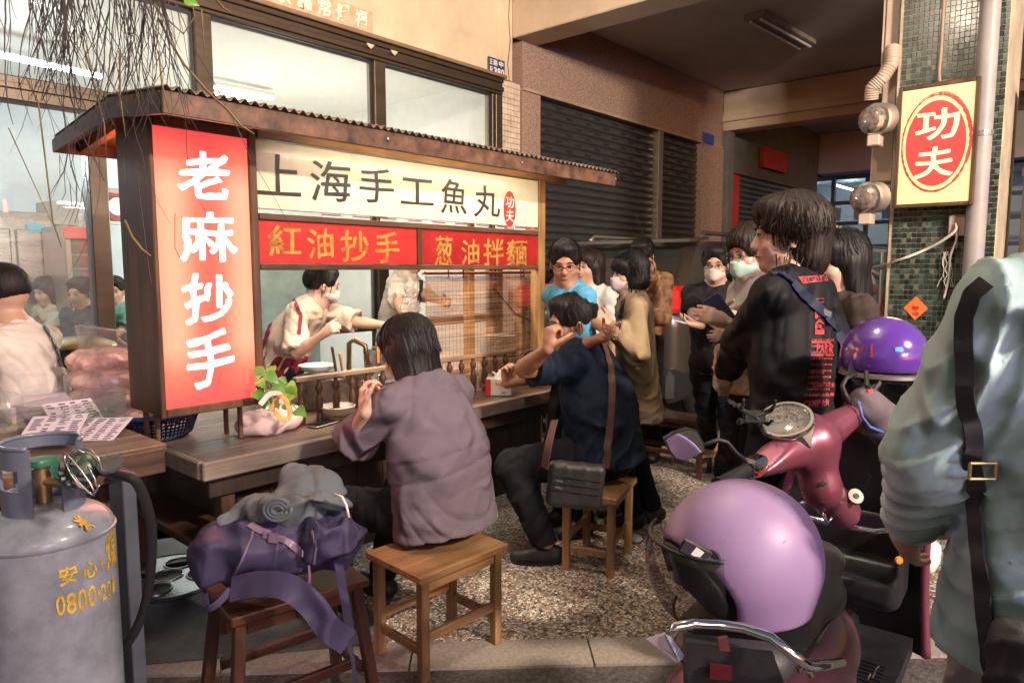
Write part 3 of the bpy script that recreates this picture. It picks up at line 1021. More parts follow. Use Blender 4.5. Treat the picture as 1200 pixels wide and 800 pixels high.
fl_ = thing('wall_fill_light', 'warm floodlight clamped to the street edge of the arcade aimed at the upper wall', 'lamp', (.2, .35, 3.6))  # unseen lamp, added to brighten the upper wall
obj('bracket', MB().tube([(.2, .35, 4.05), (.2, .35, 3.68)], .012, 8), M['alu2'], fl_)
obj('housing', MB().box((.08, .26, 3.52), (.32, .40, 3.68), .01), M['alu'], fl_)
obj('lamp_glass', MB().box((.10, .402, 3.54), (.30, .408, 3.66)), emit('flood glass', (1, .8, .5), 8), fl_)
spl = bpy.data.lights.new('lamp_light', 'SPOT'); spl.energy = 900; spl.color = (1, .76, .47); spl.spot_size = RAD(74); spl.spot_blend = .6; spl.shadow_soft_size = .08
spo = bpy.data.objects.new('lamp_light', spl); COL.objects.link(spo); spo.parent = fl_
spo.location = (0, .12, 0); spo.rotation_euler = Vector((3.6, 4.2, .75)).to_track_quat('-Z', 'Y').to_euler()
# ================================================================== the stall
M['woodD'] = wood('dark brown timber', (.045, .020, .010), (.16, .075, .035), 2, 9)
M['woodDx'] = wood('dark brown timber along x', (.035, .017, .010), (.15, .07, .035), 0, 9)
M['woodDy'] = wood('dark brown timber along y', (.035, .017, .010), (.15, .07, .035), 1, 9)
M['woodO'] = wood('orange varnished timber', (.22, .10, .035), (.48, .25, .09), 0, 10)
M['woodOz'] = wood('orange varnished post', (.20, .10, .035), (.46, .25, .09), 2, 10)
M['top'] = wood('worn table plank', (.05, .03, .022), (.22, .135, .09), 0, 7, .42, .5)
M['edge'] = wood('grey worn table edge', (.12, .09, .07), (.30, .235, .185), 0, 7, .6, .5)
M['blk'] = wood('blackened planks', (.016, .010, .008), (.06, .035, .024), 2, 8)
M['rust'] = mat('rusty brown sheet edge', (.13, .065, .04), .6, var=.5, vs=14, bump=.3, bs=30)
M['roofs'] = mat('corrugated sheet', (.28, .22, .18), .5, .3, var=.4, vs=5)
SY = 2.8
stall = thing('food_stall', 'wooden noodle stall with a corrugated roof, sign boards and a plank counter', 'food stall', (2.4, 3.1, 0))

# counter
x0, x1 = 1.19, 3.66
yy0 = 2.60
plw = [.15, .17, .14, .16, .15, .17, .14]
y = yy0 + .028
k = 0
for w in plw:
    cuts = [x0 + .03, x0 + .9 + (k % 3) * .5, x1]
    for a, b in zip(cuts[:-1], cuts[1:]):
        obj('plank', MB().box((a + .002, y + .002, .722), (b - .002, y + w - .002, .758 + (.001 * (k % 3))), .003), M['top'], stall)
    y += w; k += 1
yb_ = y
obj('counter_edge', MB().box((x0, yy0 - .004, .69), (x1, yy0 + .026, .763), .006), M['edge'], stall)
obj('counter_edge', MB().box((x0 - .004, yy0 + .03, .69), (x0 + .028, yb_, .763), .006), M['edge'], stall)
obj('apron', MB().box((x0 + .05, yy0 + .06, .60), (x1 - .05, yy0 + .085, .719), .003), M['blk'], stall)
n = 13
for i in range(n):
    a = 1.42 + i * (3.46 - 1.42) / n; b = 1.42 + (i + 1) * (3.46 - 1.42) / n
    zb = .12 if i > 2 else .12 + (2 - i) * .03
    obj('front_board', MB().box((a + .002, 2.80 + .002 * (i % 2), zb), (b - .002, 2.822, .715), .003), M['blk'], stall)
obj('side_board', MB().box((1.395, 2.80, .2), (1.418, 3.7, .715), .003), M['blk'], stall)
for (a, b) in ((1.33, 2.72), (1.33, 3.6)):
    obj('leg', MB().box((a - .03, b - .03, 0), (a + .03, b + .03, .715), .004), M['woodD'], stall)
for (a, b) in ((3.5, 2.85), (3.5, 3.6)):
    obj('leg', MB().box((a - .03, b - .03, 0), (a + .03, b + .03, .715), .004), M['woodD'], stall)
obj('under_shelf', MB().box((1.2, 2.75, .40), (1.9, 3.5, .42), .003), M['woodDx'], stall)

# posts
obj('post', MB().box((3.445, SY - .02, .76), (3.51, SY + .05, 2.06), .005), M['woodOz'], stall)
obj('post', MB().box((3.50, 3.45, .76), (3.56, 3.51, 2.03), .005), M['woodOz'], stall)
obj('post', MB().box((1.30, 3.45, .76), (1.36, 3.51, 2.03), .005), M['woodD'], stall)

# roof: corrugated front panel rising to the ridge, rear panel falling
yf, yr, yk = 2.44, 2.90, 3.55
zf, zr, zk = 2.095, 2.135, 2.065
rx0, rx1 = 1.04, 3.80


def corr(ya, za, yb, zb, n=140, amp=.008):
    vs, fs = [], []
    for i in range(n * 4 + 1):
        x = rx0 + (rx1 - rx0) * i / (n * 4)
        h = amp * math.sin(i * math.pi * 2 / 8)
        for (yq, zq) in ((ya, za), (yb, zb)):
            vs += [(x, yq, zq + h), (x, yq, zq + h - .002)]
    for i in range(n * 4):
        a = i * 4; b = a + 4
        fs += [(a, b, b + 2, a + 2), (a + 1, a + 3, b + 3, b + 1), (a, a + 1, b + 1, b), (a + 2, b + 2, b + 3, a + 3)]
    return MB().add(vs, fs)


obj('roof_sheet', corr(yf - .012, zf + .004, yr, zr + .01), M['roofs'], stall, smooth=True, ang=60)
obj('roof_sheet', corr(yr + .002, zr + .01, yk + .012, zk + .004), M['roofs'], stall, smooth=True, ang=60)
obj('fascia', MB().box((rx0, yf, zf - .082), (rx1 - .02, yf + .02, zf - .006), .003), M['rust'], stall)
obj('fascia', MB().slab([(rx0 - .002, yf + .021, zf - .08), (rx0 - .002, yr, zr - .075), (rx0 - .002, yr, zr - .002), (rx0 - .002, yf + .021, zf - .006)], (.02, 0, 0)), M['woodDy'], stall)
obj('fascia', MB().slab([(rx0 - .002, yr + .002, zr - .075), (rx0 - .002, yk, zk - .06), (rx0 - .002, yk, zk - .006), (rx0 - .002, yr + .002, zr - .002)], (.02, 0, 0)), M['woodDy'], stall)
obj('fascia', MB().box((rx0, yk, zk - .06), (rx1 - .02, yk + .02, zk - .006), .003), M['woodDx'], stall)
for i in range(9):
    x = rx0 + .1 + i * (rx1 - rx0 - .2) / 8
    mb = MB().slab([(x, yf + .022, zf - .05), (x, yr, zr - .045), (x, yr, zr - .004), (x, yf + .022, zf - .01)], (.035, 0, 0))
    mb.slab([(x, yr + .001, zr - .045), (x, yk - .002, zk - .05), (x, yk - .002, zk - .01), (x, yr + .001, zr - .004)], (.035, 0, 0))
    obj('rafter', mb, M['woodO'], stall)
obj('roof_boards', MB().slab([(rx0 + .02, yf + .022, zf - .0095), (rx0 + .02, yr, zr - .0035), (rx1 - .03, yr, zr - .0035), (rx1 - .03, yf + .022, zf - .0095)], (0, 0, .003)), M['woodO'], stall)
obj('roof_boards', MB().slab([(rx0 + .02, yr + .001, zr - .0035), (rx0 + .02, yk - .002, zk - .0095), (rx1 - .03, yk - .002, zk - .0095), (rx1 - .03, yr + .001, zr - .0035)], (0, 0, .003)), M['woodO'], stall)
obj('head_rail', MB().box((1.56, SY - .03, 2.045), (3.72, SY + .03, 2.085), .004), M['woodO'], stall)
obj('ledger', MB().box((1.30, 3.45, 2.03), (3.56, 3.51, 2.065), .004), M['woodD'], stall)
sc_ = MB()
for px in (48, 147, 247): sc_.lathe([(0, 0), (.008, .001), (.008, .006), (.003, .008)], (1.55 + px * .009, yf - .001, zf - .04), 8, (0, -1, 0))
tag(obj('screw', sc_, M['alu2'], stall), kind='stuff')

# ---- long cream sign
ls = thing('hanging_sign', 'long cream sign board with large black characters and a small red seal', 'sign', (2.5, SY, 1.75), )
ys = SY - .012
lx0, lx1, lz0, lz1 = 1.56, 3.443, 1.755, 2.04
obj('board', MB().box((lx0, ys, lz0), (lx1, SY + .018, lz1), .003), mat('cream sign acrylic', (.78, .71, .52), .34, var=.10, vs=5, coat=.3), ls)
f = lambda a, b: (P(a, b, Y=ys - .002))
brush = mat('black sign paint', (.03, .028, .03), .45, var=.3)
cs = [('上', 301, 181, 352, 229), ('海', 364, 189, 411, 236), ('手', 421, 198, 461, 237), ('工', 470, 210, 508, 240), ('魚', 517, 211, 547, 250), ('丸', 556, 218, 586, 254)]
def toXY(c):
    ch, a, b, d, e = c
    p, q = P(a, (b + e) / 2, Y=ys - .002), P(d, (b + e) / 2, Y=ys - .002)
    m_ = (a + d) / 2
    t, u = P(m_, b, Y=ys - .002), P(m_, e, Y=ys - .002)
    return (ch, p[0], t[2], q[0], u[2])
obj('lettering', letters(MB(), [toXY(c) for c in cs], lambda a, b: (a, ys - .002, b), 0, .012, thick=.009), brush, ls, recalc=False)
sc0 = P(597, 245, Y=ys); 
obj('seal', MB().add([(sc0[0] + .055 * math.cos(t), ys - .0022, sc0[2] + .105 * math.sin(t)) for t in np.linspace(0, 2 * math.pi, 28)[:-1]], [tuple(range(27))]), mat('seal red', (.60, .03, .03), .5), ls, recalc=False)
obj('seal_lettering', letters(MB(), [('功', sc0[0] - .036, sc0[2] + .075, sc0[0] + .036, sc0[2] + .008), ('夫', sc0[0] - .036, sc0[2] - .003, sc0[0] + .036, sc0[2] - .075)], lambda a, b: (a, ys - .0036, b), 0, .01, thick=.014), mat('seal white', (.8, .75, .65), .5), ls, recalc=False)
# dim lamp strip under the roof that lights the signs and the cooks
tl_ = batten('stall_lamp', 'lit tube lamp under the stall roof behind the cream sign', (1.8, 3.1, 2.0), (3.2, 3.1, 2.0), M['tubeon'], w=.05, r=.014)
area('lamp_light', (2.5, 3.1, 1.97), (2.5, 3.2, 0), 1.3, .06, 30, (1.0, .84, .66), tl_)
tl_ = batten('stall_lamp', 'lit tube lamp under the front eave shining down the cream sign', (1.75, yf + .075, 2.045), (3.45, yf + .075, 2.045), M['tubeon'], w=.03, r=.007)
area('lamp_light', (2.6, yf + .09, 2.03), (2.6, 2.95, 1.5), 1.6, .03, 3.2, (1.0, .76, .46), tl_)

# ---- red gold boards in a frame
fz0, fz1 = 1.495, 1.735
fr_ = thing('sign_frame', 'dark wood frame with a centre bar holding two red boards', 'frame', (2.5, SY, fz0))
obj('rail', MB().box((1.56, SY - .02, fz1 - .028), (3.443, SY + .015, fz1), .004), M['woodDx'], fr_)
obj('rail', MB().box((1.56, SY - .02, fz0), (3.443, SY + .015, fz0 + .026), .004), M['woodDx'], fr_)
xm = P(490, 300, Y=SY)[0]
obj('divider', MB().box((xm - .014, SY - .018, fz0 + .027), (xm + .014, SY + .014, fz1 - .029), .003), M['woodD'], fr_)
mred = mat('red lacquer', (.52, .022, .02), .5, var=.15, vs=7); mred2 = mat('darker red lacquer', (.36, .012, .014), .45, var=.2, vs=7)
gold = mat('gold paint', (.58, .30, .07), .42, .25, var=.35, vs=20)
for (a, b, m_, lab, cs) in ((1.562, xm - .015, mred, 'bright red board lettered in gold, left of the pair', [('紅', 315, 265, 352, 299), ('油', 361, 268, 390, 302), ('抄', 400, 271, 432, 306), ('手', 440, 273, 467, 307)]),
                            (xm + .015, 3.44, mred2, 'darker red board lettered in gold, right of the pair', [('葱', 510, 277, 530, 311), ('油', 541, 281, 561, 309), ('拌', 567, 280, 590, 311), ('麵', 594, 281, 617, 311)])):
    t = thing('menu_board', lab, 'sign', ((a + b) / 2, SY, fz0 + .03))
    obj('board', MB().box((a, SY - .008, fz0 + .027), (b, SY + .008, fz1 - .029), .002), m_, t)
    yl = SY - .0095
    def toR(c):
        ch, a, b, d, e = c
        p, q = P(a, (b + e) / 2, Y=yl), P(d, (b + e) / 2, Y=yl); m0 = (a + d) / 2
        return (ch, p[0], P(m0, b, Y=yl)[2], q[0], P(m0, e, Y=yl)[2])
    obj('lettering', letters(MB(), [toR(c) for c in cs], lambda a, b: (a, yl, b), 0, .02, thick=.018), gold, t, recalc=False)
# paper slips above the frame
random.seed(3)
ps = MB()
for k in range(9):
    x = 1.9 + k * .17; ps.box((x, SY + .02, fz1 + .002), (x + .1, SY + .026, fz1 + .018))
tag(obj('paper_slips', ps, M['paper'], fr_), kind='stuff')

# ---- the lit box sign
bx0, bx1, by0, bz0, bz1 = 1.115, 1.535, 2.745, .93, 2.065
by1 = P(143, 300, X=bx0)[1]
bs_ = thing('light_box_sign', 'tall lit red box sign with four white brush characters in a brown timber case', 'sign', (1.32, 2.9, bz0))
c_ = MB().box((bx0, by0 + .03, bz0), (bx0 + .03, by1, bz1), .004)
obj('side_panel', c_, M['woodD'], bs_)
obj('side_panel', MB().box((bx1 - .03, by0 + .03, bz0), (bx1, by1, bz1), .004), M['woodD'], bs_)
obj('back_panel', MB().box((bx0 + .031, by1 - .02, bz0), (bx1 - .031, by1, bz1), .003), M['woodD'], bs_)
obj('top_panel', MB().box((bx0 + .031, by0 + .03, bz1 - .02), (bx1 - .031, by1 - .021, bz1)), M['woodDx'], bs_)
obj('bottom_panel', MB().box((bx0 + .031, by0 + .03, bz0), (bx1 - .031, by1 - .021, bz0 + .02)), M['woodDx'], bs_)
for nm, lo, hi in (('frame_stile', (bx0 - .004, by0, bz0 - .004), (bx0 + .014, by0 + .03, bz1 + .004)), ('frame_stile', (bx1 - .03, by0, bz0 - .004), (bx1 + .004, by0 + .03, bz1 + .004)),
                   ('frame_rail', (bx0 + .015, by0 + .002, bz1 - .035), (bx1 - .031, by0 + .03, bz1 + .003)), ('frame_rail', (bx0 + .015, by0 + .002, bz0 - .003), (bx1 - .031, by0 + .03, bz0 + .03))):
    obj(nm, MB().box(lo, hi, .004), M['woodD'], bs_)


def lit_panel_mat():
    m = bpy.data.materials.new('lit red acrylic'); m.use_nodes = True
    nt = m.node_tree; N = nt.nodes; L = nt.links
    b = N['Principled BSDF']; b.inputs['Base Color'].default_value = (.5, .05, .04, 1); b.inputs['Roughness'].default_value = .25
    tc = N.new('ShaderNodeTexCoord'); sx = N.new('ShaderNodeSeparateXYZ'); L.new(tc.outputs['Generated'], sx.inputs[0])
    # two vertical tubes inside glow through the sheet
    def bump(c, w):
        s = N.new('ShaderNodeMath'); s.operation = 'SUBTRACT'; s.inputs[1].default_value = c; L.new(sx.outputs[0], s.inputs[0])
        q = N.new('ShaderNodeMath'); q.operation = 'MULTIPLY'; L.new(s.outputs[0], q.inputs[0]); L.new(s.outputs[0], q.inputs[1])
        e = N.new('ShaderNodeMath'); e.operation = 'DIVIDE'; L.new(q.outputs[0], e.inputs[0]); e.inputs[1].default_value = -w * w
        x = N.new('ShaderNodeMath'); x.operation = 'EXPONENT'; L.new(e.outputs[0], x.inputs[0])
        return x
    a = bump(.14, .3); c = bump(.92, .3)
    ad = N.new('ShaderNodeMath'); ad.operation = 'MAXIMUM'; L.new(a.outputs[0], ad.inputs[0]); L.new(c.outputs[0], ad.inputs[1])
    # fade at the two ends of the tubes
    z1 = N.new('ShaderNodeMapRange'); z1.inputs[1].default_value = .0; z1.inputs[2].default_value = .22; L.new(sx.outputs[2], z1.inputs[0])
    z2 = N.new('ShaderNodeMapRange'); z2.inputs[1].default_value = 1; z2.inputs[2].default_value = .8; L.new(sx.outputs[2], z2.inputs[0])
    mn = N.new('ShaderNodeMath'); mn.operation = 'MINIMUM'; L.new(z1.outputs[0], mn.inputs[0]); L.new(z2.outputs[0], mn.inputs[1])
    ml = N.new('ShaderNodeMath'); ml.operation = 'MULTIPLY'; L.new(ad.outputs[0], ml.inputs[0]); L.new(mn.outputs[0], ml.inputs[1])
    rp = N.new('ShaderNodeValToRGB')
    rp.color_ramp.elements[0].color = (.80, .075, .075, 1); rp.color_ramp.elements[1].color = (1, .50, .30, 1)
    e = rp.color_ramp.elements.new(.5); e.color = (.98, .20, .12, 1)
    L.new(ml.outputs[0], rp.inputs[0]); L.new(rp.outputs[0], b.inputs['Emission Color'])
    b.inputs['Emission Strength'].default_value = .95
    return m


obj('lit_panel', MB().box((bx0 + .0145, by0 + .012, bz0 + .028), (bx1 - .0305, by0 + .018, bz1 - .034)), lit_panel_mat(), bs_)
yl = by0 + .010
cs = [('老', 211, 179, 268, 233), ('麻', 211, 249, 275, 305), ('抄', 216, 322, 273, 377), ('手', 218, 390, 272, 450)]
def toB(c):
    ch, a, b, d, e = c
    m0, m1 = (a + d) / 2, (b + e) / 2
    return (ch, P(a, m1, Y=yl)[0], P(m0, b, Y=yl)[2], P(d, m1, Y=yl)[0], P(m0, e, Y=yl)[2])
obj('lettering', letters(MB(), [toB(c) for c in cs], lambda a, b: (a, yl, b), 0, .034, thick=.024), mat('lit white acrylic', (.9, .9, .9), .4, emis=(1, .97, .93), es=1.15, var=.0), bs_, recalc=False)
for (a, b) in ((bx0 + .03, by0 + .15), (bx1 - .05, by0 + .13), (bx0 + .03, by1 - .06), (bx1 - .05, by1 - .06)):
    obj('leg', MB().box((a, b, .761), (a + .018, b + .018, bz0 - .004), .003), M['woodD'], bs_)
area('panel_light', ((bx0 + bx1) / 2, by0 - .02, 1.5), ((bx0 + bx1) / 2, by0 - 1, 1.5), .36, 1.0, 5.5, (1, .30, .20), bs_)
# extra red light behind the closed box for its glow under the roof
area('rafter_glow_light', ((bx0 + bx1) / 2, by1 + .06, 1.95), (1.3, by1 + .5, 2.1), .3, .1, 2.2, (1, .22, .12), bs_)

# ---- kung fu sign on the pillar
ks = thing('light_box_sign', 'square cream box sign with a red brushed circle on the green pillar', 'sign', (4.85, .9, 1.87))
kx = 4.80
pa, pb, pc_, pd = P(1052, 102, X=kx), P(1148, 92, X=kx), P(1142, 241, X=kx), P(1048, 243, X=kx)
ky0, ky1 = (pb[1] + pc_[1]) / 2, (pa[1] + pd[1]) / 2
kz0, kz1 = (pc_[2] + pd[2]) / 2, (pa[2] + pb[2]) / 2
obj('case', MB().box((kx + .006, ky0 + .004, kz0 + .004), (4.925, ky1 - .004, kz1 - .004), .004), mat('yellowed case', (.5, .42, .2), .5), ks)
t_ = .022
kb = M['woodD']
obj('frame_stile', MB().box((kx - .012, ky0, kz0), (kx + .03, ky0 + t_, kz1), .003), kb, ks)
obj('frame_stile', MB().box((kx - .012, ky1 - t_, kz0), (kx + .03, ky1, kz1), .003), kb, ks)
obj('frame_rail', MB().box((kx - .010, ky0 + t_ + .001, kz0), (kx + .03, ky1 - t_ - .001, kz0 + t_), .003), kb, ks)
obj('frame_rail', MB().box((kx - .010, ky0 + t_ + .001, kz1 - t_), (kx + .03, ky1 - t_ - .001, kz1), .003), kb, ks)
obj('lit_panel', MB().box((kx - .002, ky0 + t_, kz0 + t_), (kx + .005, ky1 - t_, kz1 - t_)), mat('lit cream acrylic', (.5, .4, .2), .3, emis=(.86, .70, .27), es=.86, var=.03), ks)
cy, cz = (ky0 + ky1) / 2 , (kz0 + kz1) / 2 + .01
ry, rz_ = .155, .245
mredl = mat('lit red print', (.5, .03, .03), .4, emis=(.88, .055, .045), es=.85, var=.0)
dm = MB().add([(kx - .0035, cy + ry * math.cos(t), cz + rz_ * math.sin(t)) for t in np.linspace(0, 2 * math.pi, 41)[:-1]], [tuple(range(40))])
obj('red_disc', dm, mredl, ks, recalc=False)
rg = MB(); random.seed(8)
for (k0, th0, th1, wd_) in ((1.13, .2, 5.9, .016), (1.17, 1.0, 3.6, .008), (1.12, 4.0, 7.2, .012), (1.20, 1.6, 3.0, .005)):
    nn = 90
    vs = []
    for i in range(nn + 1):
        t = th0 + (th1 - th0) * i / nn
        w = wd_ * (.5 + .5 * math.sin(math.pi * i / nn)) * random.uniform(.45, 1.3)
        for s_ in (-.5, .5):
            vs.append((kx - .0035, cy + (ry * k0 + w * s_) * math.cos(t), cz + (rz_ * k0 + w * s_) * math.sin(t)))
    rg.add(vs, [(2 * i, 2 * i + 1, 2 * i + 3, 2 * i + 2) for i in range(nn)])
obj('brush_ring', rg, mredl, ks, recalc=False)
obj('lettering', letters(MB(), [('功', cy + .10, cz + .195, cy - .11, cz + .025), ('夫', cy + .095, cz - .02, cy - .095, cz - .195)], lambda a, b: (kx - .005, a, b), 0, .016, thick=.024), mat('lit cream print', (.6, .5, .3), .4, emis=(.93, .80, .36), es=.95, var=0), ks, recalc=False)
area('panel_light', (kx - .03, cy, cz), (kx - 1, cy, cz), .36, .6, 2.2, (1, .75, .35), ks)

# electrical bits on the pillar
eb = thing('junction_box', 'small beige junction box with loose wires below the cream sign', 'electrical box', P(1122, 278, X=4.92))
a, b = P(1111, 277, X=4.9), P(1133, 251, X=4.9)
obj('cover', MB().box((4.885, b[1], a[2]), (4.922, a[1], b[2]), .005), mat('dirty beige plastic', (.42, .33, .24), .6), eb)
obj('backplate', MB().box((4.915, b[1] - .02, a[2] - .03), (4.924, a[1] + .015, b[2] + .01), .002), M['dark'], eb)


def wire(name, label, pts, r, m, cat='cable', n=6):
    q = [np.array(p, float) for p in pts]
    out = []
    for i in range(len(q) - 1):
        p0 = q[max(i - 1, 0)]; p1 = q[i]; p2 = q[i + 1]; p3 = q[min(i + 2, len(q) - 1)]
        for t in np.linspace(0, 1, 7)[:-1]:
            out.append(.5 * (2 * p1 + (p2 - p0) * t + (2 * p0 - 5 * p1 + 4 * p2 - p3) * t * t + (3 * p1 - p0 - 3 * p2 + p3) * t ** 3))
    out.append(q[-1])
    mb = MB().tube(out, r, n)
    o = obj(name, mb, m, smooth=True)
    return tag(o, label, cat)


whitew = mat('white cable', (.62, .56, .5), .5)
wire('cable', 'white cable sagging from the junction box to the car side', [P(1120, 262, X=4.88), P(1118, 272, X=4.87), P(1088, 291, X=4.9), P(1040, 309, X=5.0), P(998, 318, D=6.1)], .009, whitew)
wire('cable', 'tangled white wires hanging down the green pillar', [P(1120, 262, X=4.875), P(1121, 280, X=4.88), P(1114, 300, X=4.89), P(1112, 325, X=4.9), P(1106, 350, X=4.9)], .007, whitew)
tg = MB()
random.seed(11)
for k in range(5):
    p = P(1109 + random.uniform(-3, 3), 295, X=4.9); pts = [p]
    for j in range(6):
        p = p + np.array([random.uniform(-.01, .01), random.uniform(-.018, .018), -.035]); p[0] = min(p[0], 4.915); pts.append(p)
    tg.tube(pts, .0025, 5)
tag(obj('loose_wires', tg, whitew), 'thin frayed wires dangling beside the thicker white cable', 'wire')
wire('conduit', 'thin conduit running down the pillar into the top of the cream sign', [P(1105, 0, X=4.925) * (1, 1, 0) + (0, 0, 4.04), P(1104, 40, X=4.92), P(1101, 78, X=4.92), P(1101, 96, X=4.9)], .010, mat('rusty conduit', (.36, .24, .16), .6), 'pipe')
# trunking, flexible hose and meters on the left flank of the pillar
fy = 1.155
tk = thing('cable_trunking', 'long beige cable trunking on the left flank of the green pillar', 'trunking', (5.1, fy, 2.4))
a, b = P(1035, 130, Y=1.24), P(1050, 2, Y=1.24)
beige = mat('beige plastic trunking', (.50, .38, .29), .55, var=.1)
obj('duct', MB().box((4.98, fy, 2.38), (5.12, fy + .09, 3.25), .008), beige, tk)
obj('duct', MB().box((4.97, fy, 2.05), (5.16, fy + .13, 2.375), .008), beige, tk)
obj('lid', MB().box((4.97, fy + .091, 2.6), (4.979, fy + .10, 3.24)).box((4.972, fy + .01, 2.45), (4.979, fy + .08, 3.2)), beige, tk)
hs = MB(); ctl = [P(1046, 55, X=4.93), P(1045, 75, X=4.90), P(1034, 92, X=4.88), P(1022, 103, X=4.88), P(1021, 118, X=4.9)]
out = []
for i in range(len(ctl) - 1):
    for t in np.linspace(0, 1, 12)[:-1]: out.append(ctl[i] * (1 - t) + ctl[i + 1] * t)
for _ in range(3): out = [out[0]] + [(out[i - 1] + out[i] * 2 + out[i + 1]) / 4 for i in range(1, len(out) - 1)] + [out[-1]]
hs.tube(out, [.038 + .005 * (i % 2) for i in range(len(out))], 14)
tag(obj('flexible_hose', hs, beige, smooth=True, ang=40), 'ribbed beige hose bending out of the trunking at the pillar', 'hose')
for (px, py, lab) in ((1030, 140, 'round grey electricity meter under the beige trunking'), (1020, 232, 'round grey electricity meter with a glass dial lower on the pillar')):
    c = P(px, py, Y=1.20)
    t = thing('electricity_meter', lab, 'meter', c)
    cc = c + (.0, 0, 0)
    ax_ = nrm(-fh * .35 - rt * .9 + (0, 0, -.12))
    obj('body', MB().lathe([(.085, -.07), (.092, -.06), (.092, .0), (.08, .005)], cc, 24, ax_), mat('meter grey', (.23, .2, .18), .5, .2), t, smooth=True, ang=40)
    obj('rim', MB().lathe([(.081, .004), (.097, .006), (.097, .028), (.081, .03)], cc, 24, ax_), M['alu2'], t, smooth=True, ang=40)
    obj('glass_cover', MB().lathe([(.079, .03), (.077, .085), (.06, .10), (0, .104)], cc, 24, ax_), mat('meter glass', (.25, .2, .17), .12, coat=1, var=.6, vs=30), t, smooth=True, ang=40)
    obj('terminal', MB().box(c + (-.05, -.02, -.16), c + (.05, .05, -.095), .006), beige, t)
stk = thing('sticker', 'orange diamond sticker with a red heart on the green pillar', 'sticker', P(1073, 362, X=4.92))
c = P(1073, 361, X=4.921)
obj('paper', MB().slab([c + (0, 0, .075), c + (0, -.068, 0), c + (0, 0, -.075), c + (0, .068, 0)], (-.0015, 0, 0)), mat('orange paper', (.75, .18, .04), .6), stk)
hp = []
for t in np.linspace(0, 2 * math.pi, 30)[:-1]:
    hp.append(c + (-.003, -.0019 * 16 * math.sin(t) ** 3 * .6, .0011 * (13 * math.cos(t) - 5 * math.cos(2 * t) - 2 * math.cos(3 * t) - math.cos(4 * t))))
obj('heart', MB().add(hp, [tuple(range(29))]), mat('heart red', (.5, .02, .04), .5), stk, recalc=False)
obj('writing', letters(MB(), [('福', c[1] + .02, c[2] - .022, c[1] - .02, c[2] - .045)], lambda a, b: (c[0] - .003, a, b), .0), mat('heart red', (0, 0, 0)), stk, recalc=False)

# ================================================================== things on the counter
ZC = .760


def single(name, mb, m, label, cat, **k):
    grp = k.pop('group', None)
    return tag(obj(name, mb, m, **k), label, cat, grp)


# colander under the sign
ct = np.array([1.26, 3.2, ZC])
navy = mat('navy basket plastic', (.012, .014, .035), .35)
cb = thing('colander', 'navy blue plastic colander pushed under the tall lit sign', 'colander', ct)
prof = [(.12, .002), (.15, .02), (.175, .09), (.18, .115)]
bk = MB()
for i in range(len(prof) - 1):
    pass
for k in range(56):
    th = 2 * math.pi * k / 56
    bk.tube([ct + (r * math.cos(th), r * math.sin(th), h) for r, h in prof], .0035, 4)
for h in (.03, .045, .06, .075, .09, .10): 
    r = .15 + (h - .02) * .33
    bk.tube([ct + (r * math.cos(t), r * math.sin(t), h) for t in np.linspace(0, 2 * math.pi, 49)], .0035, 4)
obj('mesh_wall', bk, navy, cb)
obj('base', MB().lathe([(0, .0), (.13, .0), (.135, .008), (0, .008)], ct, 32), navy, cb)
obj('rim', MB().tube([ct + (.183 * math.cos(t), .183 * math.sin(t), .115) for t in np.linspace(0, 2 * math.pi, 49)], .010, 8), mat('blue rim plastic', (.03, .09, .24), .35), cb, smooth=True)

# tub with greens
c = P(143, 490, Z=ZC)
tb = thing('food_tub', 'clear round tub of pale green sauce beside the navy colander', 'tub', c)
obj('tub', MB().lathe([(.04, 0), (.05, .1), (.053, .1), (.053, .105), (.047, .105), (.037, .004)], c, 20), M['glassclear'], tb, smooth=True, ang=40)
obj('contents', MB().lathe([(0, .005), (.038, .005), (.043, .05), (0, .052)], c, 20), mat('green sauce', (.25, .33, .08), .5, var=.5, vs=40), tb, smooth=True, ang=40)

# bag of pink meatballs: clear bag over round balls
c = P(130, 452, Y=3.45); c[2] = .79
bgm = thing('bag_of_meatballs', 'clear plastic bag stacked full of pink meatball packs behind the lit sign', 'bag of food', c)
random.seed(21)
ops = []
for lv in range(4):
    for k in range(9):
        th = 2 * math.pi * k / 9 + lv
        r_ = .085 if k else 0
        ops.append(('u', ell(c + (math.cos(th) * .11, math.sin(th) * .10, .05 + lv * .085), (.062, .062, .045)), .012))
    ops.append(('u', ell(c + (0, 0, .05 + lv * .085), (.1, .1, .05)), .01))
solid('contents', ops, mat('pink fish balls', (.80, .50, .42), .75, var=.25, vs=25, bump=1, bs=40), bgm, vox=.008, fold=(3, .011, 22))
bagm = glassy('thin plastic bag', (.97, .95, .95), rough=.22, dirt=.30)
ops = [('u', ell(c + (0, 0, .17), (.185, .175, .20)), .02), ('u', cone(c + (0, 0, .33), c + (.02, 0, .44), .11, .15, cap=0), .04)]
solid('bag_film', ops, bagm, bgm, vox=.009, fold=(5, .016, 8.1))

# tote bag with orange handle
c = P(318, 505, Z=ZC)
tt = thing('tote_bag', 'crumpled pale pink cloth tote with orange striped handles on the counter', 'bag', c)
solid('bag_body', [('u', ell(c + (0, .02, .04), (.15, .11, .055)), 0), ('u', ell(c + (.08, .03, .05), (.09, .09, .06)), .04), ('u', ell(c + (-.09, 0, .05), (.07, .07, .05)), .03), ('i', half(c + (0, 0, .002), (0, 0, 1)), 0)],
      mat('pale pink cotton', (.62, .47, .44), .85, var=.12, vs=6, bump=.3, bs=300), tt, vox=.006, fold=(7, .016, 9.4))
ofr = mat('orange webbing', (.70, .32, .09), .7, var=.35, vs=60)


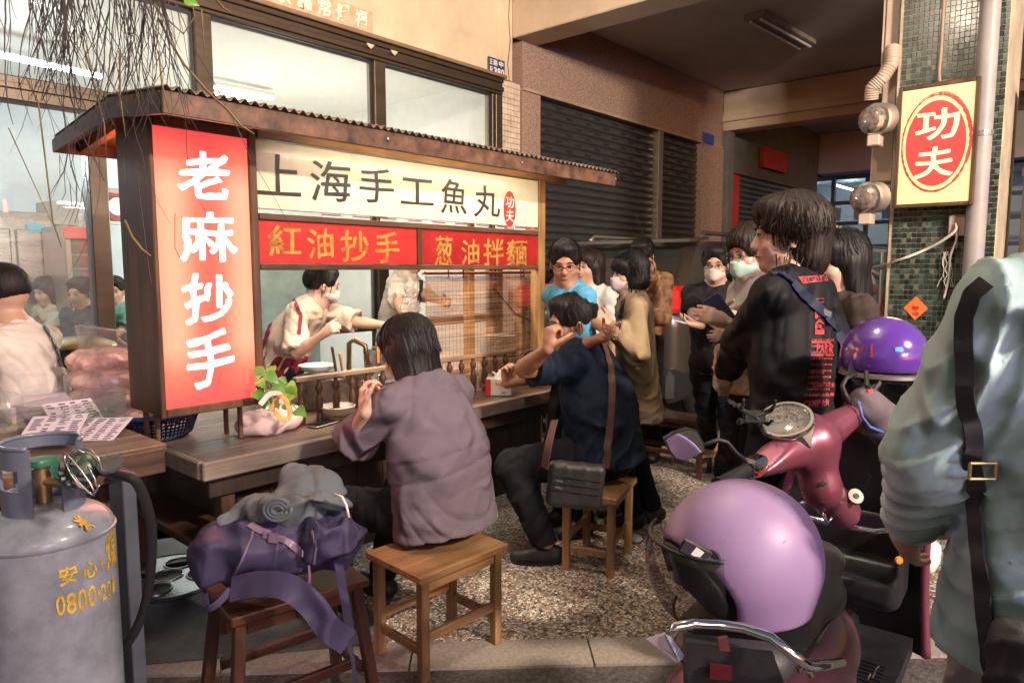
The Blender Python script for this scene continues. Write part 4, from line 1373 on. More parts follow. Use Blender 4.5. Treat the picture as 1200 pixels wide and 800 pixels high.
def strap(pts, w, m, parent, name='strap', nrmv=None, t=.003, n=8, label=None):
    """flat band along a smooth curve"""
    q = [np.array(p, float) for p in pts]
    out = []
    for i in range(len(q) - 1):
        p0 = q[max(i - 1, 0)]; p1 = q[i]; p2 = q[i + 1]; p3 = q[min(i + 2, len(q) - 1)]
        for s in np.linspace(0, 1, n + 1)[:-1]:
            out.append(.5 * (2 * p1 + (p2 - p0) * s + (2 * p0 - 5 * p1 + 4 * p2 - p3) * s * s + (3 * p1 - p0 - 3 * p2 + p3) * s ** 3))
    out.append(q[-1])
    vs, fs = [], []
    nv = nrmv if callable(nrmv) else np.array(nrmv if nrmv is not None else (0, 0, 1), float)
    for i, p in enumerate(out):
        d = nrm(out[min(i + 1, len(out) - 1)] - out[max(i - 1, 0)])
        nn = nv(p) if callable(nv) else nv
        sd = nrm(np.cross(d, nn)) * w / 2
        n2 = nrm(np.cross(sd, d)) * t / 2
        vs += [p - sd - n2, p + sd - n2, p + sd + n2, p - sd + n2]
    for i in range(len(out) - 1):
        for k in range(4):
            fs.append((i * 4 + k, i * 4 + (k + 1) % 4, i * 4 + 4 + (k + 1) % 4, i * 4 + 4 + k))
    fs += [(0, 3, 2, 1), tuple(len(vs) - 4 + k for k in range(4))]
    o = obj(name, MB().add(vs, fs), m, parent, smooth=True, ang=50)
    if label: o['label'] = label
    return o


strap([P(318, 482, D=2.75), P(325, 467, D=2.75), P(333, 466, D=2.72), P(340, 485, D=2.70), P(333, 492, D=2.68), P(322, 483, D=2.68)], .018, ofr, tt, 'handle', nrmv=(-.3, -.8, .5))
strap([P(305, 474, D=2.8), P(316, 462, D=2.85), P(328, 462, D=2.85), P(330, 473, D=2.75)], .02, mat('pale pink cotton', (0, 0, 0)), tt, 'handle', nrmv=(-.3, -.8, .5))

# pothos plant
c = P(312, 470, Z=ZC) + np.array([.05, .12, 0])
pt = thing('pothos_plant', 'leafy green pothos plant in a small pot beside the lit sign', 'plant', c)
obj('pot', MB().lathe([(.05, 0), (.065, .1), (.07, .1), (.07, .115), (.058, .115), (.05, .01)], c, 20), mat('brown clay', (.25, .12, .07), .7), pt, smooth=True, ang=40)
random.seed(14)
leafm = mat('pothos leaf', (.09, .20, .035), .35, var=.35, vs=22, col2=(.06, .17, .03), coat=.3)
leafl = mat('bright pothos leaf', (.17, .36, .05), .35, var=.3, vs=22, coat=.3)


def leaf(mb, base, d, size, upv, curl=.3):
    d = nrm(d); s = nrm(np.cross(d, upv)); n = np.cross(s, d)
    pts = []
    prof = [(0, 0), (.10, .30), (.28, .40), (.5, .36), (.75, .2), (1, 0)]
    ctr = []
    vs = []
    for (t, w) in prof:
        cz = -curl * t * t * size
        vs.append(base + d * t * size + n * cz)
        vs.append(base + d * (t - .06 * (w > 0)) * size + s * w * size + n * (cz + .06 * size * (w > 0)))
        vs.append(base + d * (t - .06 * (w > 0)) * size - s * w * size + n * (cz + .06 * size * (w > 0)))
    fs = []
    for i in range(5):
        a = i * 3; b = a + 3
        fs += [(a, a + 1, b + 1, b), (a, b, b + 2, a + 2)]
    mb.add(vs, fs)


lv = [(303, 436), (312, 428), (320, 442), (330, 450), (338, 440), (343, 452), (322, 456), (310, 450), (333, 464), (316, 466), (344, 444), (300, 448), (326, 434), (307, 462), (347, 470), (318, 420), (304, 420), (309, 424)]
for i, (px, py) in enumerate(lv):
    tip = P(px, py + 9, D=2.98 + random.uniform(-.1, .1))
    st_ = MB().tube([c + (0, 0, .1), (c + (0, 0, .16) + tip) / 2, tip], .0025, 5)
    s_ = obj('stem', st_, leafm, pt)
    mb = MB()
    leaf(mb, tip, rt * random.uniform(-.2, 1) - up * random.uniform(.1, .6) - fh * random.uniform(0, .7), random.uniform(.05, .075), nrm(-fh + up * .8))
    obj('leaf', mb, leafl if i in (4, 3, 10, 5) else leafm, pt, smooth=True, recalc=False)

# turned railing along the counter
ra = P(345, 447, Y=2.94); rb = P(462, 428, Y=2.94)
ra[2] = rb[2] = (ra[2] + rb[2]) / 2
rl = thing('counter_railing', 'low railing of turned dark spindles on the counter', 'railing', (ra + rb) / 2 * (1, 1, 0) + (0, 0, ZC))
xe = 3.4
obj('rail', MB().box((ra[0], ra[1] - .018, ra[2] - .012), (xe, ra[1] + .018, ra[2] + .012), .004), wood('pale rail timber', (.2, .12, .07), (.42, .30, .2), 0, 9), rl)
hgt = ra[2] - .013 - ZC
n = int((xe - ra[0]) / .098)
spm = None
for i in range(n):
    x = ra[0] + .035 + i * .098
    if spm is None:
        pr_ = [(.017, 0), (.017, .03), (.011, .035), (.017, .05), (.019, hgt * .5), (.011, hgt * .62), (.009, hgt * .66), (.019, hgt * .76), (.019, hgt * .84), (.009, hgt * .92), (.012, hgt)]
        so = obj('spindle', MB().lathe(pr_, (x, ra[1], ZC + .001), 14), M['woodD'], rl, smooth=True, ang=50)
        spm = so; so.location = (0, 0, 0)
    else:
        o = spm.copy(); COL.objects.link(o); o.location = (i * .098, 0, 0)

# bowls
porc = mat('cream porcelain', (.68, .63, .55), .25, var=.04, coat=.4)


def bowl(c, r, h, lab, m=porc, group=None, fill=None):
    prof = [(r * .45, 0), (r * .45, .008), (r * .6, .012), (r * .85, h * .5), (r, h), (r * .96, h + .002), (r * .8, h * .5), (r * .5, .018), (.0, .016)]
    t = thing('bowl', lab, 'bowl', c, group)
    obj('shell', MB().lathe(prof, c, 32), m, t, smooth=True, ang=50)
    if fill: obj('soup', MB().lathe([(0, h * .6), (r * .86, h * .62)], c, 32), fill, t, smooth=True)
    return t


bowl(P(398, 490, Z=ZC) + (0, .02, 0), .092, .062, 'cream soup bowl on the counter in front of the seated woman', fill=mat('broth', (.45, .3, .15), .2))
bowl(P(372, 437, Y=3.25), .10, .045, 'wide white bowl behind the counter railing, left of the pot')
bowl(P(421, 441, Y=3.1) - (0, 0, .02), .09, .05, 'white bowl behind the railing near the noodle baskets')
# phone on counter
c = P(378, 497, Z=ZC + .004)
ph = thing('phone', 'silver framed phone lying screen up beside the cream bowl', 'phone', c)
obj('case', MB().box(c + (-.075, -.035, -.002), c + (.075, .035, .006), .003, R=Matrix.Rotation(RAD(12), 3, 'Z'), c=c), M['steel'], ph)
obj('screen', MB().box(c + (-.07, -.031, .0062), c + (.07, .031, .0072), 0, R=Matrix.Rotation(RAD(12), 3, 'Z'), c=c), mat('phone screen', (.01, .01, .012), .08), ph)
# pots and cooking things
pot = thing('stock_pot', 'large steel stock pot behind the railing of the stall', 'pot', P(385, 470, Y=3.2))
c = P(388, 470, Y=3.22); c[2] = ZC
obj('body', MB().lathe([(.0, 0), (.17, 0), (.175, .01), (.175, .16), (.18, .165), (.17, .165), (.165, .02)], c, 36), M['steel'], pot, smooth=True, ang=45)
nb_ = thing('noodle_cooker', 'steel noodle cooker with tall baskets and orange handles by the cooks', 'cooker', P(450, 440, Y=3.2))
c = np.array([2.62, 3.35, ZC])
obj('tank', MB().box(c + (-.25, -.2, 0), c + (.3, .2, .10), .008), M['steel'], nb_)
ohm = mat('orange wood handle', (.6, .26, .08), .5)
for k, (px, py) in enumerate(((436, 412), (446, 408), (456, 410))):
    c2 = P(px, py, Y=3.25)
    b_ = obj('strainer', MB().lathe([(.045, -.1), (.05, .0), (.052, .0), (.052, .01), (.045, .01), (.04, -.09)], c2, 18), M['steel'], nb_, smooth=True, ang=45)
    obj('handle', MB().beam(c2 + (.0, -.055, -.06), c2 + (.0, -.055, .03), .018, .006, (0, 1, 0)), ohm, b_)
tp = thing('gas_tap', 'bent brass swan neck tap standing beside the noodle cooker', 'tap', P(410, 440, Y=3.1))
tps = [P(409, 440, Y=3.1), P(409, 402, Y=3.1), P(415, 398, Y=3.08), P(428, 405, Y=3.05), P(431, 428, Y=3.02)]
obj('spout', MB().tube(tps, [.014, .014, .016, .014, .012], 10), mat('dark brass', (.16, .11, .06), .35, .8), tp, smooth=True)
for (px, py, m_, lab) in ((395, 420, M['woodD'], 'dark wooden ladle handle leaning out of the pot'), (404, 428, ohm, 'orange wooden spoon standing in the pot')):
    a = P(px, py + 22, Y=3.1); b = P(px - 6, py - 14, Y=3.1)
    t = thing('ladle', lab, 'ladle', a); obj('handle', MB().beam(a, b, .018, .01), m_, t)
    obj('cup', MB().lathe([(0, -.02), (.03, -.015), (.036, .01), (.033, .01), (.0, -.014)], a - (0, 0, .02), 14), M['steel'], t, smooth=True)
# chilli bottle etc by the blind
for (px, lab, c1, c2) in ((446, 'small orange sauce bottle behind the railing', (.7, .12, .03), (.75, .7, .6)), (553, 'glass jar with a red lid behind the bamboo blind', (.35, .2, .1), (.6, .03, .03)), (566, 'glass jar with a dark lid behind the bamboo blind', (.4, .3, .18), (.1, .05, .03))):
    c = P(px, 455, Y=3.03); c[2] = ZC
    t = thing('sauce_bottle', lab, 'bottle', c)
    obj('body', MB().lathe([(.0, 0), (.027, 0), (.03, .01), (.03, .09), (.012, .12), (.012, .14), (0, .14)], c, 16), mat('sauce %d' % px, c1, .2, coat=.5), t, smooth=True, ang=45)
    obj('lid', MB().lathe([(.0, .14), (.016, .14), (.016, .165), (0, .167)], c, 14), mat('lid %d' % px, c2, .4), t, smooth=True, ang=45)
# stacks of plates behind the blind
pc0 = P(592, 416, Y=3.10)
sb = thing('serving_shelf', 'wooden shelf behind the bamboo blind with white plates on it', 'shelf', pc0)
obj('board', MB().box((pc0[0] - .25, 2.97, pc0[2] - .02), (pc0[0] + .1, 3.25, pc0[2]), .003), M['woodO'], sb)
obj('leg', MB().box((pc0[0] - .24, 3.2, ZC), (pc0[0] - .21, 3.23, pc0[2] - .021)), M['woodO'], sb)
obj('leg', MB().box((pc0[0] + .06, 3.2, ZC), (pc0[0] + .09, 3.23, pc0[2] - .021)), M['woodO'], sb)
pl0 = None
for k in range(9):
    lab_pl = 'white plate in the stack behind the bamboo blind'
    if pl0 is None:
        pl0 = single('plate', MB().lathe([(.0, 0), (.06, 0), (.11, .012), (.112, .016), (.06, .006), (0, .005)], pc0 + (-.03, .0, .001), 28), porc, lab_pl, 'plate', smooth=True, group='plates stacked behind the bamboo blind')
    else:
        o = pl0.copy(); COL.objects.link(o); o.location.z += k * .0155; o.location.x += random.uniform(-.003, .003)
# bamboo blind
bb = thing('bamboo_blind', 'rolled down bamboo blind hanging below the darker red board', 'blind', (3.0, 2.93, 1.0))
ya = 2.945
xa = P(498, 320, Y=ya)[0]; xb = P(628, 320, Y=ya)[0]
zt_, zb_ = 1.485, P(560, 440, Y=ya)[2] 
obj('head_bar', MB().box((xa - .02, ya - .015, zt_ - .018), (xb + .01, ya + .01, zt_), .004), M['woodO'], bb)
sl_mb = MB(); random.seed(6)
z = zt_ - .03
bam = [mat('bamboo %d' % i, c, .5, var=.35, vs=12, stretch=(.3, 2, 2)) for i, c in enumerate(((.50, .27, .12), (.38, .19, .08), (.26, .12, .05), (.58, .36, .18)))]
while z > zb_:
    sag = random.uniform(-.001, .001)
    sl_mb.beam((xa, ya + sag, z), (xb, ya + sag, z + random.uniform(-.0015, .0015)), .0014, .0038, ch=0, mi=random.choice((0, 0, 1, 2, 3)))
    z -= .0066
tag(obj('blind_strips', sl_mb, bam, bb), kind='stuff')
cd = MB()
for i in range(34):
    x = xa + .006 + i * (xb - xa - .012) / 33
    cd.beam((x, ya - .002, zt_ - .018), (x, ya - .002, zb_), .0014, .0014, ch=0)
tag(obj('binding_threads', cd, bam[2], bb), kind='stuff')
for x in (xa + .16, xa + .28, xb - .15): obj('hook', MB().tube([(x, ya - .02, zt_ + .01), (x, ya - .022, zt_ - .03), (x, ya - .014, zt_ - .035)], .004, 6), M['dark'], bb)
obj('cord', MB().tube([(xa + .55, ya - .01, zt_ - .1), (xa + .75, ya - .014, 1.22), (xb + .02, ya - .02, 1.12)], .003, 5), M['dark'], bb)
# tissue box
c = P(585, 462, Z=ZC)
tb = thing('tissue_box', 'red and white tissue box with a tissue pulled out, near the navy shirted man', 'tissue box', c)
Rz = Matrix.Rotation(RAD(38), 3, 'Z')
obj('box', MB().box(c + (-.055, -.075, .001), c + (.055, .075, .10), .003, R=Rz, c=c), mat('printed carton', (.66, .60, .54), .5, var=.03), tb)
a3 = np.array(Rz)
fr3 = lambda a, b, e=.0012: c + a3 @ np.array([-.055 - e, 0, 0]) + a3 @ np.array([0, a, b])
obj('red_side', MB().box(c + (-.054, .0755, .002), c + (.054, .0765, .099), 0, R=Rz, c=c).box(c + (-.0562, .045, .002), c + (-.0552, .0752, .099), 0, R=Rz, c=c), mat('tissue red', (.55, .03, .03), .5), tb)
obj('printing', letters(MB(), [(ch, .035 - i * .017, .078, .035 - i * .017 - .014, .062) for i, ch in enumerate('SUSOO')] + [('紙', .0, .025, -.03, .015)], lambda a, b: fr3(a - .015, b), .005), mat('tissue print red', (.5, .02, .02), .5), tb, recalc=False)
solid('tissue', [('u', cone(c + (0, 0, .10), c + (.01, 0, .14), .03, .008), 0), ('u', cone(c + (0, 0, .10), c + (-.035, .02, .135), .02, .004), .01)], M['paper'], tb, vox=.004, fold=(2, .008, 21.9))

# ================================================================== left side table, gas cylinder and hose
tx0, tx1, ty0, ty1, tz = .72, .99, 2.42, 3.22, .91
stb = thing('side_table', 'old low side table with a grey metal side, left of the counter', 'table', (.9, 2.9, 0))
for i in range(4):
    y_ = ty0 + i * .2
    obj('plank', MB().box((.2, y_ + .002, tz - .03), (tx1, y_ + .198, tz), .004), M['top'], stb)
obj('metal_side', MB().box((tx1 - .20, 2.27, .02), (tx1 - .16, 2.385, tz - .035), .003), mat('dull blue grey sheet', (.10, .11, .14), .45, .3), stb)
obj('edge_board', MB().box((.2, ty0 - .03, tz - .09), (tx1 - .02, ty0, tz - .005), .004), M['woodDx'], stb)
for (a, b) in ((.3, 2.6), (.86, 2.7), (.95, 3.2)):
    obj('leg', MB().box((a - .03, b - .03, 0), (a + .03, b + .03, tz - .031), .003), M['woodD'], stb)
# wooden crate behind the cylinder
cr = thing('wooden_crate', 'dark slatted wooden crate behind the grey gas cylinder', 'crate', P(20, 560, D=2.2) * (1, 1, 0))
cw = P(55, 508, D=2.15)
for k in range(6):
    zz = .72 - k * .115
    obj('slat', MB().beam(np.array([cw[0], cw[1], zz - .05 + .06]), np.array([cw[0], cw[1], zz - .05 + .06]) - rt * .55, .02, .11), M['woodDx'], cr)
obj('post', MB().beam((cw[0] - .02 + fh[0] * .03, cw[1] + fh[1] * .03, 0), (cw[0] - .02 + fh[0] * .03, cw[1] + fh[1] * .03, .79), .03, .03), M['woodD'], cr)
# container with greens
Rz2 = Matrix.Rotation(RAD(30), 3, 'Z')
c = P(88, 500, Z=tz + .002)
bx = thing('food_container', 'clear plastic container of chopped greens behind the order sheets', 'container', c)
s_ = MB()
w2, d2, h2, th = .15, .10, .10, .004
for lo, hi in (((-w2, -d2, 0), (w2, d2, .004)), ((-w2, -d2, .005), (-w2 + th, d2, h2)), ((w2 - th, -d2, .005), (w2, d2, h2)), ((-w2 + th, -d2, .005), (w2 - th, -d2 + th, h2)), ((-w2 + th, d2 - th, .005), (w2 - th, d2, h2))):
    s_.box(c + lo, c + hi, 0, R=Rz2, c=c)
for lo, hi in (((-w2 - .01, -d2 - .01, h2 + .001), (w2 + .01, -d2 + .002, h2 + .008)), ((-w2 - .01, d2 - .002, h2 + .001), (w2 + .01, d2 + .01, h2 + .008)), ((-w2 - .01, -d2 + .003, h2 + .001), (-w2, d2 - .003, h2 + .008)), ((w2, -d2 + .003, h2 + .001), (w2 + .01, d2 - .003, h2 + .008))):
    s_.box(c + lo, c + hi, .001, R=Rz2, c=c)
obj('tub', s_, M['glassclear'], bx)
gm = MB(); random.seed(31)
a2 = np.array(Rz2)
for k in range(420):
    p = c + a2 @ np.array([random.uniform(-.13, .13), random.uniform(-.085, .085), random.uniform(.008, .05)])
    leaf(gm, p, np.array([random.uniform(-1, 1), random.uniform(-1, 1), random.uniform(-.3, .6)]), .025, nrm(np.array([random.uniform(-1, 1), .2, 1])))
tag(obj('greens', gm, mat('chopped spring onion', (.07, .13, .03), .5, var=.6, vs=30), bx, recalc=False), kind='stuff')
# order sheets fan
random.seed(17)
inkm = mat('printed ink', (.12, .08, .14), .7)
pinkp = mat('pale pink order paper', (.66, .54, .62), .85, var=.04)
shs = [((62, 503), 20, 'order sheet with menu columns, topmost and nearest the gas cylinder'), ((92, 492), 52, 'order sheet standing propped against the clear container'), ((112, 506), 8, 'order sheet lying lowest in the fan, by the counter corner')]
for i, ((px, py), ang, lab) in enumerate(shs):
    c = P(px, py, Z=tz + .05 - .018 * i)
    t = thing('order_sheet', lab, 'paper', c)
    ux = nrm(rt * math.cos(RAD(ang)) + fh * math.sin(RAD(ang))); uy = np.cross(up, ux)
    tilt = .55 if i == 1 else .22
    uy = nrm(uy + up * tilt)
    w, h = .085, .12
    o = c
    nr_ = nrm(np.cross(ux, uy)); nr_ = nr_ if nr_[2] > 0 else -nr_
    obj('sheet', MB().slab([o - ux * w - uy * h, o + ux * w - uy * h, o + ux * w + uy * h, o - ux * w + uy * h], nr_ * .0012), pinkp, t)
    tx = MB()
    for r in range(13):
        for q in range(4):
            s0 = -w + .012 + q * .04
            yv = h - .015 - r * .0165
            L2 = random.uniform(.016, .03)
            hh = random.choice((.003, .005, .0045))
            b0 = o + nr_ * .0018
            if random.random() < .9:
                tx.quad(b0 + ux * s0 + uy * (yv - hh), b0 + ux * (s0 + L2) + uy * (yv - hh), b0 + ux * (s0 + L2) + uy * (yv + hh), b0 + ux * s0 + uy * (yv + hh))
    tag(obj('printed_rows', tx, inkm, t, recalc=False), kind='stuff')
pen = thing('pen', 'thin black pen on the order sheets', 'pen', P(83, 485, D=2.9))
obj('barrel', MB().tube([P(81, 477, D=2.80), P(84, 493, D=2.76)], .004, 8), M['black'], pen)
# newspaper pack and small bags at far left
c = P(18, 505, D=2.62)
pb = thing('plastic_bag', 'knotted translucent plastic bag of food at the left edge', 'bag', c)
solid('film', [('u', ell(c + (0, 0, -.01), (.08, .08, .07)), 0), ('u', cone(c + (0, 0, .04), c + (-.02, 0, .11), .03, .05), .03)], bagm, pb, vox=.007, fold=(9, .014, 12.5))
solid('food', [('u', ell(c + (0, 0, -.02), (.06, .06, .045)), 0)], mat('cabbage', (.5, .52, .3), .6, var=.4, vs=30), pb, vox=.008, fold=(9, .01, 18.8))
c = P(45, 508, D=2.6)
pb = thing('vegetable_pack', 'wrapped pale green vegetable pack on the side table', 'vegetable', c)
solid('pack', [('u', ell(c, (.06, .05, .035)), 0)], mat('cabbage', (0, 0, 0)), pb, vox=.006, fold=(19, .008, 18.8))
nt_ = thing('order_pad', 'pile of pale order pads behind the clear container', 'pad', P(70, 475, D=3.1))
a = P(40, 495, Z=tz + .002)
for k in range(3):
    obj('pad', MB().box(a + (-.07, 0, k * .022), a + (.13, .3, k * .022 + .02), .002, R=Matrix.Rotation(RAD(-20 + k * 4), 3, 'Z'), c=a), pinkp, nt_)

# ---- gas cylinder
gc = np.array([*G(36, 1.70)[:2], 0.]); R_ = .15
gas = thing('gas_cylinder', 'grey gas cylinder with yellow stencilled numbers and a green regulator', 'gas cylinder', gc)
gm_ = mat('grey cylinder paint', (.20, .215, .255), .48, var=.32, vs=7, coat=.35, bump=.08, bs=18)
zs = .915
prof = [(.0, .03), (R_ * .8, .03), (R_ * .97, .06), (R_, .12), (R_, zs - .10), (R_, zs - .068)]
prof += [(R_ * math.cos(t), zs - .068 + .078 * math.sin(t)) for t in np.linspace(.12, 1.45, 12)] + [(0, zs + .0105)]
obj('body', MB().lathe(prof, gc, 72), gm_, gas, smooth=True, ang=60)
obj('weld_bead', MB().lathe([(R_ - .002, zs - .076), (R_ + .003, zs - .073), (R_ + .003, zs - .066), (R_ - .003, zs - .063)], gc, 72), gm_, gas, smooth=True, ang=60)
obj('foot_ring', MB().lathe([(R_ * .8, 0), (R_ * .82, 0), (R_ * .82, .045), (R_ * .8, .045)], gc, 48), gm_, gas)


def collar():
    r = .088; z0, z1 = zs - .012, zs + .16
    na, nz_ = 96, 24
    cut = []
    vs, fs, ids = [], [], {}
    view = math.atan2(-fh[1], -fh[0])
    def vid(i, j, k):
        i %= na
        if (i, j, k) not in ids:
            th = 2 * math.pi * i / na; z = z0 + (z1 - z0) * j / nz_
            rr = r + (.0 if k == 0 else -.006)
            ids[(i, j, k)] = len(vs)
            vs.append(gc + (rr * math.cos(th), rr * math.sin(th), z))
        return ids[(i, j, k)]
    keep = np.zeros((na, nz_), bool)
    for i in range(na):
        th = 2 * math.pi * (i + .5) / na
        d = (math.degrees(th - view) + 180) % 360 - 180
        for j in range(nz_):
            v = (j + .5) / nz_
            s_ = True
            if 18 < d < 60 and v > .0: s_ = False           # open slot towards the valve side
            if -40 < d < 0 and .42 < v < .72: s_ = False
            if -100 < d < -58 and .30 < v < .72: s_ = False
            if (d > 95 or d < -110) and .50 < v < .84: s_ = False
            if 60 < d < 95 and v > .8: s_ = False
            keep[i, j] = s_
    for i in range(na):
        for j in range(nz_):
            if not keep[i, j]: continue
            fs.append((vid(i, j, 0), vid(i + 1, j, 0), vid(i + 1, j + 1, 0), vid(i, j + 1, 0)))
            fs.append((vid(i, j, 1), vid(i, j + 1, 1), vid(i + 1, j + 1, 1), vid(i + 1, j, 1)))
            for (di, dj, e) in ((-1, 0, ((0, 0), (0, 1))), (1, 0, ((1, 1), (1, 0))), (0, -1, ((1, 0), (0, 0))), (0, 1, ((0, 1), (1, 1)))):
                jj = j + dj
                if jj < 0 or jj >= nz_ or not keep[(i + di) % na, jj]:
                    a, b = e
                    fs.append((vid(i + a[0], j + a[1], 0), vid(i + b[0], j + b[1], 0), vid(i + b[0], j + b[1], 1), vid(i + a[0], j + a[1], 1)))
    return MB().add(vs, fs)


obj('collar', collar(), mat('blue grey collar paint', (.12, .14, .19), .38, var=.1, coat=.3), gas, smooth=True, ang=40)
obj('collar_lip', MB().tube([gc + (.086 * math.cos(t), .086 * math.sin(t), zs + .162) for t in np.linspace(math.atan2(-fh[1], -fh[0]) + 1.7, math.atan2(-fh[1], -fh[0]) + 6.55, 50)], .006, 8), mat('blue grey collar paint', (0, 0, 0)), gas, smooth=True)
brass = mat('brass', (.45, .32, .15), .35, .8)
vz = zs + .01
vd = nrm(rt * 1.0 - fh * .25)
obj('valve_body', MB().tube([gc + (0, 0, vz), gc + (0, 0, vz + .09)], .018, 12).tube([gc + (0, 0, vz + .05), gc + vd * .09 + (0, 0, vz + .05)], .013, 12), brass, gas, smooth=True, ang=50)
grn = mat('green enamel', (.03, .16, .09), .35, coat=.4)
obj('valve_wheel', MB().lathe([(.008, 0), (.034, .002), (.036, .010), (.034, .018), (.008, .02)], gc + (0, 0, vz + .09), 10), grn, gas, smooth=True, ang=40)
rc = P(92, 550, D=1.60)
rg_ = MB().lathe([(.0, -.025), (.028, -.025), (.042, -.010), (.044, 0), (.042, .008), (.024, .022), (.010, .028), (0, .028)], rc, 24, nrm(-fh + up * .25))
obj('regulator', rg_, mat('dark regulator', (.04, .07, .05), .35, .4), gas, smooth=True, ang=40)
rb_ = MB()
for k in range(10):
    th = 2 * math.pi * k / 10; u1 = rt; v1 = up
    p = rc + (u1 * math.cos(th) + v1 * math.sin(th)) * .036 - fh * .012
    rb_.beam(rc + (u1 * math.cos(th) + v1 * math.sin(th)) * .02 - fh * .03, p, .008, .006)
obj('regulator_rib', rb_, M['steel'], gas)
obj('regulator_coupling', MB().tube([gc + vd * .09 + (0, 0, vz + .05), rc - rt * .04], [.018, .022], 8), grn, gas, smooth=True, ang=40)
obj('gauge_plate', MB().lathe([(0, 0), (.028, .001), (.028, .008), (0, .009)], rc + rt * .075 + up * .01, 16, nrm(up - fh * .6)), M['steel'], gas, smooth=True, ang=40)
wr = MB()
for k in range(4):
    pts = []
    for j in range(9):
        t = j / 8 * 4.6 + k
        pts.append(rc + rt * (.03 + .035 * math.cos(t + .4 * k)) + up * (.005 + .05 * math.sin(t)) - fh * (.02 + .01 * k))
    wr.tube(pts, .0022, 5)
obj('tie_wire', wr, M['steel'], gas, smooth=True)
# stencilled text wrapped on the drum
th0 = math.atan2(-fh[1], -fh[0])
def wrap(u, v):     # u metres to the right along the surface
    th = th0 + u / R_
    return gc + ((R_ + .0012) * math.cos(th), (R_ + .0012) * math.sin(th), v)
yel = mat('yellow stencil', (.55, .34, .02), .5, var=.35, vs=40)
def cyl_uv(px, py):
    # intersect the view ray with the drum
    d = ray(px, py); o = np.array([0, 0, CAM_H]) - gc
    a = d[0] ** 2 + d[1] ** 2; b = 2 * (o[0] * d[0] + o[1] * d[1]); c = o[0] ** 2 + o[1] ** 2 - R_ ** 2
    disc = max(b * b - 4 * a * c, 0)
    t = (-b - math.sqrt(disc)) / (2 * a); p = o + d * t
    return ((math.atan2(p[1], p[0]) - th0 + math.pi) % (2 * math.pi) - math.pi) * R_, p[2]
txt = []
for ch, a, b, c_, d in (('安', 69, 663, 90, 684), ('心', 97, 657, 113, 676), ('．', 117, 656, 121, 662), ('0', 66, 697, 76, 720), ('8', 78, 694, 89, 718), ('0', 91, 690, 101, 714), ('0', 103, 686, 112, 709), ('-', 114, 692, 117, 696), ('2', 118, 684, 124, 703), ('0', 125, 680, 129, 698)):
    u0, v0 = cyl_uv(a, (b + d) / 2); u1, _ = cyl_uv(c_, (b + d) / 2)
    _, v1 = cyl_uv((a + c_) / 2, b); _, v2 = cyl_uv((a + c_) / 2, d)
    txt.append((ch, u0, v1, u1, v2))
txt.append(('煤', txt[2][3] + .012, txt[2][2] + .06, txt[2][3] + .06, txt[2][4] - .02))
txt.append(('1', txt[-2][3] + .008, txt[-2][2], txt[-2][3] + .02, txt[-2][4]))
obj('stencil_lettering', letters(MB(), txt, wrap, 0, .01, thick=.025), yel, gas, recalc=False)
dm = P(115, 590, D=1.60)
sp_ = MB()
letters(sp_, [('米', -.035, .03, .035, -.03)], lambda a, b: gc + rt * (.125 + a * .7) - fh * (.05 + b * .5) + up * (zs - .028 - a * .45), .05, .03)
obj('yellow_splash', sp_, yel, gas, recalc=False)
wire('gas_hose', 'black rubber gas hose curving down from the regulator to the ground', [rc + rt * .05 + up * .0, P(140, 556, D=1.75), P(160, 565, D=1.8), P(174, 600, D=1.85), P(178, 640, D=1.9), P(172, 700, D=1.95), P(155, 745, D=1.98), P(128, 775, D=2.0)], .013, M['black'], 'hose', 10)
wire('floor_cable', 'thin black cable looping over the metal drain plate', [P(150, 700, Z=.03), P(175, 672, Z=.03), P(215, 660, Z=.03), P(250, 665, Z=.03)], .012, M['black'])
# perforated metal stand under the counter
c = P(197, 686, Z=0); dp = thing('burner_plate', 'round steel plate with large holes lying on the wet floor', 'metal plate', c)
mbp = MB(); Rr = .26
holes = [(-.12, .09), (.10, .10), (-.10, -.11), (.12, -.10), (0, 0)]
na = 70
grid = np.linspace(-Rr, Rr, na)
ids = {}; vs = []; fs = []
def inside(x, y):
    if x * x + y * y > Rr * Rr: return False
    return all((x - a) ** 2 + (y - b) ** 2 > .066 ** 2 for a, b in holes)
def vv(i, j, k):
    if (i, j, k) not in ids:
        ids[(i, j, k)] = len(vs); vs.append(c + (grid[i], grid[j], .05 - k * .006))
    return ids[(i, j, k)]
kp = [[inside((grid[i] + grid[i + 1]) / 2, (grid[j] + grid[j + 1]) / 2) for j in range(na - 1)] for i in range(na - 1)]
for i in range(na - 1):
    for j in range(na - 1):
        if kp[i][j]:
            for k in (0, 1): fs.append((vv(i, j, k), vv(i + 1, j, k), vv(i + 1, j + 1, k), vv(i, j + 1, k)))
            for (di, dj, e) in ((-1, 0, ((0, 0), (0, 1))), (1, 0, ((1, 1), (1, 0))), (0, -1, ((1, 0), (0, 0))), (0, 1, ((0, 1), (1, 1)))):
                a, b = i + di, j + dj
                if not (0 <= a < na - 1 and 0 <= b < na - 1 and kp[a][b]):
                    p_, q_ = e
                    fs.append((vv(i + p_[0], j + p_[1], 0), vv(i + q_[0], j + q_[1], 0), vv(i + q_[0], j + q_[1], 1), vv(i + p_[0], j + p_[1], 1)))
obj('plate', MB().add(vs, fs), M['steel'], dp)
for (a, b) in holes:
    obj('ring', MB().tube([c + (a + .068 * math.cos(t), b + .068 * math.sin(t), .052) for t in np.linspace(0, 2 * math.pi, 29)], .005, 6), M['steel'], dp, smooth=True)
obj('ring', MB().tube([c + (Rr * math.cos(t), Rr * math.sin(t), .045) for t in np.linspace(0, 2 * math.pi, 49)], .009, 6), M['dark'], dp, smooth=True)
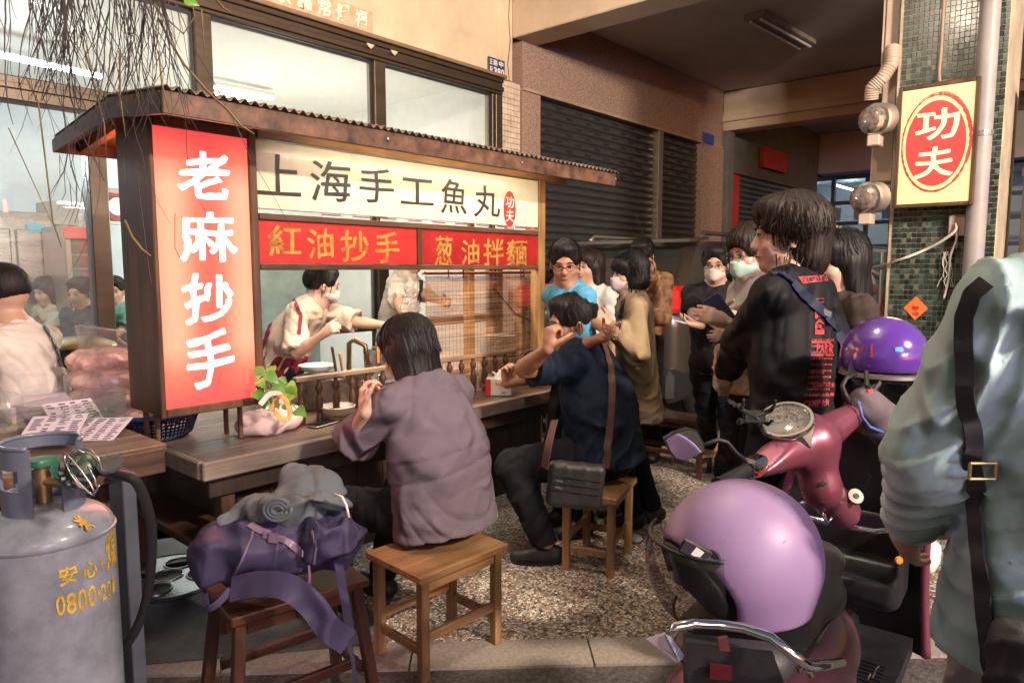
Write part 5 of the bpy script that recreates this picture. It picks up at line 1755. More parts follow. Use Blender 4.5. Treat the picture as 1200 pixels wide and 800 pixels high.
for k in range(4):
    t = k * math.pi / 2 + .7
    obj('foot', MB().tube([c + (Rr * .8 * math.cos(t), Rr * .8 * math.sin(t), 0), c + (Rr * .8 * math.cos(t), Rr * .8 * math.sin(t), .044)], .008, 6), M['dark'], dp)
single('paper_wad', MB().lathe([(0, 0), (.03, .004), (.04, .02), (.02, .035), (0, .036)], P(745, 634, Z=.001), 9), M['paper'], 'crumpled white paper on the pebble floor behind the stools', 'litter', smooth=True)

# ================================================================== stools
def stool(label, c, ang, w=.37, d=.27, h=.40, m='woodS', splay=0.0, name='wooden_stool', group=None, rung=.16):
    root = thing(name, label, 'stool', (c[0], c[1], 0), group, rz=ang)
    mt, mz = M[m], M[m + 'z']
    def o(nm, mb, mm):
        q = obj(nm, mb, mm, root)
        q.data.transform(Matrix.Translation(Vector(origin_of(root))))   # geometry was already local
        return q
    o('seat', MB().box((-w / 2, -d / 2, h - .032), (w / 2, d / 2, h), .005), mt)
    lw = .036
    for sx in (-1, 1):
        for sy in (-1, 1):
            tx_, ty_ = sx * (w / 2 - .035), sy * (d / 2 - .035)
            o('leg', MB().beam((tx_ + sx * splay, ty_ + sy * splay, 0.0), (tx_, ty_, h - .033), lw, lw, (1, 0, 0)), mz)
    k = 1 - .5
    for sy in (-1, 1):
        y_ = sy * (d / 2 - .035 + splay * .45)
        o('rung', MB().beam((-(w / 2 - .055) - splay * .3, y_, rung), ((w / 2 - .055) + splay * .3, y_, rung), .022, .034), mt)
    for sx in (-1, 1):
        x_ = sx * (w / 2 - .035 + splay * .45)
        o('rung', MB().beam((x_, -(d / 2 - .055) - splay * .3, rung - .05), (x_, (d / 2 - .055) + splay * .3, rung - .05), .022, .034), mt)
    for sy in (-1, 1):
        o('apron', MB().box((-(w / 2 - .055), sy * (d / 2 - .035) - .010, h - .075), ((w / 2 - .055), sy * (d / 2 - .035) + .010, h - .033)), mt)
    return root


M['woodS'] = wood('honey stool timber', (.20, .095, .04), (.50, .28, .13), 0, 9, .42, .4)
M['woodSz'] = wood('honey stool leg', (.16, .08, .035), (.42, .24, .11), 2, 9, .5, .4)
M['woodR'] = wood('red brown stool timber', (.03, .012, .008), (.12, .045, .025), 0, 9, .35, .3)
M['woodRz'] = wood('red brown stool leg', (.025, .010, .007), (.10, .038, .022), 2, 9, .4, .3)
random.seed(40)
s1 = stool('honey brown wooden stool under the woman in the mauve shirt', (1.81, 1.965), RAD(-3), .44, .34, .415)
s2 = stool('honey brown wooden stool under the man in the navy shirt', (2.93, 1.965), RAD(17), .40, .30, .405)
s3 = stool('dark red brown stool with splayed legs carrying the purple backpack', (1.215, 2.07), RAD(-10), .46, .30, .45, m='woodR', splay=.045)
s4 = stool('long red brown bench standing empty beside the car wheel', (4.66, 2.66), RAD(94), .92, .26, .42, m='woodR', splay=.01, name='wooden_bench')
s5 = stool('red brown stool standing further back behind the bench', (4.65, 3.75), RAD(60), .40, .28, .38, m='woodR', splay=.01)

# ================================================================== people
def skinm(name, c): return mat(name, c, .48, var=.10, vs=8, bump=.12, bs=120, coat=.05)


SKIN = skinm('skin', (.50, .31, .225)); SKIN2 = skinm('tanned skin', (.42, .21, .13)); SKINP = skinm('pale skin', (.60, .38, .28))


def hairm(name, c):
    m = mat(name, c, .56, var=.6, vs=3, stretch=(40, 40, 3), bump=.6, bs=3.2)
    m.node_tree.nodes['Principled BSDF'].inputs['Specular IOR Level'].default_value = .32
    return m


HAIR = hairm('black hair', (.008, .007, .007)); HAIRB = hairm('dark brown hair', (.018, .011, .008))
EYEW = mat('eye white', (.6, .56, .52), .25, var=.02); IRIS = mat('dark iris', (.012, .008, .006), .12)
LIP = mat('lips', (.40, .14, .11), .4); MASKW = mat('white face mask', (.66, .62, .60), .8, var=.04, bump=.15, bs=200)
MASKG = mat('pale green face mask', (.42, .60, .50), .8, var=.04); MASKP = mat('pinkish face mask', (.62, .52, .50), .8, var=.04)
GLS = mat('dark glasses frame', (.03, .02, .02), .3, .4)


def cloth(name, c, rough=.8, v=.12, b=.25, bs=420): 
    m = mat(name, c, rough, var=v, vs=5, bump=b, bs=bs)
    nt = m.node_tree; B_ = nt.nodes['Principled BSDF']; B_.inputs['Specular IOR Level'].default_value = .2
    if 'creases' not in nt.nodes:
        n = nt.nodes.new('ShaderNodeTexNoise'); n.name = 'creases'; n.noise_type = 'RIDGED_MULTIFRACTAL'
        n.inputs['Scale'].default_value = 5.5; n.inputs['Detail'].default_value = 3; n.inputs['Distortion'].default_value = 1.1; n.inputs['Roughness'].default_value = .35
        b2 = nt.nodes.new('ShaderNodeBump'); b2.inputs['Distance'].default_value = .085; b2.inputs['Strength'].default_value = .8
        nt.links.new([q for q in nt.nodes if q.type == 'TEX_COORD'][0].outputs['Object'], n.inputs['Vector'])
        nt.links.new(n.outputs[0], b2.inputs['Height'])
        ob = [q for q in nt.nodes if q.type == 'BUMP' and q != b2]
        if ob: nt.links.new(b2.outputs[0], ob[0].inputs['Normal'])
        else: nt.links.new(b2.outputs[0], B_.inputs['Normal'])
    return m


def ik(a, t, l1, l2, hint):
    a, t = np.array(a, float), np.array(t, float)
    d = t - a; L = np.linalg.norm(d)
    if L > (l1 + l2) * .995: t = a + d / L * (l1 + l2) * .995; L = (l1 + l2) * .995
    d = nrm(t - a)
    x = (l1 * l1 - l2 * l2 + L * L) / (2 * L)
    h = math.sqrt(max(l1 * l1 - x * x, 0))
    hn = np.array(hint, float); hn = nrm(hn - d * (hn @ d))
    return a + d * x + hn * h, t


def rotm(axis, ang):
    return np.array(Matrix.Rotation(ang, 3, Vector(axis)))


def hand_ops(w, d, n, side, curl=.5, s=1., spread=.0):
    """palm, four fingers and a thumb; n is the palm normal, side +1 when the thumb lies on cross(d,n)*side"""
    d = nrm(d); n = nrm(np.array(n) - d * (np.array(n) @ d)); a = np.cross(d, n) * side
    o = [('u', cone(w, w + d * .03 * s, .024 * s, .026 * s, flat=(n, .7)), .02 * s)]
    for t in (-.022, .0, .022):
        o.append(('u', cone(w + d * .035 * s + a * t * .7 * s, w + d * .080 * s + a * t * s, .017 * s, .0145 * s), .018 * s))
    for i, (t, L) in enumerate(((.030, .072), (.010, .080), (-.010, .075), (-.029, .058))):
        p = w + (d * (.088 - abs(t) * .25) + a * t) * s
        dd = nrm(d + a * t * spread * 12)
        ax = np.cross(dd, n)
        r = .0095 * s
        for k, (f, c) in enumerate(((.42, curl * .7 + .04 * i), (.32, curl * 1.0), (.26, curl * .7))):
            dd = rotm(ax, c) @ dd
            q = p + dd * L * f * s
            o.append(('u', cone(p, q, r, r * .92), .004 if k else .008)); p = q; r *= .92
    p = w + (d * .022 + a * .026 + n * .006) * s
    dd = nrm(d * .75 + a * .65 + n * (.25 + curl * .4))
    for k, L in enumerate((.038, .032, .026)):
        q = p + dd * L * s
        o.append(('u', cone(p, q, (.013, .0115, .010)[k] * s, (.0115, .010, .0085)[k] * s), .010 if k == 0 else .004))
        dd = nrm(dd + (d * .25 - a * .12 + n * .25 * curl) * .8); p = q
    return o


def person(label, pos, face, H=1.68, pz=None, lean=0, side=0, twist=0, bulk=1.0, hyaw=0, hpitch=0, hroll=0, hands=(None, None), hints=(None, None), feet=(None, None), knees=(None, None),
           palm=(None, None), curl=(.5, .5), skin=None, hair='short', hmat=None, top=None, bottom=None, shoes=None, sleeve='short', shirt_len=.0, collar=None, mask=None, glasses=False, vox=.009,
           group=None, fold=(1, .008, 15.), flare=1.0, shorts=False, headscale=1.0, apron=None, lower=True, loose=1.0, shoe_m=None, ears=True, socks=None, hvox=None, wfold=None, bow=0):
    s = H / 1.70
    hs = s * headscale
    skin = skin or SKIN; hmat = hmat or HAIR
    U = np.array([0, 0, 1.0])
    F = np.array([math.cos(RAD(face)), math.sin(RAD(face)), 0.]); R = np.array([F[1], -F[0], 0])
    pz = .92 * s if pz is None else pz
    p0 = np.array([pos[0], pos[1], pz])
    S = nrm(rotm(R, -RAD(lean)) @ U)
    S = nrm(S + R * math.tan(RAD(side)))
    Ft = rotm(U, RAD(twist)) @ F
    Ff = nrm(Ft - S * (Ft @ S)); Rr = np.cross(Ff, S)
    S2 = nrm(rotm(Rr, -RAD(bow)) @ S)                     # upper spine may bend further
    mid = p0 + S * .24 * s
    nb = mid + S2 * .275 * s
    Fu = nrm(np.cross(S2, Rr))
    sh = [nb - S2 * .05 * s - Rr * .172 * s * (.6 + .4 * bulk), nb - S2 * .05 * s + Rr * .172 * s * (.6 + .4 * bulk)]
    hp = [p0 - Rr * .085 * s * bulk, p0 + Rr * .085 * s * bulk]
    # head frame
    hf = rotm(U, RAD(hyaw)) @ Ff; hf = nrm(hf * (1, 1, 0)); hr = np.cross(hf, U)
    hf = rotm(hr, RAD(hpitch)) @ hf; hu = np.cross(hr, hf)
    if hroll: hu = rotm(hf, RAD(hroll)) @ hu; hr = np.cross(hf, hu)
    Hm = np.stack([hr, hf, hu], 1)
    nt = nb + nrm(S2 + hu) * .048 * s + Fu * .012 * s
    hc = nt + hu * .098 * hs + hf * .012 * s
    hd = lambda x, y, z: hc + Hm @ (np.array([x, y, z]) * hs)
    hR = Hm
    root = thing('person', label, 'person', (pos[0], pos[1], 0), group)
    # arms
    wr, el = [], []
    for i in (0, 1):
        sg = -1 if i == 0 else 1
        t = hands[i]
        if t is None: t = sh[i] - S2 * .50 * s + Rr * sg * .10 * s + Ff * .08 * s
        hint = hints[i] if hints[i] is not None else (Rr * sg * .6 - Fu * .5 - U * .5)
        e, w = ik(sh[i], t, .275 * s, .24 * s, hint)
        el.append(e); wr.append(w)
    # legs
    kn, an = [], []
    for i in (0, 1):
        sg = -1 if i == 0 else 1
        t = feet[i] if feet[i] is not None else (hp[i] * (1, 1, 0) + F * .02 + R * sg * .03 + (0, 0, .085 * s))
        hint = knees[i] if knees[i] is not None else F
        k, a = ik(hp[i], t, .43 * s, .42 * s, hint)
        kn.append(k); an.append(a)
    # ---- body
    o = []
    o += [('u', cone(nt - hu * .10 * s, nt + hu * .05 * s, .056 * s, .050 * s), .02)]
    o += [('u', ell(hd(0, -.012, .028), (.076 * hs, .096 * hs, .094 * hs), hR), .02), ('u', ell(hd(0, .030, -.045), (.060 * hs, .062 * hs, .066 * hs), hR), .03),
          ('u', ell(hd(0, .068, -.094), (.026 * hs, .022 * hs, .020 * hs), hR), .025), ('u', ell(hd(0, .055, -.022), (.058 * hs, .035 * hs, .045 * hs), hR), .02)]
    for sx in (-1, 1):
        o.append(('u', ell(hd(sx * .040, .062, -.030), (.022 * hs, .02 * hs, .018 * hs), hR), .015))
        o.append(('s', ell(hd(sx * .031, .100, .006), (.020 * hs, .016 * hs, .012 * hs), hR), .014))
        if ears:
            o.append(('u', ell(hd(sx * .079, -.006, -.012), (.010 * hs, .019 * hs, .032 * hs), hR), .006))
            o.append(('s', ell(hd(sx * .090, .000, -.010), (.006 * hs, .010 * hs, .018 * hs), hR), .004))
    o += [('u', cone(hd(0, .088, .012), hd(0, .106, -.028), .0085 * hs, .0135 * hs), .012), ('u', ell(hd(0, .097, -.034), (.019 * hs, .011 * hs, .010 * hs), hR), .008),
          ('u', ell(hd(0, .086, -.060), (.024 * hs, .013 * hs, .010 * hs), hR), .008), ('u', cone(hd(-.036, .082, .026), hd(.036, .082, .026), .011 * hs, .011 * hs), .014)]
    b_ = bulk
    o += [('u', cone(p0 + S * .06 * s, mid, .145 * s * b_, .125 * s * b_, flat=(Ff, .70)), .03), ('u', cone(mid, nb - S2 * .10 * s, .13 * s * b_, .150 * s * (.5 + .5 * b_), flat=(Fu, .66)), .05),
          ('u', cone(sh[0], sh[1], .055 * s, .055 * s), .05), ('u', cone(nb - S2 * .06 * s, nb + S2 * .03 * s, .085 * s, .055 * s), .05)]
    for i in (0, 1):
        if lower:
            lb = .6 + .4 * b_
            o += [('u', cone(hp[i], kn[i], .085 * s * lb, .058 * s * lb), .03), ('u', cone(kn[i], an[i], .056 * s, .036 * s), .02),
                  ('u', cone(kn[i] * .75 + an[i] * .25 - nrm(kn[i] - hp[i]) * 0, kn[i] * .5 + an[i] * .5, .056 * s, .045 * s), .02)]
            fd = nrm((F if feet[i] is None or len(feet) < 3 else feet[2 + i]))
            o += [('u', cone(an[i] - (0, 0, .04 * s) - fd * .03 * s, an[i] - (0, 0, .055 * s) + fd * .14 * s, .036 * s, .026 * s), .02)]
        o += [('u', cone(sh[i], el[i], .046 * s * (.5 + .5 * b_), .038 * s * (.5 + .5 * b_)), .02), ('u', cone(el[i], wr[i], .038 * s * (.5 + .5 * b_), .025 * s), .01),
              ('u', cone(el[i] * .8 + wr[i] * .2, el[i] * .55 + wr[i] * .45, .038 * s, .034 * s), .015)]
        fd = nrm(wr[i] - el[i]); pn = palm[i] if palm[i] is not None else (Rr * (1 if i == 0 else -1) * .8 + Ff * .3)
        pd = fd
        if isinstance(pn, tuple) and len(pn) == 2 and hasattr(pn[0], '__len__'): pd, pn = np.array(pn[0], float), np.array(pn[1], float)
        sd = 1 if i == 0 else -1
        # thumb side: towards the body's front when palm faces in
        o += hand_ops(wr[i], pd, pn, -sd, curl[i], s)
    solid('body', o, skin, root, vox, smooth=1)
    # ---- eyes, brows, lips
    for sx in (-1, 1):
        e = MB(); c = hd(sx * .031, .086, .004)
        lat = []
        for r_, rad_, mm, nm in (((.0135 * hs), None, EYEW, 'eye'),):
            vs, fs = [], []
            for a in range(7):
                for b in range(12):
                    ph = math.pi * a / 6; th = 2 * math.pi * b / 12
                    vs.append(c + Hm @ np.array([math.sin(ph) * math.cos(th) * .0130, math.sin(ph) * math.sin(th) * .009, math.cos(ph) * .0048]) * hs)
            for a in range(6):
                for b in range(12): fs.append((a * 12 + b, a * 12 + (b + 1) % 12, (a + 1) * 12 + (b + 1) % 12, (a + 1) * 12 + b))
            ey = obj('eye', MB().add(vs, fs), EYEW, root, smooth=True)
        ir = MB().lathe([(0, 0), (.0052 * hs, 0), (.0047 * hs, .0015), (0, .002)], hd(sx * .031, .0952, .004), 10, hf)
        obj('iris', ir, IRIS, ey)
        lid = MB().tube([hd(sx * .016, .093, .006), hd(sx * .024, .097, .0115), hd(sx * .033, .0965, .012), hd(sx * .045, .088, .006)], .0022 * hs, 6)
        obj('eyelid', lid, HAIR, ey)
        br = MB().tube([hd(sx * .013, .099, .026), hd(sx * .028, .1, .033), hd(sx * .05, .086, .028)], [.0018 * hs, .003 * hs, .0014 * hs], 6)
        obj('eyebrow', br, hmat, root)
    if not mask:
        obj('lips', MB().tube([hd(-.022, .088, -.062), hd(-.010, .0985, -.0585), hd(0, .0995, -.060), hd(.010, .0985, -.0585), hd(.022, .088, -.062)], [.002 * hs, .0058 * hs, .0055 * hs, .0058 * hs, .002 * hs], 8), LIP, root, smooth=True)
    else:
        mo = [('u', ell(hd(0, .042, -.050), (.067 * hs, .067 * hs, .053 * hs), hR), 0), ('u', cone(hd(0, .10, -.02), hd(0, .095, -.07), .024 * hs, .024 * hs), .03), ('i', half(hd(0, .012, -.05), hf), .0), ('i', half(hd(0, .06, -.006), -hu + hf * -.15), .004), ('s', ell(hd(0, .026, -.05), (.062 * hs, .060 * hs, .06 * hs), hR), .0)]
        solid('face_mask', mo, mask, root, vox * .45 if vox > .007 else .0035, fold=dict(seed=4, amp=.0022, freq=170., direc=tuple(hu), n=2))
        for sx in (-1, 1):
            obj('mask_strap', MB().tube([hd(sx * .066, .035, -.022), hd(sx * .082, .005, .016), hd(sx * .084, -.018, .004), hd(sx * .074, .0, -.05), hd(sx * .06, .03, -.078)], .0016, 5), mask, root)
    if glasses:
        g = MB()
        for sx in (-1, 1):
            pts = [hd(sx * (.032 + .022 * math.cos(t)), .104, .002 + .016 * math.sin(t)) for t in np.linspace(0, 2 * math.pi, 19)]
            g.tube(pts, .0014 * s, 6)
            g.tube([hd(sx * .055, .102, .006), hd(sx * .079, .05, .008), hd(sx * .081, -.005, .004)], .0014 * s, 5)
        g.tube([hd(-.008, .107, .006), hd(.008, .107, .006)], .002, 5)
        obj('glasses', g, GLS, root)
    # ---- hair
    hv = hvox or max(.0045, vox * .62)
    h = []
    face = [('s', ell(hd(0, .115, -.030), (.074 * hs, .070 * hs, .085 * hs), hR), .012)]
    if hair in ('short', 'crop', 'messy'):
        th = {'short': 1., 'crop': .965, 'messy': 1.10}[hair]
        h = [('u', ell(hd(0, -.016, .040), (.086 * th * hs, .108 * th * hs, .098 * th * hs), hR), 0), ('u', ell(hd(0, .045, .100 if hair != 'messy' else .082), (.060 * hs, .045 * hs, .030 * hs), hR), .03),
             ('s', ell(hd(0, .128, -.012), (.080 * hs, .074 * hs, (.096 if hair != 'messy' else .075) * hs), hR), .012), ('s', rbox(hd(0, .04, -.10), (.2 * hs, .062 * hs, .095 * hs), .01, hR), .012), ('i', half(hd(0, -.09, -.070 if hair != 'crop' else -.012), hu + hf * (.55 if hair != 'crop' else .15)), .02 if hair == 'crop' else .012)] + face
    elif hair == 'shaggy':
        h = [('u', ell(hd(0, -.020, .045), (.100 * hs, .122 * hs, .106 * hs), hR), 0), ('u', ell(hd(0, -.060, -.055), (.080 * hs, .070 * hs, .090 * hs), hR), .04), ('u', ell(hd(0, .05, .095), (.075 * hs, .055 * hs, .038 * hs), hR), .03),
             ('s', rbox(hd(0, .095, -.085), (.2 * hs, .085 * hs, .095 * hs), .02, hR), .015)] + face
    elif hair == 'bob':
        h = [('u', ell(hd(0, -.016, .032), (.096 * hs, .112 * hs, .102 * hs), hR), 0), ('u', ell(hd(0, -.030, -.040), (.102 * hs, .095 * hs, .085 * hs), hR), .03), ('u', ell(hd(0, .060, .055), (.076 * hs, .045 * hs, .045 * hs), hR), .02),
             ('s', ell(hd(0, .125, -.065), (.068 * hs, .095 * hs, .085 * hs), hR), .012), ('i', half(hd(0, 0, -.098), hu), .006)]
    elif hair in ('long', 'midlong'):
        dr = -.235 if hair == 'midlong' else -.36
        h = [('u', ell(hd(0, -.016, .035), (.094 * hs, .112 * hs, .102 * hs), hR), 0), ('u', ell(hd(0, .05, .07), (.07 * hs, .045 * hs, .04 * hs), hR), .03)]
        low = hc - U * (-dr) * hs - hf * .115 * hs + hu * 0
        h += [('u', cone(hd(0, -.045, -.02), low, .094 * hs, .088 * hs, flat=(hf, .62), cap=.01), .05)]
        for sx in (-1, 1): h += [('u', cone(hd(sx * .070, .005, .0), hd(sx * .078, -.02, dr * .72), .030 * hs, .032 * hs), .03)]
        h += face
    if h:
        cen = hd(0, -.01, .03)
        zax = U if hair in ('long', 'midlong', 'bob', 'shaggy') else hu
        seedh = (abs(int(pos[0] * 977 + pos[1] * 3571))) % 1000
        rng = np.random.RandomState(seedh)
        ph = rng.rand(8) * 6

        def strands(p, n):
            q = (p - cen) @ Hm
            az = np.arctan2(q[:, 0], -q[:, 1]); el_ = q[:, 2] / hs
            d = np.zeros(len(p))
            for i_, f_ in enumerate((9, 17, 26, 41)):
                d += np.abs(np.sin(az * f_ + ph[i_] + 1.5 * np.sin(el_ * 11 + ph[i_ + 4]) + el_ * 6 * (i_ - 1.5))) ** .8 / (1 + .5 * i_)
            a_ = {'messy': .004, 'shaggy': .0048, 'crop': .001}.get(hair, .002) * hs
            return (d - 1.2) * a_
        solid('hair', h, hmat, root, hv, disp=strands, smooth=0)
        # loose strand ends
        if hair != 'crop':
            st = MB()
            zl = {'short': -.03, 'messy': -.03, 'shaggy': -.10, 'bob': -.085, 'midlong': -.19, 'long': -.35}[hair]
            for k in range({'short': 50, 'messy': 70, 'shaggy': 130, 'bob': 60, 'midlong': 0, 'long': 0}[hair]):
                a_ = rng.uniform(-2.2, 2.2); rr_ = rng.uniform(.80, 1.03)
                z_ = zl + rng.uniform(-.01, .04)
                if hair in ('short', 'messy', 'shaggy') and rng.rand() < .6:
                    e_ = rng.uniform(-.1, 1.2)
                    q0 = np.array([math.sin(a_) * math.cos(e_) * .088, -math.cos(a_) * math.cos(e_) * .108, .04 + math.sin(e_) * .095])
                    tdir = np.array([rng.uniform(-.03, .03), rng.uniform(-.02, .03), rng.uniform(-.05, .01)])
                    pts = [hd(*(q0 * 1.02)), hd(*(q0 * 1.07 + tdir * .5)), hd(*(q0 * 1.10 + tdir))]
                else:
                    wx = .095 if hair != 'bob' else .1
                    q0 = np.array([math.sin(a_) * wx * rr_, -math.cos(a_) * .10 * rr_ - (.075 if hair in ('long', 'midlong') else 0), z_ + .03])
                    pp = hd(*q0)
                    pts = [pp, pp - zax * .03 + Rr * rng.uniform(-.006, .006), pp - zax * rng.uniform(.05, .075) + Rr * rng.uniform(-.012, .012) + hf * rng.uniform(-.01, .01)]
                st.tube(pts, [.0032, .0024, .0008], 4, cap=False)
            # strands flowing from the crown over the head
            A_ = {'short': (.090, .112, .100), 'messy': (.095, .117, .104), 'shaggy': (.103, .125, .110), 'bob': (.099, .115, .104), 'midlong': (.097, .115, .104), 'long': (.097, .115, .104)}[hair]
            for k in range(140 if vox > .0088 else 850):
                az = rng.uniform(-math.pi, math.pi)              # 0 is the back
                front = abs(az) > 2.15; side_ = .9 < abs(az) <= 2.15
                e1 = (rng.uniform(.25 if hair == 'messy' else .6, .9) if front and hair in ('short', 'messy', 'crop') else rng.uniform(.15, .55) if front else rng.uniform(-.25, .2) if side_ else rng.uniform(-.8, -.2))
                if hair in ('bob', 'midlong', 'long', 'shaggy') and not front: e1 = rng.uniform(-.9, -.2)
                e0 = rng.uniform(e1 + .5, 1.5); rr_ = rng.uniform(.985, 1.045); dz = rng.uniform(-.35, .35)
                pts = []
                for q_ in range(6):
                    e_ = e0 + (e1 - e0) * q_ / 5; a_ = az + dz * (q_ / 5) ** 1.5
                    x_, y_, z_ = math.sin(a_) * math.cos(e_) * A_[0], -math.cos(a_) * math.cos(e_) * A_[1] - .016, .036 + math.sin(e_) * A_[2]
                    if e_ < 0 and hair in ('bob', 'midlong', 'long'): x_, y_ = math.sin(a_) * A_[0], -math.cos(a_) * A_[1] * .9 - .02
                    f_ = rr_ + (.02 if q_ == 5 else 0)
                    pts.append(hd(x_ * f_, y_ * f_, z_ * f_))
                st.tube(pts, [.0008, .0015, .0018, .0016, .0012, .0004], 3, cap=False)
            tag(obj('hair_strands', st, hmat, root), kind='stuff')
    # ---- garments
    lo_ = loose
    if top:
        t = []
        hem = p0 - S * (.02 + shirt_len) * s
        t += [('u', cone(hem, mid, (.182 * flare) * s * b_, .148 * s * b_ * lo_, flat=(Ff, .74), cap0=0), 0), ('u', cone(mid, nb - S2 * .10 * s, .150 * s * b_ * lo_, .170 * s * (.5 + .5 * b_), flat=(Fu, .70)), .05),
              ('u', cone(sh[0], sh[1], .060 * s, .060 * s), .035), ('u', cone(nb - S2 * .05 * s, nb - S2 * .005 * s, .090 * s, .066 * s), .05)]
        for i in (0, 1):
            ax = nrm(el[i] - sh[i])
            ra = .062 * s * (.5 + .5 * b_) * (1 + (lo_ - 1) * .6)
            if sleeve == 'short':
                t.append(('u', cone(sh[i], sh[i] + ax * .235 * s, ra * .9, ra * 1.08, cap=0), .03))
            elif sleeve == 'elbow':
                t.append(('u', cone(sh[i], el[i] - ax * .01 * s, ra * .88, ra * 1.2, cap=0), .03))
            elif sleeve == 'long':
                t.append(('u', cone(sh[i], el[i], ra * .9, ra), .04)); t.append(('u', cone(el[i], wr[i] - nrm(wr[i] - el[i]) * .01, ra, ra * .72, cap=0), .02))
        if sleeve != 'none':
            for i in (0, 1):
                ax = nrm(el[i] - sh[i])
        t.append(('s', cone(nb - S2 * .03 * s, nb + S2 * .12 * s + Fu * .02, .050 * s, .075 * s), .01))
        solid('jacket' if sleeve == 'long' else 'shirt', t, top, root, vox, fold=(fold[0], fold[1], fold[2]), smooth=1)
        if collar:
            cm, ch_ = collar
            cl = MB()
            n_ = 28; vs = []; fs = []
            for k in range(n_):
                th = 2 * math.pi * k / n_
                fr_ = math.cos(th)
                d_ = Rr * math.sin(th) * .066 * s + Fu * fr_ * .060 * s
                b0 = nb - S2 * (.018 + .020 * max(fr_, 0)) * s + d_ * 1.18
                t0 = nb + S2 * (ch_ - .030 * max(fr_, 0)) * s + d_ * 1.02
                vs += [b0, t0, t0 - nrm(d_) * .006, b0 - nrm(d_) * .006]
            for k in range(n_):
                j = (k + 1) % n_
                for q in range(4): fs.append((k * 4 + q, j * 4 + q, j * 4 + (q + 1) % 4, k * 4 + (q + 1) % 4))
            obj('collar', MB().add(vs, fs), cm, root, smooth=True, ang=50)
    if bottom and lower:
        t = [('u', ell(p0 + S * .02 + F * .02, (.145 * s * b_, .145 * s * b_, .12 * s)), 0)]
        for i in (0, 1):
            lb = .6 + .4 * b_
            if shorts:
                ax = nrm(kn[i] - hp[i])
                t.append(('u', cone(hp[i], kn[i] - ax * .04, .105 * s * lb, .095 * s * lb, cap=0), .03))
            else:
                t += [('u', cone(hp[i], kn[i], .102 * s * lb, .076 * s * lb), .03), ('u', cone(kn[i], an[i] + (0, 0, .0), .076 * s * lb, .062 * s, cap=0), .02)]
        if not shorts: t.append(('u', cone(p0 + S * .04, p0 + S * .10, .15 * s * b_, .145 * s * b_, flat=(Ff, .75)), .03))
        solid('shorts' if shorts else 'trousers', t, bottom, root, vox * 1.1, fold=wfold or (fold[0] + 5, .008, 14.), smooth=1)
    if lower:
        for i in (0, 1):
            fd = nrm(F if len(feet) < 3 or feet[2 + i] is None else feet[2 + i])
            b0 = an[i] * (1, 1, 0)
            zf_ = an[i][2] - .085 * s
            b0 = b0 + (0, 0, zf_)
            mm = shoe_m or M['black']
            so = solid('shoe', [('u', cone(b0 - fd * .045 * s + (0, 0, .048), b0 + fd * .02 * s + (0, 0, .055), .046 * s, .048 * s), 0), ('u', cone(b0 + fd * .02 * s + (0, 0, .042), b0 + fd * .145 * s + (0, 0, .034), .042 * s, .034 * s), .04), ('i', half(b0 + (0, 0, .012), (0, 0, 1)), 0)],
                       mm, root, .009)
            sl_ = []
            sdv = np.cross(fd, U)
            for k in range(20):
                th = 2 * math.pi * k / 20
                c0 = b0 + fd * (.05 + .115 * math.cos(th)) * s + sdv * (.047 * math.sin(th)) * s * (1 - .12 * math.cos(th))
                sl_.append(c0 + (0, 0, .001))
            obj('sole', MB().slab(sl_, (0, 0, .02)), M['whiteplastic'] if shoe_m else M['black'], so)
    root['__'] = 1; del root['__']
    return dict(root=root, hd=hd, Hm=Hm, nb=nb, sh=sh, el=el, wr=wr, p0=p0, mid=mid, S=S, F=Ff, R=Rr, S2=S2, Fu=Fu, s=s, hc=hc, kn=kn, an=an, hp=hp, hs=hs)


def phone(p, at, d, n, lab, col=(.05, .05, .06)):
    t = thing('phone', lab, 'phone', at)
    d, n = nrm(d), nrm(n); w = np.cross(d, n)
    b = MB().beam(at - d * .07, at + d * .07, .07, .009, n)
    obj('case', b, mat('phone case %s' % str(col), col, .4), t)
    obj('screen', MB().beam(at - d * .066 + n * .0052, at + d * .066 + n * .0052, .064, .001, n, ch=0), mat('lit phone screen', (.1, .12, .16), .2, emis=(.4, .5, .7), es=.25), t)
    return t


def shell_point(ob, o_, d_):
    """nearest surface hit of a world-space ray on an object"""
    me = ob.data
    off = origin_of(ob)
    if 'bvh' not in shell_point.__dict__: shell_point.bvh = {}
    if ob.name not in shell_point.bvh:
        shell_point.bvh[ob.name] = BVHTree.FromPolygons([v.co.copy() for v in me.vertices], [tuple(p.vertices) for p in me.polygons])
    h = shell_point.bvh[ob.name].ray_cast(Vector(np.array(o_) - off), Vector(nrm(d_)))
    if h[0] is None: return None, None
    return np.array(h[0]) + off, np.array(h[1])


def kid(fig, name):
    return [c for c in bpy.data.objects if c.parent == fig['root'] and c.name.split('.')[0] == name][0]


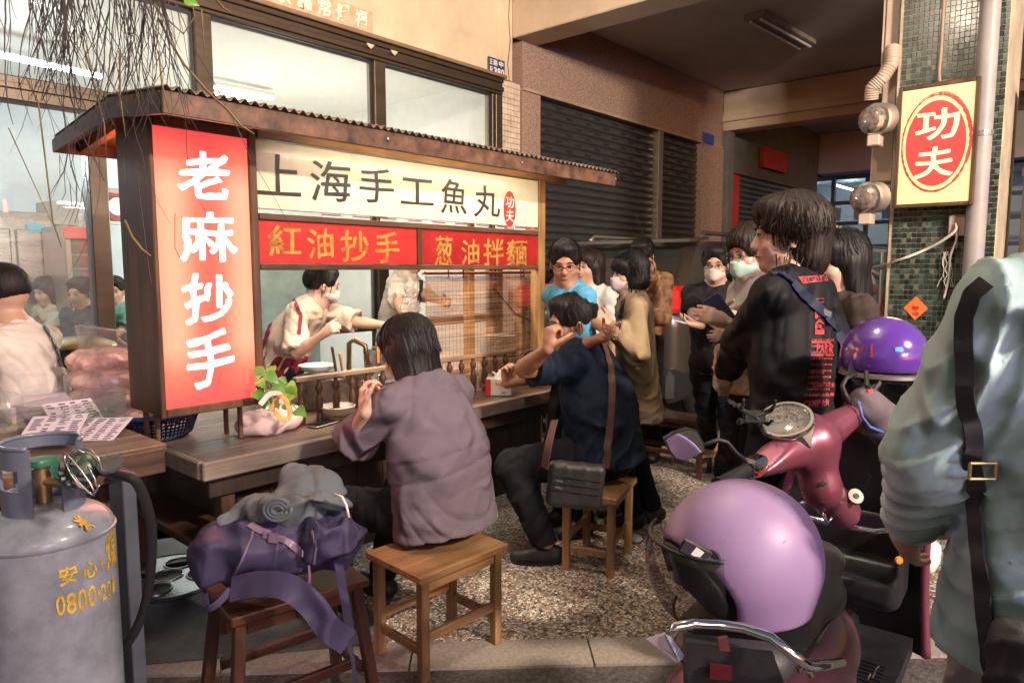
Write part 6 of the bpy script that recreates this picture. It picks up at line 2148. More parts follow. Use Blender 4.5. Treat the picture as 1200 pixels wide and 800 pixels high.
def surf_strap(fig, gar, pix, w, m, name, th=.005, label=None, lift=.009, parent=None):
    """a band laid over a garment through image points seen from the camera's place"""
    ob = kid(fig, gar); pts = []; ns = []
    pix = [tuple(np.array(a) * (1 - t) + np.array(b) * t) for a, b in zip(pix[:-1], pix[1:]) for t in (0, .33, .67)] + [pix[-1]]
    o_ = np.array([0, 0, CAM_H])
    last = None
    for (px, py) in pix:
        h, n = shell_point(ob, o_, ray(px, py))
        if h is None:
            if last is None: continue
            h = o_ + ray(px, py) * last; n = -cf
        else:
            last = (h - o_) @ cf
            n = n if n @ (h - o_) < 0 else -n
        pts.append(h + nrm(n) * lift); ns.append(n)
    if len(pts) < 3: return None
    P_ = np.array(pts)
    def nf(p):
        k = int(np.argmin(((P_ - p) ** 2).sum(1))); return ns[k]
    return strap(pts, w, m, parent or fig['root'], name, nrmv=nf, t=th, n=4, label=label)


# --- seated woman in mauve
mauve = cloth('mauve grey cotton', (.14, .112, .14), .85, .1)
blacktr = cloth('black trousers', (.007, .007, .010), .85)
wd_ = person('woman with black hair in an oversized mauve grey shirt seated at the counter', (1.93, 2.05), 90, 1.70, pz=.52, lean=8, bow=12, side=0, bulk=1.2, hpitch=-22, hyaw=10,
             hands=(P(428, 482, D=2.72), np.array([2.18, 2.63, .80])), hints=(-rt * 1.2 - up * .75 - fh * .1, np.array([1, -.3, -.2])), feet=(np.array([1.62, 2.42, .085]), np.array([1.95, 2.5, .085])),
             knees=(np.array([-.2, 1, .4]), np.array([.2, 1, .4])), palm=((nrm(np.array([.2, .25, 1.])), np.array([.3, -.5, 0])), None), curl=(.85, .6), skin=SKINP, hair='midlong', top=mauve, bottom=blacktr, sleeve='elbow', shirt_len=.06, flare=1.12,
             vox=.0068, fold=(14, .010, 12.), loose=1.26, headscale=1.12)
# --- seated man in navy
navyc = cloth('navy polo cotton', (.010, .019, .038), .72, .15)
mn = person('heavy set man with glasses in a navy shirt seated with a hand at his face', (3.13, 2.06), 106, 1.78, pz=.53, lean=9, bow=12, bulk=1.46, hyaw=42, hpitch=-10, hroll=0,
            hands=(P(642, 408, D=3.24), np.array([2.98, 2.66, .84])), hints=(-rt * 1. - up * .5 + fh * .5, np.array([.9, .0, -.6])), feet=(P(640, 640, Z=.085), P(735, 590, Z=.085), -rt, -rt), knees=(np.array([-.6, 1, .3]), np.array([.3, .6, .5])),
            palm=((nrm(np.array([0.1, -.1, 1.])), nrm(np.array([.6, -.2, 0.]))), (nrm(np.array([-.1, 0, 1.])), nrm(np.array([0, -1., 0])))), curl=(1.35, 1.1), skin=SKIN2, hair='short', top=navyc, bottom=cloth('charcoal trousers', (.012, .014, .018), .85), glasses=True, sleeve='short',
            shirt_len=.05, vox=.007, fold=(6, .009, 12.), loose=1.12, headscale=1.16, shoe_m=None)
# --- cook in maroon apron
creamc = cloth('cream cook shirt', (.60, .50, .38), .8, .1)
ckp = P(352, 400, Y=3.95)
ck_ = person('cook in a cream shirt, maroon apron and white mask reaching over', (ckp[0] - .12, 4.02), -62, 1.60, lean=26, bow=12, hyaw=38, hpitch=-12, hands=(P(466, 384, Y=3.42), P(378, 392, Y=3.45)), hints=(np.array([-.2, -.2, -1.]), np.array([-.3, .2, -.8])),
             curl=(.5, .9), skin=SKIN, hair='short', top=creamc, bottom=blacktr, sleeve='elbow', mask=MASKW, vox=.0085, fold=(21, .011, 18.), loose=1.25, shirt_len=.08)
surf_strap(ck_, 'shirt', [(330, 348), (322, 362), (318, 380), (312, 398), (306, 412)], .03, cloth('maroon apron', (.20, .02, .035), .8), 'apron_strap')
surf_strap(ck_, 'shirt', [(330, 345), (345, 352), (352, 370), (350, 392)], .02, cloth('maroon apron', (0, 0, 0)), 'apron_strap')
ap = ck_
q = ck_
apc = q['p0'] + q['S'] * .06
solid('apron', [('u', cone(apc - q['S'] * .35 + q['F'] * .0, apc + q['S'] * .10, .205 * q['s'], .185 * q['s'], flat=(q['F'], .78), cap=0, cap0=0), 0)], cloth('maroon apron', (0, 0, 0)), ck_['root'], .01, fold=(3, .012, 16.))
# --- second cook
c2p = P(462, 360, Y=4.02)
c2_ = person('cook in a white shirt whose head is hidden behind the red boards', (c2p[0] + .08, 4.12), -60, 1.72, lean=10, hands=(P(545, 368, Y=3.35), P(480, 380, Y=3.5)), hints=(np.array([-.3, .1, -1.]), np.array([-.5, .2, -.8])), curl=(1.1, 1.1),
             skin=SKIN, hair='short', top=cloth('white cook shirt', (.66, .60, .52), .8, .08), bottom=cloth('dark apron', (.03, .035, .04), .8), sleeve='short', vox=.009, fold=(31, .010, 16.), loose=1.2)
surf_strap(c2_, 'shirt', [(494, 322), (492, 345), (488, 360)], .03, cloth('dark apron', (0, 0, 0)), 'apron_strap')
pk = P(481, 362, Y=3.4)
pb = thing('plastic_bag', 'small clear takeaway bag held up by the second cook', 'bag', pk)
solid('film', [('u', ell(pk, (.07, .05, .08)), 0), ('u', cone(pk + (0, 0, .06), pk + (.01, 0, .13), .02, .045), .03)], bagm, pb, vox=.007, fold=(2, .012, 45.))
# --- man in light blue polo
bl = G(677, 3.95)
blue = cloth('sky blue polo', (.10, .38, .60), .8, .08)
bm1 = person('man in a sky blue polo and thin glasses standing behind the right post', bl[:2], 160, 1.66, lean=8, hyaw=55, hpitch=-16, hands=(P(704, 396, D=3.55), P(717, 391, D=3.6)), hints=(np.array([0, .3, -1.]), np.array([.6, .1, -.8])), skin=SKIN2, bulk=.9, hair='short',
             top=blue, bottom=blacktr, collar=(blue, .035), glasses=True, vox=.009, fold=(41, .009, 15.), loose=1.12, curl=(.7, .7))
# --- long haired person behind him
lh = G(692, 4.75)
person('long haired person standing behind the man in sky blue', lh[:2], 175, 1.62, hair='long', hmat=HAIRB, top=cloth('white tee', (.6, .6, .58), .8), bottom=blacktr, vox=.011, sleeve='short')
# --- woman in beige jacket
bj = G(748, 3.95)
beigej = cloth('beige work jacket', (.36, .265, .165), .8, .14)
bw = person('woman with a black bob and pinkish mask in a crumpled beige jacket', bj[:2], 128, 1.585, lean=3, hyaw=22, hpitch=-4, hands=(P(712, 380, D=3.75), P(722, 388, D=3.7)), hints=(np.array([-.2, -.3, -1.]), np.array([.3, -.7, -.9])), bulk=.85, skin=SKIN, hair='bob', top=beigej,
             bottom=blacktr, sleeve='long', mask=MASKP, shirt_len=.20, flare=1.36, vox=.008, fold=(51, .014, 18.), loose=1.15, collar=(beigej, .02), curl=(.8, .8), feet=(P(742, 560, D=4.05) * (1, 1, 0) + (0, 0, .085), P(765, 560, D=4.15) * (1, 1, 0) + (0, 0, .085)))
surf_strap(bw, 'jacket', [(732, 352), (729, 368), (724, 385), (722, 392)], .028, M['black'], 'bag_strap')
# --- smoking man
smp = np.array([4.83, 2.84, 0])
sm = person('man in a brown patterned jacket raising a cigarette behind the queue', smp[:2], 205, 1.73, lean=4, hyaw=-12, hpitch=-18, hands=(P(760, 372, D=5.25), P(764, 322, D=5.15)), hints=(np.array([-.3, 0, -1.]), np.array([.7, .2, -.8])),
            palm=(None, (nrm(np.array([-.35, -.1, 1.])), nrm(np.array([-.7, .1, 0])))), skin=SKIN2, bulk=.8, hair='short', top=mat('brown camouflage', (.20, .10, .05), .75, var=.9, vs=16, col2=(.035, .022, .014)), bottom=blacktr, sleeve='long', vox=.009, fold=(61, .010, 16.), loose=1.15, collar=(cloth('olive collar', (.06, .06, .04)), .035))
cg = sm['hd'](.012, .112, -.060)
single('cigarette', MB().tube([cg, cg + nrm(sm['Hm'] @ np.array([.25, 1, -.15])) * .06], .0042, 8), M['whiteplastic'], 'lit white cigarette between the lips of the man in the brown patterned jacket', 'cigarette')
# --- short haired person in black tee
bt = G(838, 4.55)
blackc = cloth('black tee cotton', (.014, .014, .016), .8, .15)
sx_ = P(832, 552, Z=.0); sy_ = P(858, 566, Z=.0)
bp_ = person('masked person with glasses, black shirt and mustard sneakers holding a phone', bt[:2], 205, 1.64, lean=2, hyaw=-8, hpitch=-6, hands=(P(842, 392, D=4.25), P(822, 384, D=4.1)), hints=(np.array([.2, .5, -1.]), np.array([-.2, .8, -1])),
             palm=(None, (nrm(-rt + up * .15), nrm(up + rt * .1))), curl=(.5, .55), bulk=.85, skin=SKIN, hair='short', top=blackc, bottom=blacktr, sleeve='elbow', mask=MASKP, glasses=True, vox=.008, fold=(71, .010, 16.), loose=1.15, shirt_len=.05,
             feet=(np.array([sy_[0], sy_[1], .085]), np.array([sx_[0], sx_[1], .085]), -rt * .8 - fh * .5, -rt * .9 - fh * .2), shoe_m=mat('mustard canvas', (.50, .27, .07), .75, var=.12))
phone(None, bp_['wr'][1] - rt * .10 + up * .025, -rt + up * .25 - fh * .1, nrm(up + rt * .2 - fh * .3), 'pale phone held flat by the short haired person in black', (.6, .58, .55))
# --- woman with green mask
gmn = G(893, 3.35)
gw = person('woman in a pale grey shirt with a green mask looking at her phone', gmn[:2], 140, 1.70, lean=3, hyaw=20, hpitch=-14, hands=(P(852, 378, D=2.95), P(846, 366, D=3.1)), hints=(np.array([-.2, -.6, -1.]), np.array([.4, -.3, -1.])), skin=SKINP, hair='messy', hmat=HAIRB,
             top=cloth('pale grey tee', (.42, .41, .40), .8), bottom=blacktr, sleeve='elbow', mask=MASKG, glasses=True, vox=.008, fold=(81, .009, 16.), loose=1.2, shirt_len=.05)
phone(None, gw['wr'][0] - rt * .03 + up * .055, nrm(up * .8 - rt * .6), nrm(fh * .8 + rt * .4), 'dark blue phone held up by the woman with the green mask', (.05, .06, .15))
tb = thing('tote_bag', 'patterned cloth bag with hanging pink strap at the hip of the woman in grey', 'bag', P(858, 430, D=3.05))
cb_ = P(862, 432, D=3.1)
solid('bag_body', [('u', rbox(cb_, (.05, .09, .11), .03), 0)], mat('ochre print cloth', (.45, .28, .10), .8, var=.8, vs=18, col2=(.25, .25, .3)), tb, .008, fold=(4, .012, 30.))
strap([P(868, 408, D=3.02), P(856, 425, D=2.98), P(850, 445, D=2.98), P(848, 464, D=2.98)], .045, cloth('dusty pink band', (.42, .30, .28)), tb, 'strap', nrmv=-fh)
# --- young man in black jacket
ym = G(932, 2.6)
jk = cloth('black nylon jacket', (.010, .010, .013), .62)
ym_ = person('young man with shaggy hair in a black jacket with red lettering and navy strap', ym[:2], 84, 1.73, lean=1, hyaw=34, hpitch=-2, hands=(ym + fh * .34 - rt * .16 + up * 1.02, ym + fh * .30 + rt * .12 + up * 1.0), hints=(-rt * 1.0 - fh * .3 - up * .5, rt * 1.0 - fh * .3 - up * .5), skin=SKINP, hair='shaggy', hmat=HAIRB,
             top=jk, bottom=blacktr, sleeve='long', collar=(jk, .06), vox=.0075, fold=(91, .011, 14.), loose=1.20, shirt_len=.03, flare=1.0, headscale=1.10)
# printed lettering wrapped onto the jacket
jo = kid(ym_, 'jacket')


def wrap_print(ob, chars, m, name, parent, bold=.02, ang=0., shear=0.):
    mb = MB(); o_ = np.array([0, 0, CAM_H])
    vs_, fs_ = [], []
    t_ = MB()
    letters(t_, chars, lambda a, b: (a, b, 0), bold)
    hits = []
    for (x, y, z) in t_.v:
        h, n = shell_point(ob, o_, ray(x, y))
        if h is None: hits.append(None); continue
        n = n if n @ (h - o_) < 0 else -n
        hits.append(h - nrm(h - o_) * .006)
    idx = {}; vs = []
    fs = []
    for f in t_.f:
        if any(hits[i] is None for i in f): continue
        P3 = np.array([hits[i] for i in f])
        if np.ptp(P3 @ cf) > .08: continue
        q = []
        for i in f:
            if i not in idx: idx[i] = len(vs); vs.append(hits[i])
            q.append(idx[i])
        fs.append(tuple(q))
    if vs: obj(name, MB().add(vs, fs), m, parent, recalc=False)


redp = mat('red jacket print', (.40, .04, .055), .6, var=.05)
blkp = mat('black jacket print', (.012, .01, .012), .6)
ch = []
def word(w, x0, y0, x1, y1, slant=0):
    n = len(w); r = []
    for i, c in enumerate(w):
        a = x0 + (x1 - x0) * i / n; b = x0 + (x1 - x0) * (i + .86) / n
        r.append((c, a, y0 + slant * i / n, b, y1 + slant * i / n))
    return r


ch += word('CAMPARI', 942, 469, 978, 477, -2)
ch += word('CAMPARI', 953, 449, 978, 454, -1)
ch += word('MPARI', 950, 433, 966, 438, 0) 
ch += word('PARI', 957, 403, 976, 413, -1)
for r_ in range(11):
    y_ = 397 - 0 + r_ * 7.2
    for c_ in range(2):
        x_ = 951 + c_ * 14 - r_ * .6
        ch += word('CAMPARI', x_, y_, x_ + 12.5, y_ + 2.6, 0)
ch += word('CAMPARI', 942, 461, 978, 464.5, -1)
wrap_print(jo, ch, redp, 'printed_lettering', ym_['root'])


def patch(ob, quad, m, name, parent, nx=12, ny=8, lift=.004):
    mb = MB(); o_ = np.array([0, 0, CAM_H]); q = np.array(quad, float)
    g = {}; vs = []; fs = []
    for i in range(nx + 1):
        for j in range(ny + 1):
            u, v = i / nx, j / ny
            p = (q[0] * (1 - u) + q[1] * u) * (1 - v) + (q[3] * (1 - u) + q[2] * u) * v
            h, n = shell_point(ob, o_, ray(*p))
            if h is not None:
                g[(i, j)] = len(vs); vs.append(h - nrm(h - o_) * lift)
    for i in range(nx):
        for j in range(ny):
            k = [(i, j), (i + 1, j), (i + 1, j + 1), (i, j + 1)]
            if all(t in g for t in k): fs.append(tuple(g[t] for t in k))
    return obj(name, MB().add(vs, fs), m, parent, smooth=True, recalc=False)


patch(jo, [(935, 324), (968, 322), (971, 329), (941, 332)], redp, 'red_label', ym_['root'], lift=.0035)
wrap_print(jo, [(c, x0, y0 + .4, x1, y1 + .4) for (c, x0, y0, x1, y1) in word('CAMPARI', 941, 324.5, 967, 330, -1.5)], blkp, 'label_lettering', ym_['root'])
for (a, b, c, d) in ((951, 399.5, 978, 402), (950, 414.5, 977, 417)):
    patch(jo, [(a, b), (c, b), (c, d), (a, d)], redp, 'printed_bar', ym_['root'], nx=6, ny=1, lift=.0032)
vl = []
for i, c in enumerate('CAMPARI'):
    vl.append((c, 955, 349 + i * 6.2, 966, 354.6 + i * 6.2))
wrap_print(jo, vl, redp, 'printed_lettering', ym_['root'])
nvs = cloth('navy webbing', (.022, .03, .06), .6)
sp1 = surf_strap(ym_, 'jacket', [(903, 322), (912, 321), (924, 328), (940, 345), (955, 358), (968, 370), (980, 388), (990, 405)], .034, nvs, 'bag_strap', lift=.008)
h_, n_ = shell_point(jo, (0, 0, CAM_H), ray(965, 366))
if h_ is not None: obj('buckle', MB().beam(h_ - n_ * 0 - cf * .014 - rt * .02 + up * .008, h_ - cf * .014 + rt * .02 - up * .008, .02, .006, -fh), mat('grey buckle', (.12, .13, .16), .35), ym_['root'])
# --- woman with long black hair
lw = G(990, 2.95)
person('woman with long straight black hair standing beside the young man in black', lw[:2], 128, 1.63, hyaw=18, hpitch=-8, hair='long', top=cloth('dark brown top', (.05, .035, .03)), bottom=blacktr, sleeve='long', vox=.009, skin=SKINP, fold=(95, .008, 15.), headscale=1.1)
hw = G(966, 3.5)
hp_ = person('person in a woven straw hat with a beige furry trim behind the young man', hw[:2], 150, 1.66, hyaw=0, hair='short', top=cloth('brown coat', (.10, .07, .05)), bottom=blacktr, sleeve='long', vox=.011)
ht = thing('hat', 'woven straw cap worn by the person behind the young man', 'hat', hp_['hd'](0, 0, .10))
hb = MB()
for k in range(14):
    z = k * .008; r = .115 * math.sqrt(max(0, 1 - (z / .118) ** 2))
    hb.tube([hp_['hd'](0, -.01, .06) + (r * math.cos(t), r * math.sin(t), z) for t in np.linspace(0, 2 * math.pi, 29)], .0055, 6)
obj('woven_crown', hb, mat('woven straw', (.20, .14, .08), .7, var=.6, vs=60), ht, smooth=True)
solid('furry_trim', [('u', ell(hp_['hd'](0, 0, .04) + rt * .135, (.045, .045, .06)), 0)], mat('beige fleece', (.50, .36, .22), .95, bump=.6, bs=160), ht, .007, fold=(3, .008, 60.))
# --- foreground person in mint jacket
mp_ = G(1316, 1.16)
mint = cloth('mint windbreaker', (.36, .50, .51), .55, .12, .1)
mj = person('person in a pale mint windbreaker with a black strap, close at the right edge', mp_[:2], 36, 1.77, lean=0, hands=(mp_ + fh * .22 - rt * .20 + up * .98, mp_ + fh * .3 + rt * .2 + up * 1.0), hints=(-rt * .7 - fh * .35 - up * .9, rt - up), skin=SKIN, hair='short', top=mint, bottom=cloth('grey trousers', (.3, .3, .3)),
            sleeve='long', shirt_len=.10, flare=1.2, vox=.0075, fold=(104, .012, 16), loose=1.2, bulk=1.12, collar=(mint, .045))
blks = mat('black nylon webbing', (.012, .012, .015), .5, bump=.3, bs=600)
surf_strap(mj, 'jacket', [(1158, 332), (1142, 345), (1132, 372), (1130, 410), (1133, 460), (1138, 520), (1146, 590), (1152, 660), (1160, 740), (1166, 799)], .027, blks, 'bag_strap', lift=.010)
h_, n_ = shell_point(kid(mj, 'jacket'), (0, 0, CAM_H), ray(1141, 549))
if h_ is not None:
    bk_ = MB(); cc = h_ - cf * .022
    for a, b in (((-.021, .013), (.021, .013)), ((-.021, -.013), (.021, -.013)), ((-.021, .013), (-.021, -.013)), ((.021, .013), (.021, -.013))):
        bk_.tube([cc + rt * a[0] + up * a[1], cc + rt * b[0] + up * b[1]], .0028, 8)
    obj('buckle', bk_, brass, mj['root'])
sb_ = thing('shoulder_bag', 'black shoulder bag at the hip of the person in mint, bottom right corner', 'bag', P(1195, 790, D=1.0))
cb_ = P(1232, 800, D=1.05)
solid('bag_body', [('u', rbox(cb_, (.04, .09, .10), .035, np.stack([fh, rt, up], 1)), 0)], blks, sb_, .006, fold=(4, .006, 30.))

# --- man in cream tee at far left
lm = P(56, 520, D=3.2)
cl_ = person('man with cropped hair in cream tee and striped black shorts at the left edge', lm[:2], 128, 1.74, pz=lm[2] + .0, lean=9, bow=6, hyaw=5, hpitch=-12, hands=(lm + np.array([-.30, .42, .02]), lm + np.array([-.1, .45, .0])), hints=(np.array([-.5, 0, -1.]), np.array([.2, -.2, -1.])), skin=SKIN, hair='crop', glasses=True,
             top=cloth('cream tee cotton', (.62, .57, .52), .8), bottom=cloth('black sports shorts', (.015, .015, .018), .6), shorts=True, bulk=.82, sleeve='elbow', vox=.0075, fold=(111, .010, 14.), loose=1.2, shirt_len=.02, feet=(lm * (1, 1, 0) + np.array([-.4, .25, .25]), lm * (1, 1, 0) + np.array([-.25, .3, .25])), headscale=1.12)
surf_strap(cl_, 'shirt', [(20, 352), (30, 354), (40, 366), (50, 382), (60, 400), (66, 414), (70, 430)], .022, M['black'], 'bag_strap')
wst = mat('white stripe', (.75, .73, .7), .7)
try:
    shr = kid(cl_, 'shorts')
    for k in range(3):
        patch(shr, [(8 + k * 3, 470 + k * 4.5), (52 + k * 3, 452 + k * 3), (53 + k * 3, 454 + k * 3), (9 + k * 3, 472.5 + k * 4.5)], wst, 'white_stripe', cl_['root'], nx=8, ny=1)
except Exception: pass
tst = stool('plain stool under the man in the cream tee', lm[:2], RAD(30), .36, .3, max(.4, lm[2] - .12), m='woodR')

# --- diners inside the shop
random.seed(51)
dn = [((76, 335), 6.2, 205, 'long', (.50, .45, .33), 'diner in a beige hoodie with long dark hair turned away inside the shop', 'long'),
      ((112, 335), 5.9, 215, 'short', (.05, .06, .08), 'diner in a dark patterned shirt bending forward inside the shop', 'long'),
      ((92, 345), 7.0, 250, 'short', (.2, .18, .2), 'diner facing the street between the hoodie and the dark shirt', 'short'),
      ((140, 325), 6.6, 240, 'short', (.15, .38, .34), 'diner in a teal shirt glimpsed behind the mullion', 'short')]
for (px, dp, fc, hr_, c_, lab, slv) in dn:
    g = G(px[0], dp)
    t = person(lab, g[:2], fc, 1.66, pz=.68, lean=14, hpitch=-10, hair=hr_, top=cloth('diner cloth %s' % (c_,), c_), bottom=blacktr, sleeve=slv, vox=.013, hvox=.009,
               feet=(g + np.array([math.cos(RAD(fc)) * .4 - .1, math.sin(RAD(fc)) * .4, .085]), g + np.array([math.cos(RAD(fc)) * .4 + .1, math.sin(RAD(fc)) * .4, .085])), fold=(7, .012, 14.), loose=1.2,
               hands=(g + np.array([math.cos(RAD(fc)) * .4 - .12, math.sin(RAD(fc)) * .4, .8]), g + np.array([math.cos(RAD(fc)) * .4 + .12, math.sin(RAD(fc)) * .4, .8])))
    stool('dining stool under the ' + lab.split(' ')[0] + ' ' + ' '.join(lab.split(' ')[1:6]), g[:2], 0, .32, .3, .41, m='woodR')
tbi = thing('dining_table', 'dining table inside the shop in front of the diners', 'table', (1.0, 5.4, 0))
obj('top', MB().box((.3, 5.0, .70), (1.5, 5.55, .74), .006), M['steel'], tbi)
for a in (.36, 1.44):
    for b in (5.06, 5.49): obj('leg', MB().box((a - .02, b - .02, 0), (a + .02, b + .02, .699)), M['steel'], tbi)
wk = thing('wok_burner', 'blackened pot with a brass rim steaming behind the left glass', 'pot', P(95, 420, Y=4.2) * (1, 1, 0))
c = P(93, 402, Y=4.2)
obj('drum', MB().lathe([(.0, -.9), (.16, -.9), (.17, -.03), (.0, -.03)], c, 28), mat('sooty drum', (.03, .03, .03), .4, .5, var=.8, vs=9), wk, smooth=True, ang=40)
obj('rim', MB().lathe([(.165, -.028), (.178, -.015), (.165, .0), (.1, .03), (.0, .04)], c, 28), mat('brassy lid', (.40, .28, .12), .3, .8), wk, smooth=True, ang=40)
# ================================================================== purple backpack and grey jacket on the front stool
bpk = thing('backpack', 'purple grey nylon backpack with hanging straps lying on the dark red brown stool', 'backpack', P(318, 660, D=2.32))
nyl = cloth('purple grey nylon', (.050, .043, .088), .5)
a, b = P(262, 645, D=2.28), P(392, 632, D=2.36)
ops = [('u', cone(a, b, .105, .10, flat=(up, .92)), 0), ('u', ell((a + b) / 2 + up * .02, (.20, .15, .115)), .05), ('u', rbox(P(385, 634, D=2.22), (.075, .045, .065), .03, np.stack([nrm(rt + up * .12), fh, up], 1)), .02),
       ('u', rbox(P(252, 655, D=2.20), (.06, .05, .075), .04), .04), ('i', half((0, 0, .452), (0, 0, 1)), .01)]
solid('bag_body', ops, nyl, bpk, .006, fold=(13, .019, 11.), smooth=1)
body_ob = [c for c in bpy.data.objects if c.parent == bpk][0]
fk = dict(root=bpk)
pinkm = mat('dusty purple trim', (.20, .13, .20), .4)
surf_strap(fk, 'bag_body', [(293, 615), (305, 622), (316, 626)], .022, pinkm, 'compression_strap', lift=.004)
surf_strap(fk, 'bag_body', [(330, 632), (345, 640), (356, 648)], .022, pinkm, 'compression_strap', lift=.004)
h_, n_ = shell_point(body_ob, (0, 0, CAM_H), ray(322, 628))
obj('buckle', MB().beam(h_ - rt * .035 - cf * .010 + up * .008, h_ + rt * .035 - cf * .010 - up * .008, .022, .010, -fh).beam(h_ - rt * .012 - cf * .018 + up * .002, h_ + rt * .016 - cf * .018 - up * .002, .03, .006, -fh), pinkm, bpk)
surf_strap(fk, 'bag_body', [(300, 604), (295, 630), (284, 655), (272, 680)], .006, mat('seam piping', (.13, .10, .15), .5), 'piping', lift=.002)
surf_strap(fk, 'bag_body', [(366, 622), (370, 640), (368, 660)], .006, mat('seam piping', (0, 0, 0)), 'piping', lift=.002)
strap([P(272, 690, D=2.12), P(305, 684, D=2.08), P(338, 688, D=2.05), (P(365, 708, D=2.06)), P(385, 735, D=2.08), P(408, 752, D=2.1)], .075, nyl, bpk, 'hip_belt', nrmv=nrm(-fh * .9 + up * .6), t=.012)
strap([P(396, 655, D=2.15), P(402, 690, D=2.13), P(408, 725, D=2.12), P(412, 752, D=2.11)], .026, nyl, bpk, 'shoulder_strap', nrmv=-fh)
strap([P(408, 748, D=2.1), P(414, 775, D=2.08), P(416, 810, D=2.05)], .012, nyl, bpk, 'strap_end', nrmv=-fh)
strap([P(240, 695, D=2.12), P(243, 712, D=2.1), P(256, 706, D=2.1), P(270, 690, D=2.12)], .02, nyl, bpk, 'loop', nrmv=-fh)
strap([P(362, 662, D=2.1), P(363, 676, D=2.09), P(362, 688, D=2.09)], .006, pinkm, bpk, 'zip_pull', nrmv=-fh)
jc = thing('folded_jacket', 'crumpled grey jacket with a white cord heaped on the purple backpack', 'jacket', P(338, 600, D=2.3))
jm = cloth('grey sage jacket', (.105, .12, .135), .8, .15)
c = P(340, 592, D=2.34)
ops = [('u', ell(c, (.15, .12, .055)), 0), ('u', ell(P(372, 572, D=2.4), (.10, .09, .055)), .03), ('u', ell(P(352, 560, D=2.45), (.08, .07, .05)), .03), ('u', cone(P(290, 595, D=2.3), P(262, 610, D=2.25), .035, .03), .03), ('u', cone(P(318, 597, D=2.22), P(344, 594, D=2.24), .045, .045), .015),
       ('u', cone(P(375, 585, D=2.28), P(398, 590, D=2.3), .035, .03), .02)]
solid('cloth', ops, jm, jc, .0055, fold=(23, .020, 13.), smooth=1)
rl_ = MB()
for k in range(3):
    pts = [P(325, 597, D=2.165) + (rt * math.cos(t) * (.018 + .012 * k) + up * math.sin(t) * (.014 + .010 * k)) for t in np.linspace(.3 * k, 2 * math.pi - .4 + .3 * k, 22)]
    rl_.tube(pts, .0075, 7)
obj('rolled_sleeve', rl_, jm, jc, smooth=True)
obj('cord', MB().tube([P(392, 579, D=2.22), P(401, 582, D=2.2), P(406, 592, D=2.18), P(409, 606, D=2.18)], .004, 6), M['whiteplastic'], jc, smooth=True)

# navy man's sling bag
bagm_ = mat('black leather', (.018, .017, .018), .45, var=.2, vs=6, bump=.3, bs=180)
sg = thing('sling_bag', 'black leather sling bag with brown strap hanging at the hip of the man in navy', 'bag', P(672, 568, D=2.85))
c = P(674, 568, D=2.86)
Rb = np.stack([nrm(rt + up * -.10 + fh * .0), nrm(fh), nrm(up + rt * .10)], 1)
solid('bag_body', [('u', rbox(c, (.115, .035, .095), .025, Rb), 0)], bagm_, sg, .006, fold=(6, .004, 14.))
for k in range(3):
    z = .045 - k * .028
    obj('zip_flap', MB().beam(c + Rb @ np.array([-.10, -.038, z]), c + Rb @ np.array([.10, -.038, z - .006]), .006, .012, (0, 0, 1)), bagm_, sg)
for k in range(2): obj('logo_mark', MB().beam(c + Rb @ np.array([-.085, -.041, .025 - k * .028]), c + Rb @ np.array([-.055, -.041, .021 - k * .028]), .003, .006, (0, 0, 1)), M['chrome'], sg)
brs = mat('brown leather strap', (.13, .065, .05), .5, var=.1)
surf_strap(mn, 'shirt', [(702, 398), (708, 410), (714, 430), (716, 452), (715, 480), (713, 505), (711, 530), (709, 548)], .038, brs, 'strap', lift=.012, parent=sg)
strap([P(650, 492, D=2.82), P(643, 520, D=2.78), P(638, 548, D=2.8)], .036, brs, sg, 'strap', nrmv=-fh - rt)

# ================================================================== scooters
pinkp_ = mat('raspberry metallic paint', (.25, .065, .11), .36, .45, var=.08, vs=2, coat=.5)
innerp = mat('black inner plastic', (.016, .016, .019), .38, var=.25, vs=7, bump=.15, bs=90)
seatm = mat('dark seat vinyl', (.040, .038, .040), .42, var=.15, vs=4, bump=.25, bs=260)
tyre = mat('tyre rubber', (.02, .02, .02), .75, var=.2, bump=.4, bs=60)
redl = mat('red lens', (.35, .01, .012), .12, coat=1)


